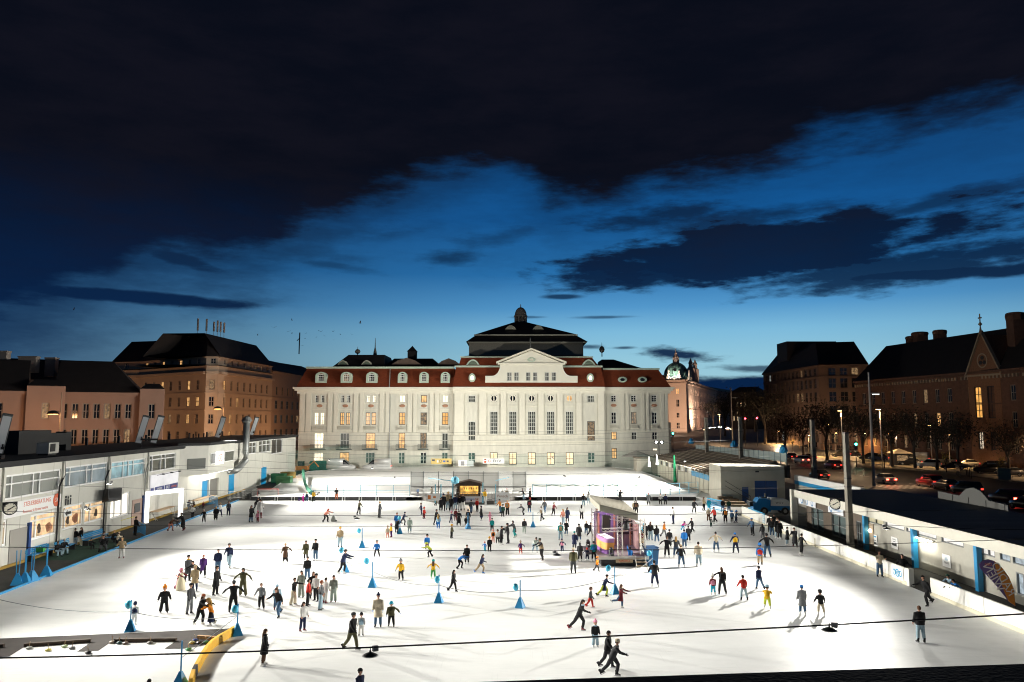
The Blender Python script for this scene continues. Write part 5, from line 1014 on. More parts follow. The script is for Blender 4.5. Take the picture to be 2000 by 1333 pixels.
# ---- cars
TYRE = MAT['tyre']; RIM = MAT['rim_grey']
TL = mat('tail_light', (.5, .01, .01), .3, emit=(1, .05, .03), es=30); TLD = mat('tail_light_dim', (.25, .01, .01), .3, emit=(1, .05, .03), es=2.5); HL = mat('head_light', (.8, .8, .8), .2, emit=(.9, .95, 1), es=140); HLD = mat('head_light_off', (.4, .4, .4), .2)
def loft_x(b, secs, m=0):        # secs: (x, half width bottom, z0, half width top, z1)
    n = len(secs)
    for x, wb, z0, wt, z1 in secs: b.v += [(x, -wb, z0), (x, -wb*1.03, z0+(z1-z0)*.55), (x, -wt, z1), (x, wt, z1), (x, wb*1.03, z0+(z1-z0)*.55), (x, wb, z0)]
    o = len(b.v)-6*n
    for i in range(n-1):
        for j in range(6): b.f.append((o+i*6+j, o+i*6+(j+1) % 6, o+(i+1)*6+(j+1) % 6, o+(i+1)*6+j)); b.m.append(m)
    b.f += [tuple(o+j for j in range(5, -1, -1)), tuple(o+(n-1)*6+j for j in range(6))]; b.m += [m, m]
def car_meshes(kind):
    b, g = MB(), MB()
    if kind == 'sedan':
        loft_x(b, [(-2.2, .7, .35, .66, .85), (-2.05, .82, .25, .78, 1.0), (-1.2, .88, .22, .8, 1.02), (.8, .88, .22, .8, .98), (1.9, .84, .25, .74, .85), (2.2, .68, .35, .6, .62)]); loft_x(g, [(-1.85, .74, .98, .62, 1.0), (-1.25, .78, 1.0, .62, 1.42), (.1, .78, .98, .62, 1.46), (.95, .76, .96, .6, 1.0)]); rf = [(-1.2, .6, 1.43, .56, 1.47), (-.5, .62, 1.45, .58, 1.5), (.1, .6, 1.46, .56, 1.49)]
    elif kind == 'suv':
        loft_x(b, [(-2.2, .78, .4, .74, 1.05), (-2.1, .9, .3, .84, 1.12), (-1.2, .93, .28, .86, 1.12), (.9, .93, .28, .86, 1.08), (2.0, .88, .3, .8, .98), (2.2, .75, .42, .66, .75)]); loft_x(g, [(-2.12, .8, 1.1, .7, 1.14), (-1.85, .84, 1.1, .7, 1.66), (.2, .84, 1.08, .7, 1.7), (1.0, .82, 1.06, .68, 1.1)]); rf = [(-1.85, .68, 1.66, .64, 1.72), (-.6, .7, 1.68, .66, 1.76), (.2, .68, 1.69, .64, 1.74)]
    else:
        loft_x(b, [(-2.6, .9, .4, .86, 1.2), (-2.5, .97, .3, .92, 1.25), (1.4, .97, .3, .92, 1.2), (2.4, .92, .32, .8, 1.0), (2.6, .78, .42, .7, .8)]); loft_x(g, [(.45, .93, 1.2, .85, 2.0), (.7, .93, 1.2, .85, 2.02), (1.65, .9, 1.12, .8, 1.2)]); rf = [(-2.55, .93, 1.22, .86, 2.15), (-2.4, .95, 1.23, .88, 2.25), (.44, .95, 1.22, .88, 2.2)]
    r = MB(); loft_x(r, rf); tl = 2.2 if kind != 'van' else 2.6
    t = MB().box(-tl-.03, -tl+.14, -.18, .14, -.10, .10); h = MB().box(tl-.25, tl-.06, -.16, .16, -.07, .07)
    pl = MB().box(-tl-.015, -tl+.02, -.26, .26, .5, .62); wl_ = MB().lathe([(.17, -.1), (.3, -.1), (.33, 0), (.3, .1), (.17, .1)], n=14, M=Matrix.Rotation(pi/2, 4, 'X')); rm_ = MB().lathe([(.18, -.112), (.18, .112)], n=10, M=Matrix.Rotation(pi/2, 4, 'X'))
    return dict(body=b.mesh('body', [BLK], True), glass=g.mesh('cabin_window', [GLASS]), roof=r.mesh('roof', [BLK], True), tail=t.mesh('tail_light', [TL]), head=h.mesh('head_light', [HL]), plate=pl.mesh('number_plate', [WHP]), wheel=wl_.mesh('wheel', [TYRE]), rim=rm_.mesh('rim', [RIM]), tl=tl, wx=1.38 if kind != 'van' else 1.7)
CMS = {k: car_meshes(k) for k in ('sedan', 'suv', 'van')}
def paint(n, c): return mat('paint_'+n, c, .28, .1, coat=.5)
PC = {'white': (.55, .55, .53), 'red': (.42, .015, .008), 'black': (.008, .008, .009), 'darkred': (.10, .01, .012), 'grey': (.10, .10, .105), 'silver': (.32, .32, .32), 'yellow': (.6, .30, .02), 'blue': (.02, .03, .07)}
def car(p, rz, kind, col, label, tl=0, hl=0, group='cars on the street', zz=None):
    m = CMS[kind]; z = zr(p[1]) if zz is None else zz; t = thing('car' if kind != 'van' else 'delivery_van', label, 'car' if kind != 'van' else 'van', (p[0], p[1], z-.01), rz, group); pm_ = paint(col, PC[col]); t.scale = (1.08, 1.08, 1.08)
    inst('body', m['body'], t, mats=[pm_]); inst('cabin_window', m['glass'], t); inst('roof', m['roof'], t, mats=[pm_]); inst('number_plate', m['plate'], t)
    zl = .72 if kind == 'sedan' else .85
    for s in (-1, 1):
        inst('tail_light', m['tail'], t, (0, s*.62, zl), mats=[TL if tl else TLD]); inst('head_light', m['head'], t, (0, s*.58, .62), mats=[HL if hl else HLD])
        for x in (-m['wx'], m['wx']): w_ = inst('wheel', m['wheel'], t, (x, s*.80, .33)); inst('rim', m['rim'], w_)
UP = pi/2
for px_, py_, k, c, tl, lb in ((1727, 944, 'sedan', 'white', 1, 'white car with glowing tail lights behind the concrete mast'), (1816, 951, 'suv', 'red', 0, 'bright red car in the queue on the street'), (1848, 957, 'sedan', 'black', 0, 'black car close behind the bright red car'), (1888, 966, 'suv', 'black', 0, 'long black estate car right of the red car'), (1968, 985, 'suv', 'darkred', 1, 'dark red car with lit tail light at the right picture edge'), (2010, 996, 'sedan', 'black', 1, 'black car cut off by the right picture edge'),
    (1627, 916, 'suv', 'darkred', 0, 'dark maroon car between the two nearest masts'), (1566, 905, 'suv', 'silver', 1, 'silver car with a glowing red tail light left of the mast'), (1545, 897, 'sedan', 'darkred', 0, 'dark red car far back in the queue'), (1600, 935, 'sedan', 'black', 0, 'black car half hidden behind the yard wall'), (1582, 898, 'sedan', 'black', 0, 'black car at the far lane beside the silver car')):
    p = G(px_, py_); car(p, UP+R(2), k, c, lb, tl, 0)
for px_, py_, k, c, lb, rz in ((1643, 893, 'suv', 'black', 'black car parked under the trees left of the mast', 2.5), (1666, 893, 'sedan', 'grey', 'grey car parked beside the nearest mast', 2.6), (1698, 899, 'suv', 'black', 'shiny black car parked left of the tall lamp pole', 2.6), (1716, 900, 'sedan', 'blue', 'dark blue car parked at the tall lamp pole', 2.6), (1790, 903, 'van', 'white', 'white van with a red roof front parked below the school', 2.4), (1778, 909, 'sedan', 'black', 'black car parked left of the white hatchback', 2.6),
    (1814, 914, 'suv', 'white', 'white hatchback parked by the kerb', 2.7), (1862, 917, 'sedan', 'black', 'black car parked right of the white hatchback', 2.7), (1846, 906, 'sedan', 'grey', 'grey car in the second parked row', 2.6), (1890, 912, 'sedan', 'silver', 'silver car in the second parked row', 2.6), (1934, 925, 'van', 'black', 'big black van parked by the glass bins', 2.7), (1972, 930, 'sedan', 'grey', 'grey car parked behind the glass bins', 2.6), (1586, 884, 'suv', 'black', 'black car leaning on the kerb by the second mast', 2.6)):
    p = G(px_, py_); car(p, rz, k, c, lb, 0, 0, 'cars parked below the trees')
for i, (px_, py_, c, tl, hl, lb) in enumerate(((1322, 866, 'white', 0, 0, 'white car left of the yellow taxi'), (1338, 869, 'yellow', 0, 0, 'glowing yellow taxi near the concert hall corner'), (1352, 876, 'red', 1, 0, 'red lit car right of the yellow taxi'), (1372, 842, 'white', 0, 1, 'first car of the far headlight queue'), (1383, 839, 'white', 0, 1, 'second car of the far headlight queue'), (1392, 838, 'white', 0, 1, 'third car of the far headlight queue'), (1406, 837, 'white', 0, 1, 'fourth car of the far headlight queue'), (1420, 840, 'white', 0, 1, 'white lit car right of the headlight queue'), (1405, 856, 'white', 0, 0, 'white car crossing the junction behind the masts'), (1436, 850, 'white', 1, 0, 'white car with a red light at the junction'), (1318, 841, 'silver', 0, 1, 'car with headlights parked below the palace'), (1330, 840, 'grey', 0, 0, 'grey car parked below the palace'), (1343, 841, 'black', 0, 0, 'dark car parked at the palace corner'), (1413, 885, 'darkred', 0, 0, 'dark red car roof behind the stand fence'), (1470, 893, 'black', 0, 0, 'black car roof behind the stand fence'))):
    p = GR(px_, py_); car(p, -1.75 if hl else (.1 if i < 3 else UP), 'sedan', c, lb, tl, hl, 'far cars at the junction', p.z)
# ---- lamps, signals, posts, kiosk, bins
ORG = mat('lamp_glow', (1, .8, .5), .4, emit=(1, .62, .25), es=25)
def post_lamp(px, py, h, label, pw, col=(1, .56, .2), head=True):
    p = G(px, py); t = thing('street_lamp', label, 'street lamp', p, 0, 'street lamps along the street')
    MB().tube([(0, 0, 0), (0, 0, h)], [.1, .07], 8).build('pole', [mat('pole_grey', (.28, .26, .23), .5, .3)], t); o = MB().box(-.15, .75, -.14, .14, h-.05, h+.07).build('lamp_head', [BLK], t); MB().box(0, .7, -.11, .11, h-.09, h-.053).build('lens', [ORG], o)
    if pw:
        l = bpy.data.lights.new('lamp_light', 'SPOT'); l.energy = pw; l.color = col; l.spot_size = R(150); l.spot_blend = .8; l.shadow_soft_size = .3; q = bpy.data.objects.new('lamp_light', l); COL.objects.link(q); q.parent = t; q.location = (.4, 0, h-.2)
for a in ((1580, 893, 6, 'low post lamp on the orange pavement left of the second mast', 22000), (1520, 880, 6.5, 'post lamp in the row of posts before the office building', 22000), (1735, 906, 7, 'post lamp by the kiosk', 6500), (1856, 912, 7, 'post lamp behind the parked black car', 6500), (1934, 905, 6.5, 'post lamp below the school at right', 8000), (1632, 890, 6.5, 'post lamp left of the nearest mast', 8000), (1688, 893, 6.5, 'post lamp beside the tall pole', 6500)): post_lamp(*a)
p = G(1707, 950); tl_ = thing('tall_street_lamp', 'tall tapered grey street lamp pole with one white head', 'street lamp', p); hh = D(1695, 728, p.y).z
MB().tube([(0, 0, 0), (0, 0, hh)], [.24, .13], 10).build('pole', [mat('tall_pole', (.40, .38, .34), .5, .2)], tl_); zl = D(1708, 769, p.y).z; o = MB().box(.1, 1.5, -.14, .14, zl-.1, zl+.12).build('lamp_head', [MAT['tall_pole']], tl_); MB().box(.5, 1.45, -.12, .12, zl-.16, zl-.103).build('lens', [mat('cool_glow', (1, 1, 1), .4, emit=(.95, 1, .95), es=6)], o)
p = G(1431, 884); t = thing('tall_street_lamp', 'tall slim street lamp pole left of the traffic signals', 'street lamp', p); hh = D(1428, 757, p.y).z; MB().tube([(0, 0, 0), (0, 0, hh)], [.3, .16], 8).build('pole', [MAT['tall_pole']], t); MB().box(.1, 2.0, -.15, .15, hh-3.4, hh-3.2).build('lamp_head', [MAT['tall_pole']], t)
for px_, py_, g, lb in ((1455, 818, 'r', 'left red traffic signal before the trees'), (1478, 817, 'r', 'right red traffic signal before the trees'), (1671, 868, 'g', 'green traffic signal under the trees'), (1314, 847, 'g', 'green traffic signal near the concert hall corner')):
    p = D(px_, py_, 250 if g == 'r' else (170 if px_ > 1500 else 235)); t = thing('traffic_light', lb, 'traffic light', (p.x, p.y, zr(p.y)), 0, 'traffic lights'); h = p.z-zr(p.y)
    MB().tube([(0, 0, 0), (0, 0, h+.8)], .09, 6).build('pole', [BLK], t); o = MB().box(-.35, .35, -.2, .05, h-1.1, h+.55).build('signal_box', [BLK], t); MB().lathe([(.26, -.03), (.26, 0)], n=12, M=Matrix.Translation((0, -.21, h)) @ Matrix.Rotation(pi/2, 4, 'X')).build('signal_lens', [mat('red_signal', (1, 0, 0), .3, emit=(1, .02, .03), es=40) if g == 'r' else mat('green_signal', (0, 1, .5), .3, emit=(.05, 1, .55), es=25)], o)
pm_ = MB().tube([(0, 0, 0), (0, 0, 3.4)], .09, 6).mesh('post', [mat('lit_post', (.42, .27, .12), .6)])
for k, (px_, py_) in enumerate(((1459, 868), (1468, 872), (1478, 868), (1489, 872), (1500, 876), (1508, 869), (1540, 878), (1555, 876), (1562, 884), (1597, 876), (1610, 886), (1647, 888), (1660, 880), (1758, 905))):
    o = inst('pavement_post', pm_, None, G(px_, py_)); tag(o, 'thin pale post on the orange lit pavement, %s from the left' % 'first third second fourth fifth seventh sixth eighth ninth tenth eleventh twelfth thirteenth fourteenth'.split()[k], 'post', 'thin posts on the orange pavement')
for px_, py_, lb in ((1670, 927, 'left white marker post on the traffic island'), (1687, 930, 'right white marker post on the traffic island')):
    o = MB().lathe([(.16, 0), (.12, .2), (.1, 1.1), (.05, 1.15)], n=8).build('marker_post', [mat('marker_white', (.75, .78, .8), .5)], loc=G(px_, py_)); tag(o, lb, 'post', 'marker posts')
kp = G(1757, 908); ki = thing('kiosk', 'small dark kiosk with a pale pyramid roof by the street', 'kiosk', kp); MB().box(-1.6, 1.6, -1.4, 1.4, 0, 2.6).build('body', [BLK], ki); MB().add([(-2.3, -2.1, 2.62), (2.3, -2.1, 2.62), (2.3, 2.1, 2.62), (-2.3, 2.1, 2.62), (0, 0, 3.7)], [(0, 1, 4), (1, 2, 4), (2, 3, 4), (3, 0, 4), (3, 2, 1, 0)]).build('roof', [mat('kiosk_roof', (.4, .36, .3), .7)], ki); MB().box(-1.2, 1.2, -1.43, -1.403, 1.0, 2.2).build('window', [DIM], ki)
gbn = thing('glass_container', 'pale green domed glass recycling container by the kerb', 'container', G(1962, 938), R(60)); MB().extr([(-1.6, .15), (1.6, .15), (1.6, 1.5), (1.0, 2.0), (-1.0, 2.0), (-1.6, 1.5)], -.9, .9).build('body', [mat('bin_green', (.16, .24, .18), .6)], gbn); MB().box(-.5, .5, -.93, -.903, .6, 1.4).build('label_plate', [WHP], gbn); MB().lathe([(.25, 0), (.25, .06)], n=12, M=Matrix.Translation((0, -.9, 1.7)) @ Matrix.Rotation(pi/2, 4, 'X')).build('slot', [BLK], gbn)
bsh = thing('bike_rack_shelter', 'dark low shelter between the street and the parked cars', 'shelter', G(1882, 932), R(65)); MB().box(-4, 4, -1, 1, 2.0, 2.15).build('roof', [BLK], bsh)
for x in (-3.9, -1.3, 1.3, 3.9):
    MB().box(x-.06, x+.06, -.9, -.78, 0, 1.997).build('post', [BLK], bsh)
MB().box(-3.9, 3.9, .8, .86, .1, 1.9).build('back_panel', [mat('shelter_glass', (.04, .045, .045), .2)], bsh)

def wash(x, y, z, ax, ay, az_, e, col, lab, sz=120):
    t = thing('ground_floodlight', lab, 'floodlight', (x, y, z)); MB().box(-.3, .3, -.25, .25, 0, .5).build('housing', [BLK], t); MB().box(-.25, .25, -.26, -.252, .1, .45).build('lens', [MAT['cluster_lens'] if 'cluster_lens' in MAT else mat('wash_lens', (1, .8, .6), .4, emit=(1, .7, .4), es=5)], t)
    spot('wash_light', (x, y, z+.9), (ax, ay, az_), e, col, sz, .8, .3)
wash(60, 298, 5.7, 66, 325, 14, 42000, (1, .72, .5), 'ground floodlight washing the corner of the domed palace', 130); wash(dc.x-3, 326.5, 27.3, dc.x, 336, 33, 17000, (1, .9, .78), 'rooftop floodlight lighting the green dome', 150); wash(82, 330, 5.7, 76, 350, 30, 42000, (1, .8, .6), 'ground floodlight aimed at the green dome', 120); wash(99, 350, 5.7, 84, 385, 14, 9000, (1, .6, .42), 'ground floodlight washing the long side of the palace', 140)
for i, (x, y, h, e) in enumerate(((84, 205, 9, 30000), (92, 170, 9, 9000), (95, 140, 9, 8000), (62, 130, 12, 12000), (70, 260, 12, 26000), (64, 150, 12, 12000))):
    t = thing('street_lamp', ['high street lamp among the trees before the office building', 'high street lamp among the trees before the school', 'high street lamp before the right end of the school', 'high street lamp over the car queue', 'high street lamp at the junction', 'high street lamp over the far end of the car queue'][i], 'street lamp', (x, y, 0)); MB().tube([(0, 0, 0), (0, 0, h)], .09, 6).build('pole', [MAT['pole_grey']], t); o = MB().box(-.7, .2, -.15, .15, h, h+.14).build('lamp_head', [BLK], t); MB().box(-.6, .1, -.1, .1, h-.04, h-.003).build('lens', [ORG], o)
    l = bpy.data.lights.new('lamp_light', 'SPOT'); l.energy = e*.62; l.spot_size = R(128); l.spot_blend = .7; l.color = (1, .62, .32); l.shadow_soft_size = .3; q = bpy.data.objects.new('lamp_light', l); COL.objects.link(q); q.parent = t; q.location = (-.3, 0, h-.4)

for x, y, h, e in ((80, 228, 5, 4200), (100, 224, 5, 4200), (86, 250, 5, 4200)):   # added lights without fixtures that lift the dark office building
    l = bpy.data.lights.new('office_fill_light', 'POINT'); l.energy = e; l.color = (1, .66, .4); l.shadow_soft_size = .4; o = bpy.data.objects.new('office_fill_light', l); COL.objects.link(o); o.location = (x, y, h)
# ================================================================== things on and round the ice
PYB = mat('pyramid_blue', (.02, .25, .52), .5); BAL = mat('balloon_blue', (.05, .42, .62), .3, coat=.4); POLEB = mat('pole_blue', (.03, .22, .45), .5)
pyr = MB().add([(-.24, -.24, 0), (.24, -.24, 0), (.24, .24, 0), (-.24, .24, 0), (-.05, -.05, .55), (.05, -.05, .55), (.05, .05, .55), (-.05, .05, .55)], [(3, 2, 1, 0), (0, 1, 5, 4), (1, 2, 6, 5), (2, 3, 7, 6), (3, 0, 4, 7), (4, 5, 6, 7)]).mesh('pyramid_foot', [PYB])
pol = MB().tube([(0, 0, .5), (0, 0, 1.0)], .022, 6).mesh('pole', [POLEB])
blm = MB().lathe([(.02, -.22), (.1, -.16), (.16, -.05), (.165, .04), (.12, .14), (.04, .19)], n=14).mesh('balloon', [BAL], True)
POSTS = {}
for k, (px, py, pt, bx_, by_, lb) in enumerate(((727, 1147, 1098, 716, 1096, 'blue pyramid footed pole at the near left of the rope line'), (857, 1177, 1123, 854, 1132, 'blue pyramid footed pole left of the black haired skater in the middle'), (1016, 1187, 1133, 1007, 1147, 'blue pyramid footed pole in the middle foreground'), (1201, 1160, 1107, 1188, 1110, 'blue pyramid footed pole beside the navy and lime skater'),
    (254, 1233, 1172, 251, 1181, 'blue pyramid footed pole by the small hockey child at left'), (463, 1241, 1180, 459, 1190, 'blue pyramid footed pole at the end of the yellow foam barrier'), (352, 1340, 1252, 0, 0, 'blue pyramid footed pole cut by the bottom picture edge'), (707, 1070, 1032, 701, 1037, 'blue pyramid footed pole beside the beige jacket skater'), (781, 1043, 1012, 780, 1012, 'blue pyramid footed pole in the cluster by the mint coat'),
    (914, 1033, 1002, 0, 0, 'blue pyramid footed pole in front of the black dressed couple'), (1041, 1030, 1001, 0, 0, 'pale blue pyramid footed pole far right of the centre'), (1174, 1040, 1002, 1172, 1011, 'blue pyramid footed pole behind the stage'), (674, 1118, 1080, 667, 1075, 'blue pyramid footed pole hidden by the navy padded skater'), (1275, 1118, 1074, 1268, 1081, 'blue pyramid footed pole behind the camouflage jacket skater'))):
    p = G(px, py); t = thing('rope_post', lb, 'rope post', p, px*.7, 'blue rope posts on the ice'); inst('pyramid_foot', pyr, t); o = inst('pole', pol, t); h = D(px, pt, p.y).z; o.scale = (1, 1, 1); o.location.z = 0
    me = MB().tube([(0, 0, .5), (0, 0, max(1.2, h))], .032, 6).mesh('pole', [POLEB]); o.data = me; POSTS[k] = (p, h)
    if bx_:
        c = D(bx_, by_, p.y-.05); q = inst('balloon', blm, None, c); q.rotation_euler = (.2, .2, px); tag(q, lb.replace('blue pyramid footed pole', 'light blue balloon on the pole').replace('pale light', 'light'), 'balloon', 'light blue balloons')
    else: pass
ROPE = mat('rope_grey', (.25, .27, .28), .8)
def rope(a, c, sag, label, m=ROPE, r=.016, n=10, name='rope', cat='rope', grp=None):
    a, c = Vector(a), Vector(c); o = MB().tube([a+(c-a)*(i/n)-Vector((0, 0, sag*4*(i/n)*(1-i/n))) for i in range(n+1)], r, 4).build(name, [m]); tag(o, label, cat, grp); return o
tp = lambda k: POSTS[k][0]+Vector((0, 0, POSTS[k][1]*.62))
for a, c, lb in ((4, 5, 'thin sagging rope between the two blue poles by the dark mat'), (0, 1, 'thin sagging rope from the near left pole to the next'), (1, 2, 'thin sagging rope to the middle foreground pole'), (2, 3, 'thin sagging rope from the middle pole to the pole by the lime skater'), (3, 13, 'thin sagging rope running towards the camouflage skater'), (12, 0, 'thin sagging rope behind the navy padded skater'), (5, 6, 'thin straight rope over the yellow foam barrier')): rope(tp(a), tp(c), .25 if a != 5 else .02, lb, grp='thin ropes between the blue posts')
rope(tp(4), G(-40, 1200)+Vector((0, 0, 1)), .3, 'thin sagging rope leaving the picture at left', grp='thin ropes between the blue posts')
# ---- cables and pendant lamps over the ice
CABLE = mat('cable_black', (.012, .012, .012), .7)
LZ = 4.2
shade = MB().lathe([(.02, .13), (.028, .085), (.08, .07), (.15, .035), (.188, .008), (.19, .0)], n=20).mesh('shade', [BLK], True)
lens = MB().lathe([(.14, -.012), (.14, -.002)], n=16).mesh('lens', [mat('pendant_lens', (1, 1, 1), .4, emit=(1, .96, .86), es=30)])
rimm = MB().lathe([(.19, -.004), (.204, .006), (.186, .016)], n=20).mesh('rim', [mat('rim_white', (.6, .6, .58), .5)])
gear = MB().box(-.20, -.06, -.05, .05, .10, .22).mesh('ballast_box', [mat('ballast_grey', (.16, .16, .16), .5)])
bld = bpy.data.lights.new('pendant_light', 'SPOT'); bld.energy = 250; bld.color = (1, .98, .92); bld.spot_size = R(136); bld.spot_blend = .35; bld.shadow_soft_size = .10; bld.use_nodes = True
lnt = bld.node_tree; em = lnt.nodes['Emission']; ltc = lnt.nodes.new('ShaderNodeTexCoord'); lsx = lnt.nodes.new('ShaderNodeSeparateXYZ'); lnt.links.new(ltc.outputs['Normal'], lsx.inputs[0])
cz = N(lnt, lsx.outputs[2]).f('ABSOLUTE').max(.36); lnt.links.new((1.0/1.0*cz).f('POWER', -2.6).k, em.inputs['Strength'])   # wide throwing reflector
def pendant(px, py, d, label, light=True, w=1.0, z=None, sc=1.0):
    p = D(px, py, d) if z is None else Vector((px, d, z)); t = thing('pendant_lamp', label, 'lamp', p, px*.37, 'black lamps hanging from the cables'); t.scale = (sc, sc, sc)
    s = inst('shade', shade, t); inst('lens', lens, s); inst('rim', rimm, t); inst('ballast_box', gear, t); MB().tube([(0, 0, .12), (0, 0, .20)], .012, 5).build('stem', [BLK], t)
    if light:
        l = bld if w == 1 else bld.copy(); l.energy = 250*w
        o = bpy.data.objects.new('pendant_light', l); COL.objects.link(o); o.parent = t; o.location = (0, 0, -.12)
    return p
PL = []
for a in ((723, 1281, 20, 'black lamp hanging lowest, near the bottom left of centre'), (1620, 1232, 20, 'black lamp hanging at the right above the near ice'), (1088, 1085, 35, 'black lamp hanging left of the family by the stage'), (697, 1014, 47, 'black lamp hanging right of the coral jacket skater'), (620, 967, 62, 'black lamp hanging beside the yellow jacket at the fence'), (770, 935, 80, 'black lamp hanging left of the glass screens'), (727, 915, 96, 'black lamp hanging over the left back of the upper ice'), (1104, 932, 82, 'black lamp hanging right of the glass screens'),
          (1732, 1034, 38, 'black lamp hanging in front of the tan pavilion door'), (214, 946, 58, 'black lamp hanging beside the black loudspeaker'), (172, 996, 44, 'black lamp hanging before the lit shop window'), (643, 899, 110, 'black lamp hanging before the lit facade windows at left'), (447, 922, 84, 'black lamp hanging below the exhaust duct'), (1247, 935, 78, 'black lamp hanging over the right part of the upper ice'), (1078, 895, 105, 'black lamp hanging before a lit facade window'), (1338, 902, 98, 'black lamp hanging over the grandstand wall'), (948, 900, 104, 'black lamp hanging by the long white banner')): PL.append(pendant(*a, w={723: .9, 1620: .9, 1088: 1.2, 697: .5, 620: .4, 770: .5, 727: 1.5, 1104: 2.2, 1732: .6, 214: .8, 172: .9, 643: 2.2, 447: .4, 1247: 2.4, 1078: 2.2, 1338: .5, 948: 2.2}.get(a[0], 1.0)))
def cable(p, zl, zr_, xl=-38, xr=28, dl=0, dr=0, sag=.35, r=.011, lab='', m=None):
    a = Vector((xl, p.y+dl, zl)); c = Vector((xr, p.y+dr, zr_)); k = p+Vector((0, 0, .20)); n = 12; pts = []
    for i in range(n+1): u = i/n; q = a+(k-a)*u; q.z -= sag*.5*sin(pi*u)*.6; pts.append(q)
    for i in range(1, n+1): u = i/n; q = k+(c-k)*u; q.z -= sag*.5*sin(pi*u)*.6; pts.append(q)
    o = MB().tube(pts, r, 4).build('lamp_cable', [m or CABLE]); tag(o, lab, 'cable', 'cables strung across the rink')
cable(PL[0], 4.3, 6.25, xl=-22, xr=26, r=.02, lab='lowest thick black cable across the near ice carrying the front lamp')
cable(PL[2], 4.9, 5.2, r=.014, lab='black cable across the middle of the ice left of the stage'); cable(PL[3], 5.0, 4.9, r=.013, lab='black cable across the ice behind the beige jacket skater'); cable(PL[4], 5.2, 5.0, lab='thin cable across the far ice at the fence'); cable(PL[5], 5.4, 5.4, xl=-39, xr=33, lab='thin cable before the glass screens'); cable(PL[7], 5.6, 5.2, xl=-39, xr=33, lab='thin cable over the upper ice right of the screens'); cable(PL[6], 5.8, 5.8, xl=-40, xr=33, lab='thin cable over the back of the upper ice')
cable(PL[8], 5.3, 5.0, xl=-36, xr=28, lab='thin cable ending at the pavilion lamp'); cable(PL[11], 6.2, 6.4, xl=-40, xr=33, r=.014, lab='thin cable before the lower windows of the concert hall'); cable(PL[14], 6.0, 6.2, xl=-40, xr=33, r=.014, lab='thin cable crossing the lit ground floor windows')
for k, (Y, z) in enumerate(((112, 6.4), (120, 7.0), (127, 7.6), (134, 8.0))):
    rope((-41, Y, z+.3), (33.5, Y+2, z+.9), .5, ['lowest of the thin wires before the concert hall', 'second thin wire before the concert hall', 'third thin wire before the concert hall', 'topmost thin wire before the concert hall'][k], CABLE, .013, 14, 'span_wire', 'wire', 'thin wires before the concert hall')
# ---- bottom left: mat, timbers, curling stones, yellow barrier
MATB = mat('mat_brown', (.026, .019, .015), .9, var=.3, scale=2)
cp = [G(*q) for q in ((-80, 1253), (0, 1248), (140, 1242), (300, 1235), (455, 1228), (466, 1236), (440, 1248), (420, 1258), (360, 1268), (321, 1268), (345, 1252), (215, 1256), (192, 1272), (150, 1274), (176, 1256), (45, 1266), (18, 1283), (-90, 1290))]
o = sheet('rubber_mat', [(p.x, p.y) for p in cp], MATB, .012); tag(o, 'dark brown rubber mat with tongues lying on the near left ice', 'mat', kind='thing'); del o['kind']
WOOD = mat('timber_dark', (.06, .04, .026), .8, var=.3, scale=4, stretch=(1, 8, 8)); WOODL = mat('timber_light', (.38, .22, .10), .7, var=.2, scale=4)
for (a, c, m, lb) in (((46, 1265), (176, 1256), WOOD, 'long dark timber bar at the left end of the mat'), ((223, 1256), (343, 1254), WOOD, 'long dark timber bar in the middle of the mat'), ((384, 1249), (428, 1252), WOODL, 'pale timber bar by the yellow foam barrier'), ((-30, 1268), (6, 1266), WOOD, 'short dark timber end at the left picture edge')):
    p, q = G(*a), G(*c); d = (q-p).normalized(); n = Vector((-d.y, d.x, 0))*.16; o = MB().prism([(p.x, p.y), (q.x, q.y), (q.x+n.x, q.y+n.y), (p.x+n.x, p.y+n.y)], .013, .16).build('timber_bar', [m]); tag(o, lb, 'timber', 'timber bars on the mat')
disc = MB().lathe([(.10, 0), (.135, .015), (.135, .06), (.10, .09), (.03, .10)], n=18); hand = MB().tube([(0, 0, .1), (.01, 0, .22), (.03, 0, .30)], [.014, .012, .016], 7)
dm_, hm_ = disc.mesh('disc', [BLK], True), hand.mesh('handle', [mat('handle_wood', (.30, .20, .11), .6)])
for px, py, c, lb in ((57, 1268, (.25, .25, .22), 'grey curling stock at the left end of the first timber'), (94, 1272, (.55, .48, .12), 'yellow curling stock in front of the first timber'), (126, 1265, (.35, .42, .22), 'pale green curling stock touching the first timber'), (141, 1268, (.12, .12, .12), 'dark grey curling stock right of the pale green one'), (172, 1277, (.03, .03, .03), 'black curling stock on the mat tongue'), (219, 1257, (.25, .20, .15), 'brown curling stock left of the second timber'), (233, 1258, (.02, .05, .05), 'black green curling stock before the second timber'), (245, 1259, (.14, .10, .08), 'dark brown curling stock before the second timber'), (293, 1258, (.12, .11, .09), 'single grey curling stock with a pale handle at the second timber'), (375, 1258, (.45, .38, .15), 'yellowish curling stock by the pale timber'), (389, 1258, (.05, .05, .06), 'black curling stock by the pale timber'), (402, 1257, (.06, .20, .10), 'green curling stock by the pale timber'), (368, 1271, (.07, .28, .14), 'green curling stock lying alone before the others'), (381, 1253, (.03, .06, .2), 'blue curling stock behind the yellowish one')):
    p = G(px, py); t = thing('curling_stock', lb, 'curling stock', (p.x, p.y, .013), px*.9, 'curling stocks by the mat'); inst('disc', dm_, t, mats=[mat('stock_%d' % px, c, .4)]); inst('handle', hm_, t)
YEL = mat('foam_yellow', (.78, .43, .025), .55, var=.08); yb = thing('foam_barrier', 'curved yellow foam barrier with a black band on the near left ice', 'barrier', (0, 0, 0))
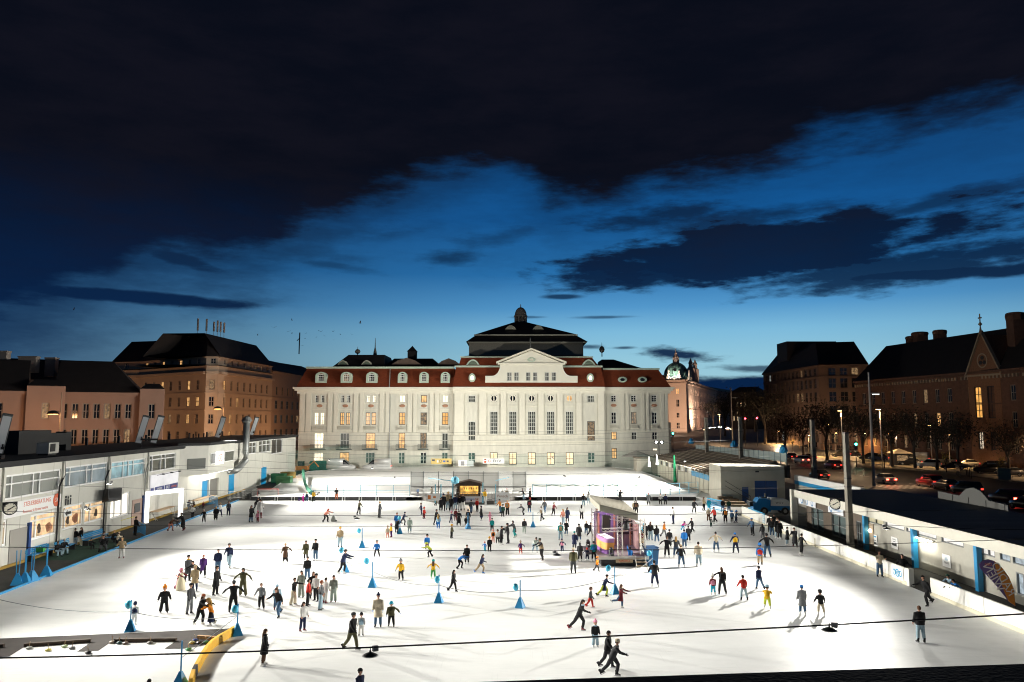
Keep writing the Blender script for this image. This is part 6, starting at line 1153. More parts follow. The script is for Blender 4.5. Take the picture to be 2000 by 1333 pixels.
cpts = [(456, 1237), (440, 1247), (424, 1256), (410, 1266), (399, 1278), (391, 1290), (384, 1303), (377, 1316), (372, 1326), (366, 1345)]
g_ = [G(*q) for q in cpts]
for i in range(len(g_)-1):
    p, q = g_[i], g_[i+1]; d = (q-p).normalized(); n = Vector((-d.y, d.x, 0))*.2; e = d*.006
    MB().add([tuple(p+e), tuple(q-e), tuple(q-e+n), tuple(p+e+n), tuple(p+e+n*.15+Vector((0, 0, .36))), tuple(q-e+n*.15+Vector((0, 0, .36))), tuple(q-e+n*.85+Vector((0, 0, .36))), tuple(p+e+n*.85+Vector((0, 0, .36)))], [(3, 2, 1, 0), (0, 1, 5, 4), (1, 2, 6, 5), (2, 3, 7, 6), (3, 0, 4, 7), (4, 5, 6, 7)]).build('foam_segment', [YEL if i != 7 else BLK], yb)
# ---- the balcony's parapet
zp = CH-.75; p0, p1 = G(930, 1332.5, zp), G(2000, 1297, zp); d = (p1-p0).normalized(); a = p0-d*2.2; c = p1+d*2.5; nn = Vector((d.y, -d.x, 0))*.5
o = MB().prism([(a.x, a.y), (a.x+nn.x, a.y+nn.y), (c.x+nn.x, c.y+nn.y), (c.x, c.y)], zp-.9, zp).build('balcony_parapet', [mat('parapet_navy', (.004, .0055, .017), .85, var=.3, scale=8, bump=.2, bscale=60, spec=.1)]); tag(o, 'dark navy balcony parapet along the bottom right edge', 'parapet')
# ---- stage
SX = Vector((7.6, 58, 0)); ALU = mat('aluminium', (.45, .43, .39), .4, .6); st = thing('stage', 'small open stage with grey sloping roof, truss columns and purple lights', 'stage', SX)
L_ = lambda v: Vector(v)-SX
MB().box(-1.5, 2.0, -2.6, 2.8, .55, .68).box(-2.2, -1.5, -.6, 2.4, .5, .62).build('deck', [mat('stage_deck', (.13, .11, .12), .6)], st); MB().box(-1.55, 2.05, -2.68, -2.605, .5, .72).build('deck_edge', [ALU], st)
MB().box(-1.3, 1.8, -2.4, 2.6, .02, .545).build('base', [BLK], st)
o = MB().box(-.3, .9, -2.72, -2.69, .28, .56).build('name_plate', [mat('plate_tan', (.40, .30, .18), .6)], st); txt('lettering', 'RADIO', .2, mat('plate_red', (.5, .06, .02), .5), o, (.3, -2.726, .42), sx=1.3)
A, B_, C_, D_ = L_(D(1171, 988, 55.2)), L_(D(1246, 1006, 56)), L_(D(1219, 982.5, 63)), L_(D(1152, 970, 62)); up_ = Vector((0, 0, .3))
b = MB(); b.add([tuple(v) for v in (A, B_, C_, D_)]+[tuple(v+Vector((0, 0, .07))) for v in (A, B_, C_, D_)], [(3, 2, 1, 0), (4, 5, 6, 7), (0, 1, 5, 4), (1, 2, 6, 5), (2, 3, 7, 6), (3, 0, 4, 7)]); rf_ = b.build('roof', [mat('roof_tarp', (.15, .14, .11), .6, var=.15)], st)
for k in range(9):
    u = k/8; p, q = A+(D_-A)*u, B_+(C_-B_)*u; MB().tube([p+Vector((0, 0, .09)), q+Vector((0, 0, .09))], .03, 5).build('roof_rib', [mat('rib_grey', (.32, .30, .25), .5)], rf_)
b = MB(); dn = Vector((0, 0, -.38))
for p, q in ((A, B_), (D_, A)): b.add([tuple(p+dn), tuple(q+dn), tuple(q+Vector((0, 0, .04))), tuple(p+Vector((0, 0, .04)))]+[tuple(v+Vector((0, .06, 0))) for v in (p+dn, q+dn, q+Vector((0, 0, .04)), p+Vector((0, 0, .04)))], [(0, 1, 2, 3), (7, 6, 5, 4), (0, 4, 5, 1), (3, 2, 6, 7), (0, 3, 7, 4), (1, 5, 6, 2)])
b.build('fascia', [mat('tarp_pale', (.27, .255, .20), .7)], st)
def truss(b, p, q, w=.16, n=9):
    p, q = Vector(p), Vector(q); t = (q-p).normalized(); r = Vector((1, 0, 0)) if abs(t.x) < .7 else Vector((0, 1, 0)); u = (r-t*r.dot(t)).normalized()*w; v = t.cross(u)
    cs = [u+v, u-v, -u-v, v-u]
    for c in cs: b.tube([p+c, q+c], .022, 5)
    for i in range(n):
        a, e = p+(q-p)*(i/n), p+(q-p)*((i+1)/n)
        for k in range(4): b.tube([a+cs[k], e+cs[(k+1) % 4]], .012, 3)
for x, y in ((.05, -2.45), (1.75, -1.9), (-1.3, 2.2), (1.6, 2.5)):
    zt_ = 3.25 if x > 1 else 3.5
    b = MB(); truss(b, (x, y, .68), (x, y, zt_)); b.build('truss_column', [ALU], st)
b = MB(); truss(b, (-.6, -2.2, 3.35), (1.8, -2.1, 2.95), .12, 8); b.build('truss_beam', [ALU], st); b = MB(); truss(b, (-.9, -.4, 2.2), (1.7, .4, 2.2), .12, 8); b.build('truss_beam', [ALU], st)
MB().box(-1.25, 1.85, 2.55, 2.62, .69, 3.2).build('back_drape', [mat('drape', (.24, .20, .25), .8)], st); MB().box(1.72, 1.77, -.2, 2.5, .69, 2.6).build('side_drape', [mat('drape_rose', (.30, .20, .19), .8)], st); MB().box(.6, 1.7, 2.45, 2.52, 1.5, 2.9).build('screen', [mat('dark_screen', (.02, .008, .02), .3)], st)
for k in range(5): MB().tube([(-.9+k*.6, 2.5, .7), (-.9+k*.6, 2.48, 3.1)], .08, 6).build('drape_fold', [MAT['drape'] if k % 2 else mat('drape_orange_lit', (.55, .28, .16), .8)], st)  # the orange folds carry the orange stage light in their colour
n = 10                                       # curved striped counter
for z0, z1, c, nm in ((.70, 1.0, (.16, .05, .24), 'purple'), (1.003, 1.5, (.70, .30, .06), 'orange'), (1.503, 1.75, (.34, .16, .36), 'mauve')):
    b = MB(); o_ = [(-1.25+1.0*sin(pi/2*j/n)*1.0, -1.2+2.6*(1-cos(pi/2*j/n))*0-1.2*cos(pi*j/n)*.0-.9+2.4*j/n*0+(-1.0+2.0*(1-j/n))) for j in range(n+1)]
    o_ = [(-1.25+.55*(1-cos(pi*.5*j/n)), .9-2.6*sin(pi*.5*j/n)) for j in range(n+1)]; i_ = [(x+.45, y+.1) for x, y in o_]
    b.prism(o_+i_[::-1], z0, z1); b.build('counter_band', [mat('counter_'+nm, c, .5)], st)
b = MB(); b.prism([(-1.2, .8), (-.7, -1.6), (-.2, -1.55), (-.6, .95)], 1.753, 1.80); b.build('counter_top', [mat('counter_white', (.6, .6, .7), .4)], st)
def head(p, lab, g='stage lights'):
    b = MB(); b.box(-.14, .14, -.14, .14, 0, .12); b.box(-.17, -.12, -.06, .06, .12, .42); b.box(.12, .17, -.06, .06, .12, .42); t = thing('moving_head_light', lab, 'stage light', SX+Vector(p), .6, g); b.build('yoke', [BLK], t); MB().lathe([(.08, -.15), (.13, -.1), (.13, .12), (.1, .2)], (0, 0, .36), 12).build('lamp_body', [BLK], t)
head((-.55, -2.2, .69), 'black moving head stage light standing on the front left of the deck'); head((-1.8, 1.9, .63), 'black moving head stage light at the back left of the stage')
t = thing('hanging_spotlight', 'black spotlight hanging under the front of the stage roof', 'stage light', SX+Vector((.5, -2.5, 2.55))); MB().lathe([(.05, .5), (.2, .4), (.24, .1), (.1, -.05)], n=10).build('lamp_body', [BLK], t); MB().box(-.3, .3, -.03, .03, .5, .62).build('yoke', [BLK], t)
t = thing('stage_loudspeaker', 'tall black loudspeaker hanging inside the stage', 'loudspeaker', SX+Vector((-.55, .8, 2.0))); MB().extr([(-.3, 0), (.3, .05), (.35, 1.1), (-.25, 1.15)], -.25, .25).build('cabinet', [BLK], t); MB().box(-.2, .22, -.27, -.253, .2, .95).build('grille', [MAT['speaker_grille']], t)
t = thing('step_ladder', 'pale aluminium step ladder leaning at the front of the stage', 'ladder', SX+Vector((1.05, -3.3, 0)))
for x in (0, .7): MB().tube([(x, -.35, 0), (x, .55, .8)], .03, 6).build('rail', [ALU], t)
for k in range(3): MB().box(.02, .68, -.2+.27*k, -.05+.27*k, .18+.22*k, .21+.22*k).build('tread', [mat('tread_wood', (.35, .24, .13), .7)], t)
def bin_(p, lab):
    t = thing('blue_bin', lab, 'bin', SX+Vector(p), .2, 'blue bins by the stage'); MB().add([(-.32, -.35, 0), (.32, -.35, 0), (.32, .35, 0), (-.32, .35, 0), (-.4, -.42, 1.1), (.4, -.42, 1.1), (.4, .42, 1.1), (-.4, .42, 1.1)], [(3, 2, 1, 0), (0, 1, 5, 4), (1, 2, 6, 5), (2, 3, 7, 6), (3, 0, 4, 7), (4, 5, 6, 7)]).build('body', [mat('bin_blue', (.015, .10, .24), .5)], t); MB().box(-.42, .42, -.45, .45, 1.103, 1.18).build('lid', [mat('bin_lid', (.01, .05, .12), .5)], t)
bin_((2.3, -2.2, 0), 'dark blue bin at the right front corner of the stage'); bin_((2.45, -1.2, 0), 'dark blue bin behind the other bin at the right of the stage')
for p, c, e in (((-.2, 1.6, 2.9), (.55, .3, 1), 62), ((.8, .3, 2.9), (1, .5, .22), 55), ((1.2, -1.2, 2.8), (.4, .3, 1), 22), ((-1.0, -.5, 3.0), (1, .6, .3), 24)):
    l = bpy.data.lights.new('stage_light', 'POINT'); l.energy = e; l.color = c; l.shadow_soft_size = .12; o = bpy.data.objects.new('stage_light', l); COL.objects.link(o); o.parent = st; o.location = p
# ---- bar hut, glass screens, deck, banners at the back
hx0, hx1 = D(893, 960, 96.5).x, D(938, 960, 96.5).x; hw = hx1-hx0; hu = thing('bar_hut', 'small dark timber bar hut glowing orange inside at the back of the ice', 'hut', (hx0, 96.5, UZ)); HW = mat('hut_wood', (.07, .045, .03), .8, var=.2)
MB().box(0, .25, 0, 2.4, 0, 1.75).build('side_wall', [HW], hu); MB().box(hw-.25, hw, 0, 2.4, 0, 1.75).build('side_wall', [HW], hu); MB().box(.253, hw-.253, 2.25, 2.4, 0, 1.9).build('back_wall', [lit('lit_bar', (1, .55, .12), 1.6, 1.5, .25)], hu)
b = MB(); b.extr([(-.3, 1.7), (hw+.3, 1.7), (hw+.1, 2.0), (hw*.5, 2.35), (-.1, 2.0)], -.3, 2.5); b.build('roof', [HW], hu); MB().box(.253, hw-.253, -.1, .25, 0, .72).build('counter', [mat('counter_wood', (.25, .13, .05), .6)], hu)
for k in range(7): MB().lathe([(.05, 0), (.05, .2), (.02, .27), (.02, .33)], n=7).build('bottle', [mat('bottle_brown', (.15, .07, .02), .3)], hu, loc=(.45+k*.3, 2.1, 1.05))
l = bpy.data.lights.new('hut_light', 'POINT'); l.energy = 60; l.color = (1, .55, .18); l.shadow_soft_size = .1; o = bpy.data.objects.new('hut_light', l); COL.objects.link(o); o.parent = hu; o.location = (hw/2, 1, 1.55)
sc = thing('glass_screens', 'row of tall clear and frosted screens behind the bar hut', 'screen', (D(803, 920, 104).x, 104, UZ)); ex = [D(p, 920, 104).x-sc.location.x for p in (803, 827, 857, 886, 915, 944, 973, 1002, 1027)]
FROST = mat('frosted_screen', (.72, .72, .68), .5, alpha=.5); CLEAR = mat('clear_screen', (.75, .78, .76), .1, alpha=.18)
for i in range(8): MB().box(ex[i]+.06, ex[i+1]-.06, -.02, .02, .3, 2.9).build('screen_panel', [FROST if i in (0, 3, 4, 5, 7) else CLEAR], sc)
for x in ex: MB().box(x-.05, x+.05, -.05, .05, 0, 2.95).build('post', [mat('screen_post', (.16, .18, .18), .5)], sc)
MB().box(ex[0], ex[-1], -.06, .06, .85, .97).build('rail', [BLK], sc)
dk = [G(*q) for q in ((800, 973), (866, 986), (965, 986), (1040, 971))]; b = MB(); b.prism([(p.x, p.y) for p in dk]+[(dk[3].x, 104.5), (dk[0].x, 104.5)], .0, UZ+.012); structure(b.build('bar_deck', [mat('deck_dark', (.10, .09, .08), .8)]))
LB_ = mat('frame_light_blue', (.16, .42, .55), .5)
for i, (a, c, lb) in enumerate(((0, 1, 'grey railing of the bar terrace, left slanting side'), (1, 2, 'grey railing of the bar terrace, front side'), (2, 3, 'grey railing of the bar terrace, right slanting side'))):
    p, q = dk[a], dk[c]; L = (q-p).length; t = thing('terrace_railing', lb, 'railing', (p.x, p.y, UZ+.012), atan2(q.y-p.y, q.x-p.x), 'terrace railings'); n = int(L/.32)
    b = MB(); b.box(0, L, .02, .05, .95, 1.0); b.box(0, L, .02, .05, .1, .14)
    for k in range(n+1): b.box(L*k/n-.018, L*k/n+.018, .02, .05, .14, .95)
    b.build('rail_panel', [mat('rail_grey', (.20, .20, .19), .5, .4)], t)
def banner(px0, px1, py0, py1, Y, m, label, words=(), z0=None):
    a, c = D(px0, py1, Y), D(px1, py0, Y); t = thing('banner', label, 'banner', (a.x, Y, a.z), 0, 'advertising banners'); w, h = c.x-a.x, c.z-a.z; MB().box(0, w, -.02, 0, 0, h).build('cloth', [m], t)
    for s, x, z, sz, mm, sx_ in words:
        if s: txt('lettering', s, sz*h, mm, t, (x*w, -.026, z*h), sx=sx_)
        else: MB().box(x*w, (x+sx_)*w, -.026, -.022, (z-sz/2)*h, (z+sz/2)*h).build('print', [mm], t)
ORB = mat('banner_orange', (.62, .20, .05), .6); GRB = mat('banner_dark', (.08, .08, .09), .6); BLB = mat('banner_blue', (.05, .12, .4), .6)
banner(833, 859, 965, 978, 91.2, WHP, 'white banner with orange marks left of the bar front', (('', .1, .5, .6, ORB, .22), ('', .5, .5, .3, ORB, .2)))
banner(905, 941, 970, 981.5, 89.9, mat('banner_mottled', (.62, .60, .60), .6, var=.1), 'long white patterned banner on the bar front', (('Sommer', .35, .55, .6, BLB, 1.0), ('EIS', .75, .5, .6, ORB, 1.0)))
banner(968, 995, 962, 977, 91.4, WHP, 'white banner with brown script right of the bar front', (('Punsch', .5, .5, .5, mat('banner_brown', (.3, .14, .07), .6), 1.0),))
banner(842, 882, 896, 907, YF-3, mat('banner_yellow', (.62, .46, .16), .6), 'yellow sponsor banner at the foot of the concert hall', (('', .04, .7, .3, GRB, .14), ('', .28, .5, .4, WHP, .08), ('O', .46, .5, .8, GRB, 1), ('', .58, .5, .3, BLB, .12), ('', .76, .5, .3, GRB, .1)))
banner(943, 985, 896, 906, YF-3, WHP, 'white banner reading OEHV at the foot of the concert hall', (('', .06, .5, .7, RED, .1), ('O', .32, .5, .75, RED, 1.2), ('EHV', .66, .5, .75, BLK, 1.2)))
banner(895, 912, 899, 911, YF-3.2, WHP, 'white panel with a grey bear shape beside the yellow banner', (('', .3, .45, .7, mat('print_grey', (.28, .28, .28), .6), .4),))
banner(912, 925, 900, 911, YF-3.2, mat('panel_pale', (.5, .55, .53), .5), 'pale grey panel right of the bear panel')
for px_, h in ((850, 2.2), (861, 2.2), (884, 2.4), (943, 2.4), (968, 2.2)):
    p = G(px_, 983, UZ); o = MB().box(-.06, .06, -.06, .06, 0, h).build('canopy_post', [LB_], loc=p); tag(o, {850: 'leftmost', 861: 'second from the left', 884: 'middle', 943: 'second from the right', 968: 'rightmost'}[px_]+' light blue canopy post of the bar terrace', 'post', 'light blue canopy posts of the bar terrace')
o = MB().tube([D(836, 934, 96), D(860, 937, 94), D(884, 940, 94)], .045, 5).tube([D(968, 939, 94), D(994, 933, 96)], .045, 5).build('terrace_canopy', [LB_]); tag(o, 'thin light blue canopy frame rails over the bar terrace', 'frame')
o = MB().lathe([(.05, 0), (.45, .15), (.5, .5), (.35, .8), (.05, .95)], n=10).build('folded_parasol', [mat('parasol_blue', (.18, .52, .68), .6)], loc=D(889, 946, 94)); tag(o, 'bright blue bundled parasol top left of the bar hut', 'parasol')
# ---- railings and nets of the upper rink
def fence_line(pa, pb, hgt, step, label, z=UZ, m=None, grn=False):
    L = (pb-pa).length; t = thing('rink_fence', label, 'fence', (pa.x, pa.y, z), atan2(pb.y-pa.y, pb.x-pa.x), 'light railings along the upper ice'); n = max(1, int(L/step))
    po_ = MB().box(-.035, .035, -.035, .035, 0, hgt).mesh('post', [LB_])
    for k in range(n+1): inst('post', po_, t, (L*k/n, 0, 0))
    for zz in (.1, hgt*.5, hgt): MB().box(0, L, -.02, .02, zz-.02, zz+.02).build('rail', [LB_], t)
    if grn: MB().tube([(L*k/40, -.06, hgt-.06-.16*abs(sin(k*.5))) for k in range(41)], .05, 5).build('net_roll', [mat('net_green', (.02, .12, .07), .9)], t)
    return t
fence_line(Vector((D(607, 975, 101.5).x, 101.5, 0)), Vector((D(800, 975, 101.5).x, 101.5, 0)), 1.35, 1.9, 'light blue railing left of the bar terrace')
fence_line(Vector((D(1040, 975, 101.5).x, 101.5, 0)), Vector((D(1290, 975, 101.5).x, 101.5, 0)), 1.45, 1.85, 'light blue railing with a rolled green net right of the bar terrace', grn=True)
fence_line(Vector((D(1290, 975, 101.5).x, 101.5, 0)), Vector((25.2, 105.5, 0)), 1.45, 1.7, 'short light blue railing curving to the grandstand')
NETG = mat('net_green', (.02, .12, .07), .9)
o = MB().tube([D(592, 919, 132), D(593, 930, 122), D(596, 945, 112), D(601, 955, 105), D(608, 963, 101.5)], [.25, .22, .2, .22, .3], 7).build('rolled_net', [NETG]); tag(o, 'dark green rolled net hanging down the left of the upper ice', 'net')
o = MB().tube([Vector((26.0, 124, .4)), Vector((25.9, 124, 4.6))], [.3, .12], 8).build('rolled_net', [mat('net_bright', (.01, .22, .09), .8)]); tag(o, 'bright green bundled net at the right corner of the upper ice', 'net')
NETC = mat('net_sheer', (.10, .34, .27), .8, alpha=.10)
for (q, z1, lb) in ((((560, 937), (600, 922), (680, 915.5)), 4.5, 'sheer green safety net at the left corner of the upper ice'), (((680, 915.5), (900, 912.5), (1190, 913)), 2.6, 'sheer green safety net along the back of the upper ice'), (((1190, 913), (1240, 917), (1290, 934)), 3.4, 'sheer green safety net at the right corner of the upper ice')):
    g2 = [G(*p, UZ)+Vector((0, .25, 0)) for p in q]; b = MB()
    for i in range(len(g2)-1): b.quad(g2[i], g2[i+1], g2[i+1]+Vector((0, 0, z1)), g2[i]+Vector((0, 0, z1)))
    o = b.build('safety_net', [NETC]); tag(o, lb, 'net', 'sheer safety nets')
gl_ = thing('hockey_goal', 'red framed goal with white net at the far left of the ice', 'goal', G(523, 976, .0), R(4)); RG = mat('goal_red', (.55, .10, .08), .5)
b = MB()
for q in ([(-1.3, 0, 0), (-1.3, 0, 1.35), (1.3, 0, 1.35), (1.3, 0, 0)], [(-1.3, 0, 1.35), (-1.1, 1.0, 1.2), (1.1, 1.0, 1.2), (1.3, 0, 1.35)], [(-1.3, 0, .03), (-1.1, 1.1, .03), (1.1, 1.1, .03), (1.3, 0, .03)]): b.tube(q, .035, 6)
b.build('frame', [RG], gl_); MB().add([(-1.3, 0, 1.34), (1.3, 0, 1.34), (1.1, 1.1, .05), (-1.1, 1.1, .05)], [(0, 1, 2, 3)]).build('net', [mat('goal_net', (.7, .7, .68), .8, alpha=.45)], gl_)
# ---- vans, machines and parasol at the foot of the concert hall
car((D(667, 908, YF-6).x, YF-6), 0, 'van', 'white', 'grey white van parked before the second lit ground floor window', zz=0.1, group='vans at the concert hall'); car((D(737, 908, YF-6).x, YF-6), pi, 'van', 'white', 'white van with dark windscreen parked before the dark ground floor window', zz=0.1, group='vans at the concert hall')
t = thing('green_container', 'dark green container at the left corner of the concert hall', 'container', (D(626, 912, YF-5).x, YF-5, 0)); MB().box(-2, 2, -1, 1, .1, 1.7).build('body', [mat('container_green', (.01, .16, .12), .6)], t); MB().extr([(-2.1, 1.703), (2.1, 1.703), (1.8, 2.0), (-1.8, 2.0)], -1.05, 1.05).build('lid', [mat('container_green', (0, 0, 0))], t)
t = thing('tracked_digger', 'small orange digger at the left foot of the concert hall', 'digger', (D(592, 914, YF-12).x, YF-12, 0)); ORM = mat('digger_orange', (.5, .17, .02), .5); MB().box(-1.2, 1.0, -.8, .8, .6, 1.4).build('body', [ORM], t); MB().box(-1.3, 1.3, -.9, -.5, .02, .57).box(-1.3, 1.3, .5, .9, .02, .57).build('track', [BLK], t); MB().tube([(.9, 0, 1.2), (2.1, 0, 2.3), (3.0, 0, 1.2)], .14, 6).build('boom', [ORM], t); MB().box(-.9, .1, -.6, .6, 1.403, 2.3).build('cab', [GLASS], t)
for k, (px_, py_, Y, c) in enumerate(((545, 925, 128, (.05, .2, .08)), (563, 921, 132, (.3, .2, .05)), (556, 930, 122, (.08, .22, .1)))):
    o = MB().box(-1.1, 1.1, -.7, .7, 0, 1.4).box(-1.15, 1.15, -.75, .75, 1.403, 1.5).build('storage_crate', [mat('crate_%d' % k, c, .7)], loc=(D(px_, 925, Y).x, Y, -.03)); tag(o, ['dark green crate behind the left net', 'brown crate behind the left net near the digger', 'green crate at the edge of the promenade end'][k], 'crate')
pr_ = thing('parasol', 'large grey parasol at the right foot of the concert hall', 'parasol', (D(1243, 900, YF-8).x, YF-8, 0)); MB().tube([(0, 0, 0), (0, 0, 4.1)], .06, 6).build('pole', [ALU], pr_); MB().lathe([(3.0, 3.0), (2.95, 3.1), (1.4, 3.7), (.05, 4.2)], n=8).build('canopy', [mat('canopy_grey', (.28, .27, .24), .8)], pr_)
kk = thing('parapet_block', 'grey concrete hut with parapet between concert hall and grandstand', 'hut', (D(1300, 900, YF-14).x-2.5, YF-14, 0)); MB().box(-3, 7, 0, 4, 0, 2.9).build('wall', [CONC], kk); MB().box(-3.2, 7.2, -.2, 4.2, 2.903, 3.15).build('roof', [CONC_D], kk)
for k, (px_, py_) in enumerate(((1268, 912), (1283, 908))):
    o = MB().lathe([(.28, 0), (.2, .3), (.1, 1.4), (.03, 1.6)], n=8).build('folded_parasol', [WHP], loc=D(px_, py_, 122)); tag(o, ['left slim white folded parasol by the right net', 'right slim white folded parasol by the right net'][k], 'parasol', 'folded white parasols')
t = thing('lamp_cluster', 'two bright floodlights on a thin pole at the right end of the concert hall', 'floodlight', (D(1287, 870, YF-9).x, YF-9, 0)); h = D(1287, 864, YF-9).z; MB().tube([(0, 0, 0), (0, 0, h)], .07, 6).build('pole', [BLK], t)
for s in (-1, 1): o = MB().box(s*.55-.4, s*.55+.4, -.2, .2, h-.3, h+.3).build('lamp_head', [BLK], t); MB().lathe([(.2, -.02), (.2, 0)], n=10, M=Matrix.Translation((s*.55, -.21, h)) @ Matrix.Rotation(pi/2, 4, 'X')).build('lens', [mat('cluster_glow', (1, 1, 1), .3, emit=(1, .97, .9), es=30)], o)
# ---- promenade furniture
def bench(px0, py0, px1, py1, label, back=True):
    a, c = G(px0, py0, -.03), G(px1, py1, -.03); L = (c-a).length; t = thing('park_bench', label, 'bench', a, atan2(c.y-a.y, c.x-a.x), 'blue slatted benches on the promenade')
    for k in range(4): MB().box(0, L, .05+k*.12, .14+k*.12, .43, .47).build('slat', [BLUEP], t)
    if back:
        for k in range(3): MB().box(0, L, .54+k*.02, .57+k*.02, .55+k*.13, .65+k*.13).build('slat', [BLUEP], t)
    for x in (.15, L-.15): MB().box(x-.04, x+.04, .05, .5, 0, .427).build('leg', [BLK], t)
bench(63, 1098, 106, 1085, 'blue slatted bench nearest the left picture edge with a green bag'); bench(121, 1084, 149, 1073, 'blue slatted bench in the middle under the lit shop window'); bench(172, 1067, 213, 1053, 'blue slatted bench before the pier, third along the wall'); bench(207, 1062, 228, 1060, 'short blue bench by the kerb with two people', False)
o = MB().box(-.28, .28, -.14, .14, 0, .3).tube([(-.15, 0, .3), (0, 0, .45), (.15, 0, .3)], .02, 5).build('shopping_bag', [mat('bag_green', (.05, .30, .05), .6)], loc=G(83, 1092, -.03)+Vector((-.25, .1, .5))); tag(o, 'bright green bag lying on the nearest blue bench', 'bag')
def table(px, py, L, w, m, label, rz, h=.95):
    t = thing('folding_table', label, 'table', G(px, py, -.03), rz, 'folding tables on the promenade'); MB().box(-L/2, L/2, -w/2, w/2, h-.05, h).build('table_top', [m], t)
    for x in (-L/2+.3, L/2-.3): MB().tube([(x-.25, -w/2+.1, 0), (x+.25, w/2-.1, h-.055)], .025, 5).tube([(x+.25, -w/2+.1, 0), (x-.25, w/2-.1, h-.055)], .025, 5).build('leg', [ALU], t)
TY = mat('table_yellow', (.55, .50, .10), .6); TO = mat('table_tan', (.50, .34, .20), .6)
table(240, 1033, 3.2, .75, TY, 'yellow topped folding table nearest on the promenade', CW.rz-.05); table(262, 1022, 3.0, .7, TY, 'yellow topped folding table behind the nearest one', CW.rz); table(318, 1012, 5.4, .8, TO, 'long tan folding table behind the lit white arch', CW.rz); table(398, 988, 6.5, .8, TO, 'long tan folding table before the grey shutters', CW.rz)
ar = thing('light_arch', 'glowing white entrance arch standing on the promenade', 'arch', G(285, 1022, -.03), atan2(G(352, 1012, -.03).y-G(285, 1022, -.03).y, G(352, 1012, -.03).x-G(285, 1022, -.03).x)); LA = (G(352, 1012, -.03)-G(285, 1022, -.03)).length
GLOW = lit('lit_arch', (1, .97, .92), 2.2, .4, .85); ht_ = 2.7
for x in (0, LA): MB().box(x-.17, x+.17, -.17, .17, 0, ht_).build('column', [GLOW], ar)
MB().box(-.17, LA+.17, -.17, .17, ht_+.003, ht_+.4).build('lintel', [GLOW], ar)
def crowd(px0, py0, px1, py1, label, m=None, hgt=1.05):
    a, c = G(px0, py0, -.03), G(px1, py1, -.03); L = (c-a).length; t = thing('crowd_barrier', label, 'barrier', a, atan2(c.y-a.y, c.x-a.x), 'steel barriers on the promenade'); m = m or mat('barrier_steel', (.42, .42, .40), .4, .6); b = MB(); b.tube([(0, 0, .15), (0, 0, hgt), (L, 0, hgt), (L, 0, .15)], .03, 5); b.tube([(0, 0, .2), (L, 0, .2)], .02, 5)
    n = int(L/.18)
    for k in range(1, n): b.box(L*k/n-.01, L*k/n+.01, -.01, .01, .2, hgt)
    b.build('bars', [m], t)
    for x in (.2, L-.2): MB().box(x-.03, x+.03, -.3, .3, 0, .1).build('foot', [m], t)
crowd(445, 977, 478, 974, 'steel crowd barrier on the promenade before the blue door'); crowd(478, 970, 500, 960, 'steel crowd barrier further back on the promenade'); crowd(492, 974, 502, 970, 'short white barrier by the far left of the ice'); crowd(340, 1010, 376, 1000, 'grey barrier panel right of the lit arch'); crowd(408, 985, 424, 990, 'blue railing at a gap in the kerb', BLUEP); crowd(266, 1040, 283, 1050, 'blue railing beside the standing man at the table', BLUEP); crowd(288, 1018, 300, 1015, 'white barrier left of the lit arch')
# skating aids stored along the kerb
def aid(px, py, label, g='blue pole stands stored by the kerb'):
    p = G(px, py, -.03); t = thing('pole_stand', label, 'pole stand', p, px*.3, g); o = inst('pyramid_foot', pyr, t); o.scale = (1.5, 1.5, 1.25)
    for s in (-.07, .07): MB().tube([(s, 0, .6), (s*1.6, 0, 2.1)], .028, 6).build('pole', [PYB], t)
for a in ((33, 1142, 'leftmost blue pole stand stored by the kerb'), (48, 1140, 'second blue pole stand from the left by the kerb'), (62, 1136, 'third blue pole stand from the left by the kerb'), (90, 1126, 'blue pole stand apart from the others by the kerb')): aid(*a)
sk_ = thing('skating_aid', 'cream skating aid figure pushed by the child in the plaid jacket', 'skating aid', G(353, 1153), 0); MB().lathe([(.26, 0), (.28, .1), (.24, .5), (.14, .75), (.13, .95), (.02, 1.05)], n=12).build('body', [mat('aid_cream', (.62, .55, .38), .5)], sk_, True); MB().tube([(-.1, -.1, .8), (-.32, 0, .86), (-.1, .1, .8)], .025, 6).build('handle', [RED], sk_)
pg = thing('skating_aid', 'small grey skating aid standing alone beside the coral jacket skater', 'skating aid', G(651, 1019), 0); MB().lathe([(.22, 0), (.25, .15), (.18, .4), (.13, .5), (.02, .62)], n=10).build('body', [mat('aid_grey', (.16, .17, .15), .6)], pg, True); MB().box(-.1, .35, -.12, .12, .02, .12).build('foot', [BLK], pg)
o = MB().box(-.03, .03, -.03, .03, 0, .7).tube([(0, 0, .1), (-1.2, .2, .08)], .03, 5).build('fallen_pole', [mat('pole_tan', (.4, .35, .25), .6)], loc=G(1592, 1069)); tag(o, 'short tan stick leaning at the foot of the right boards', 'stick')
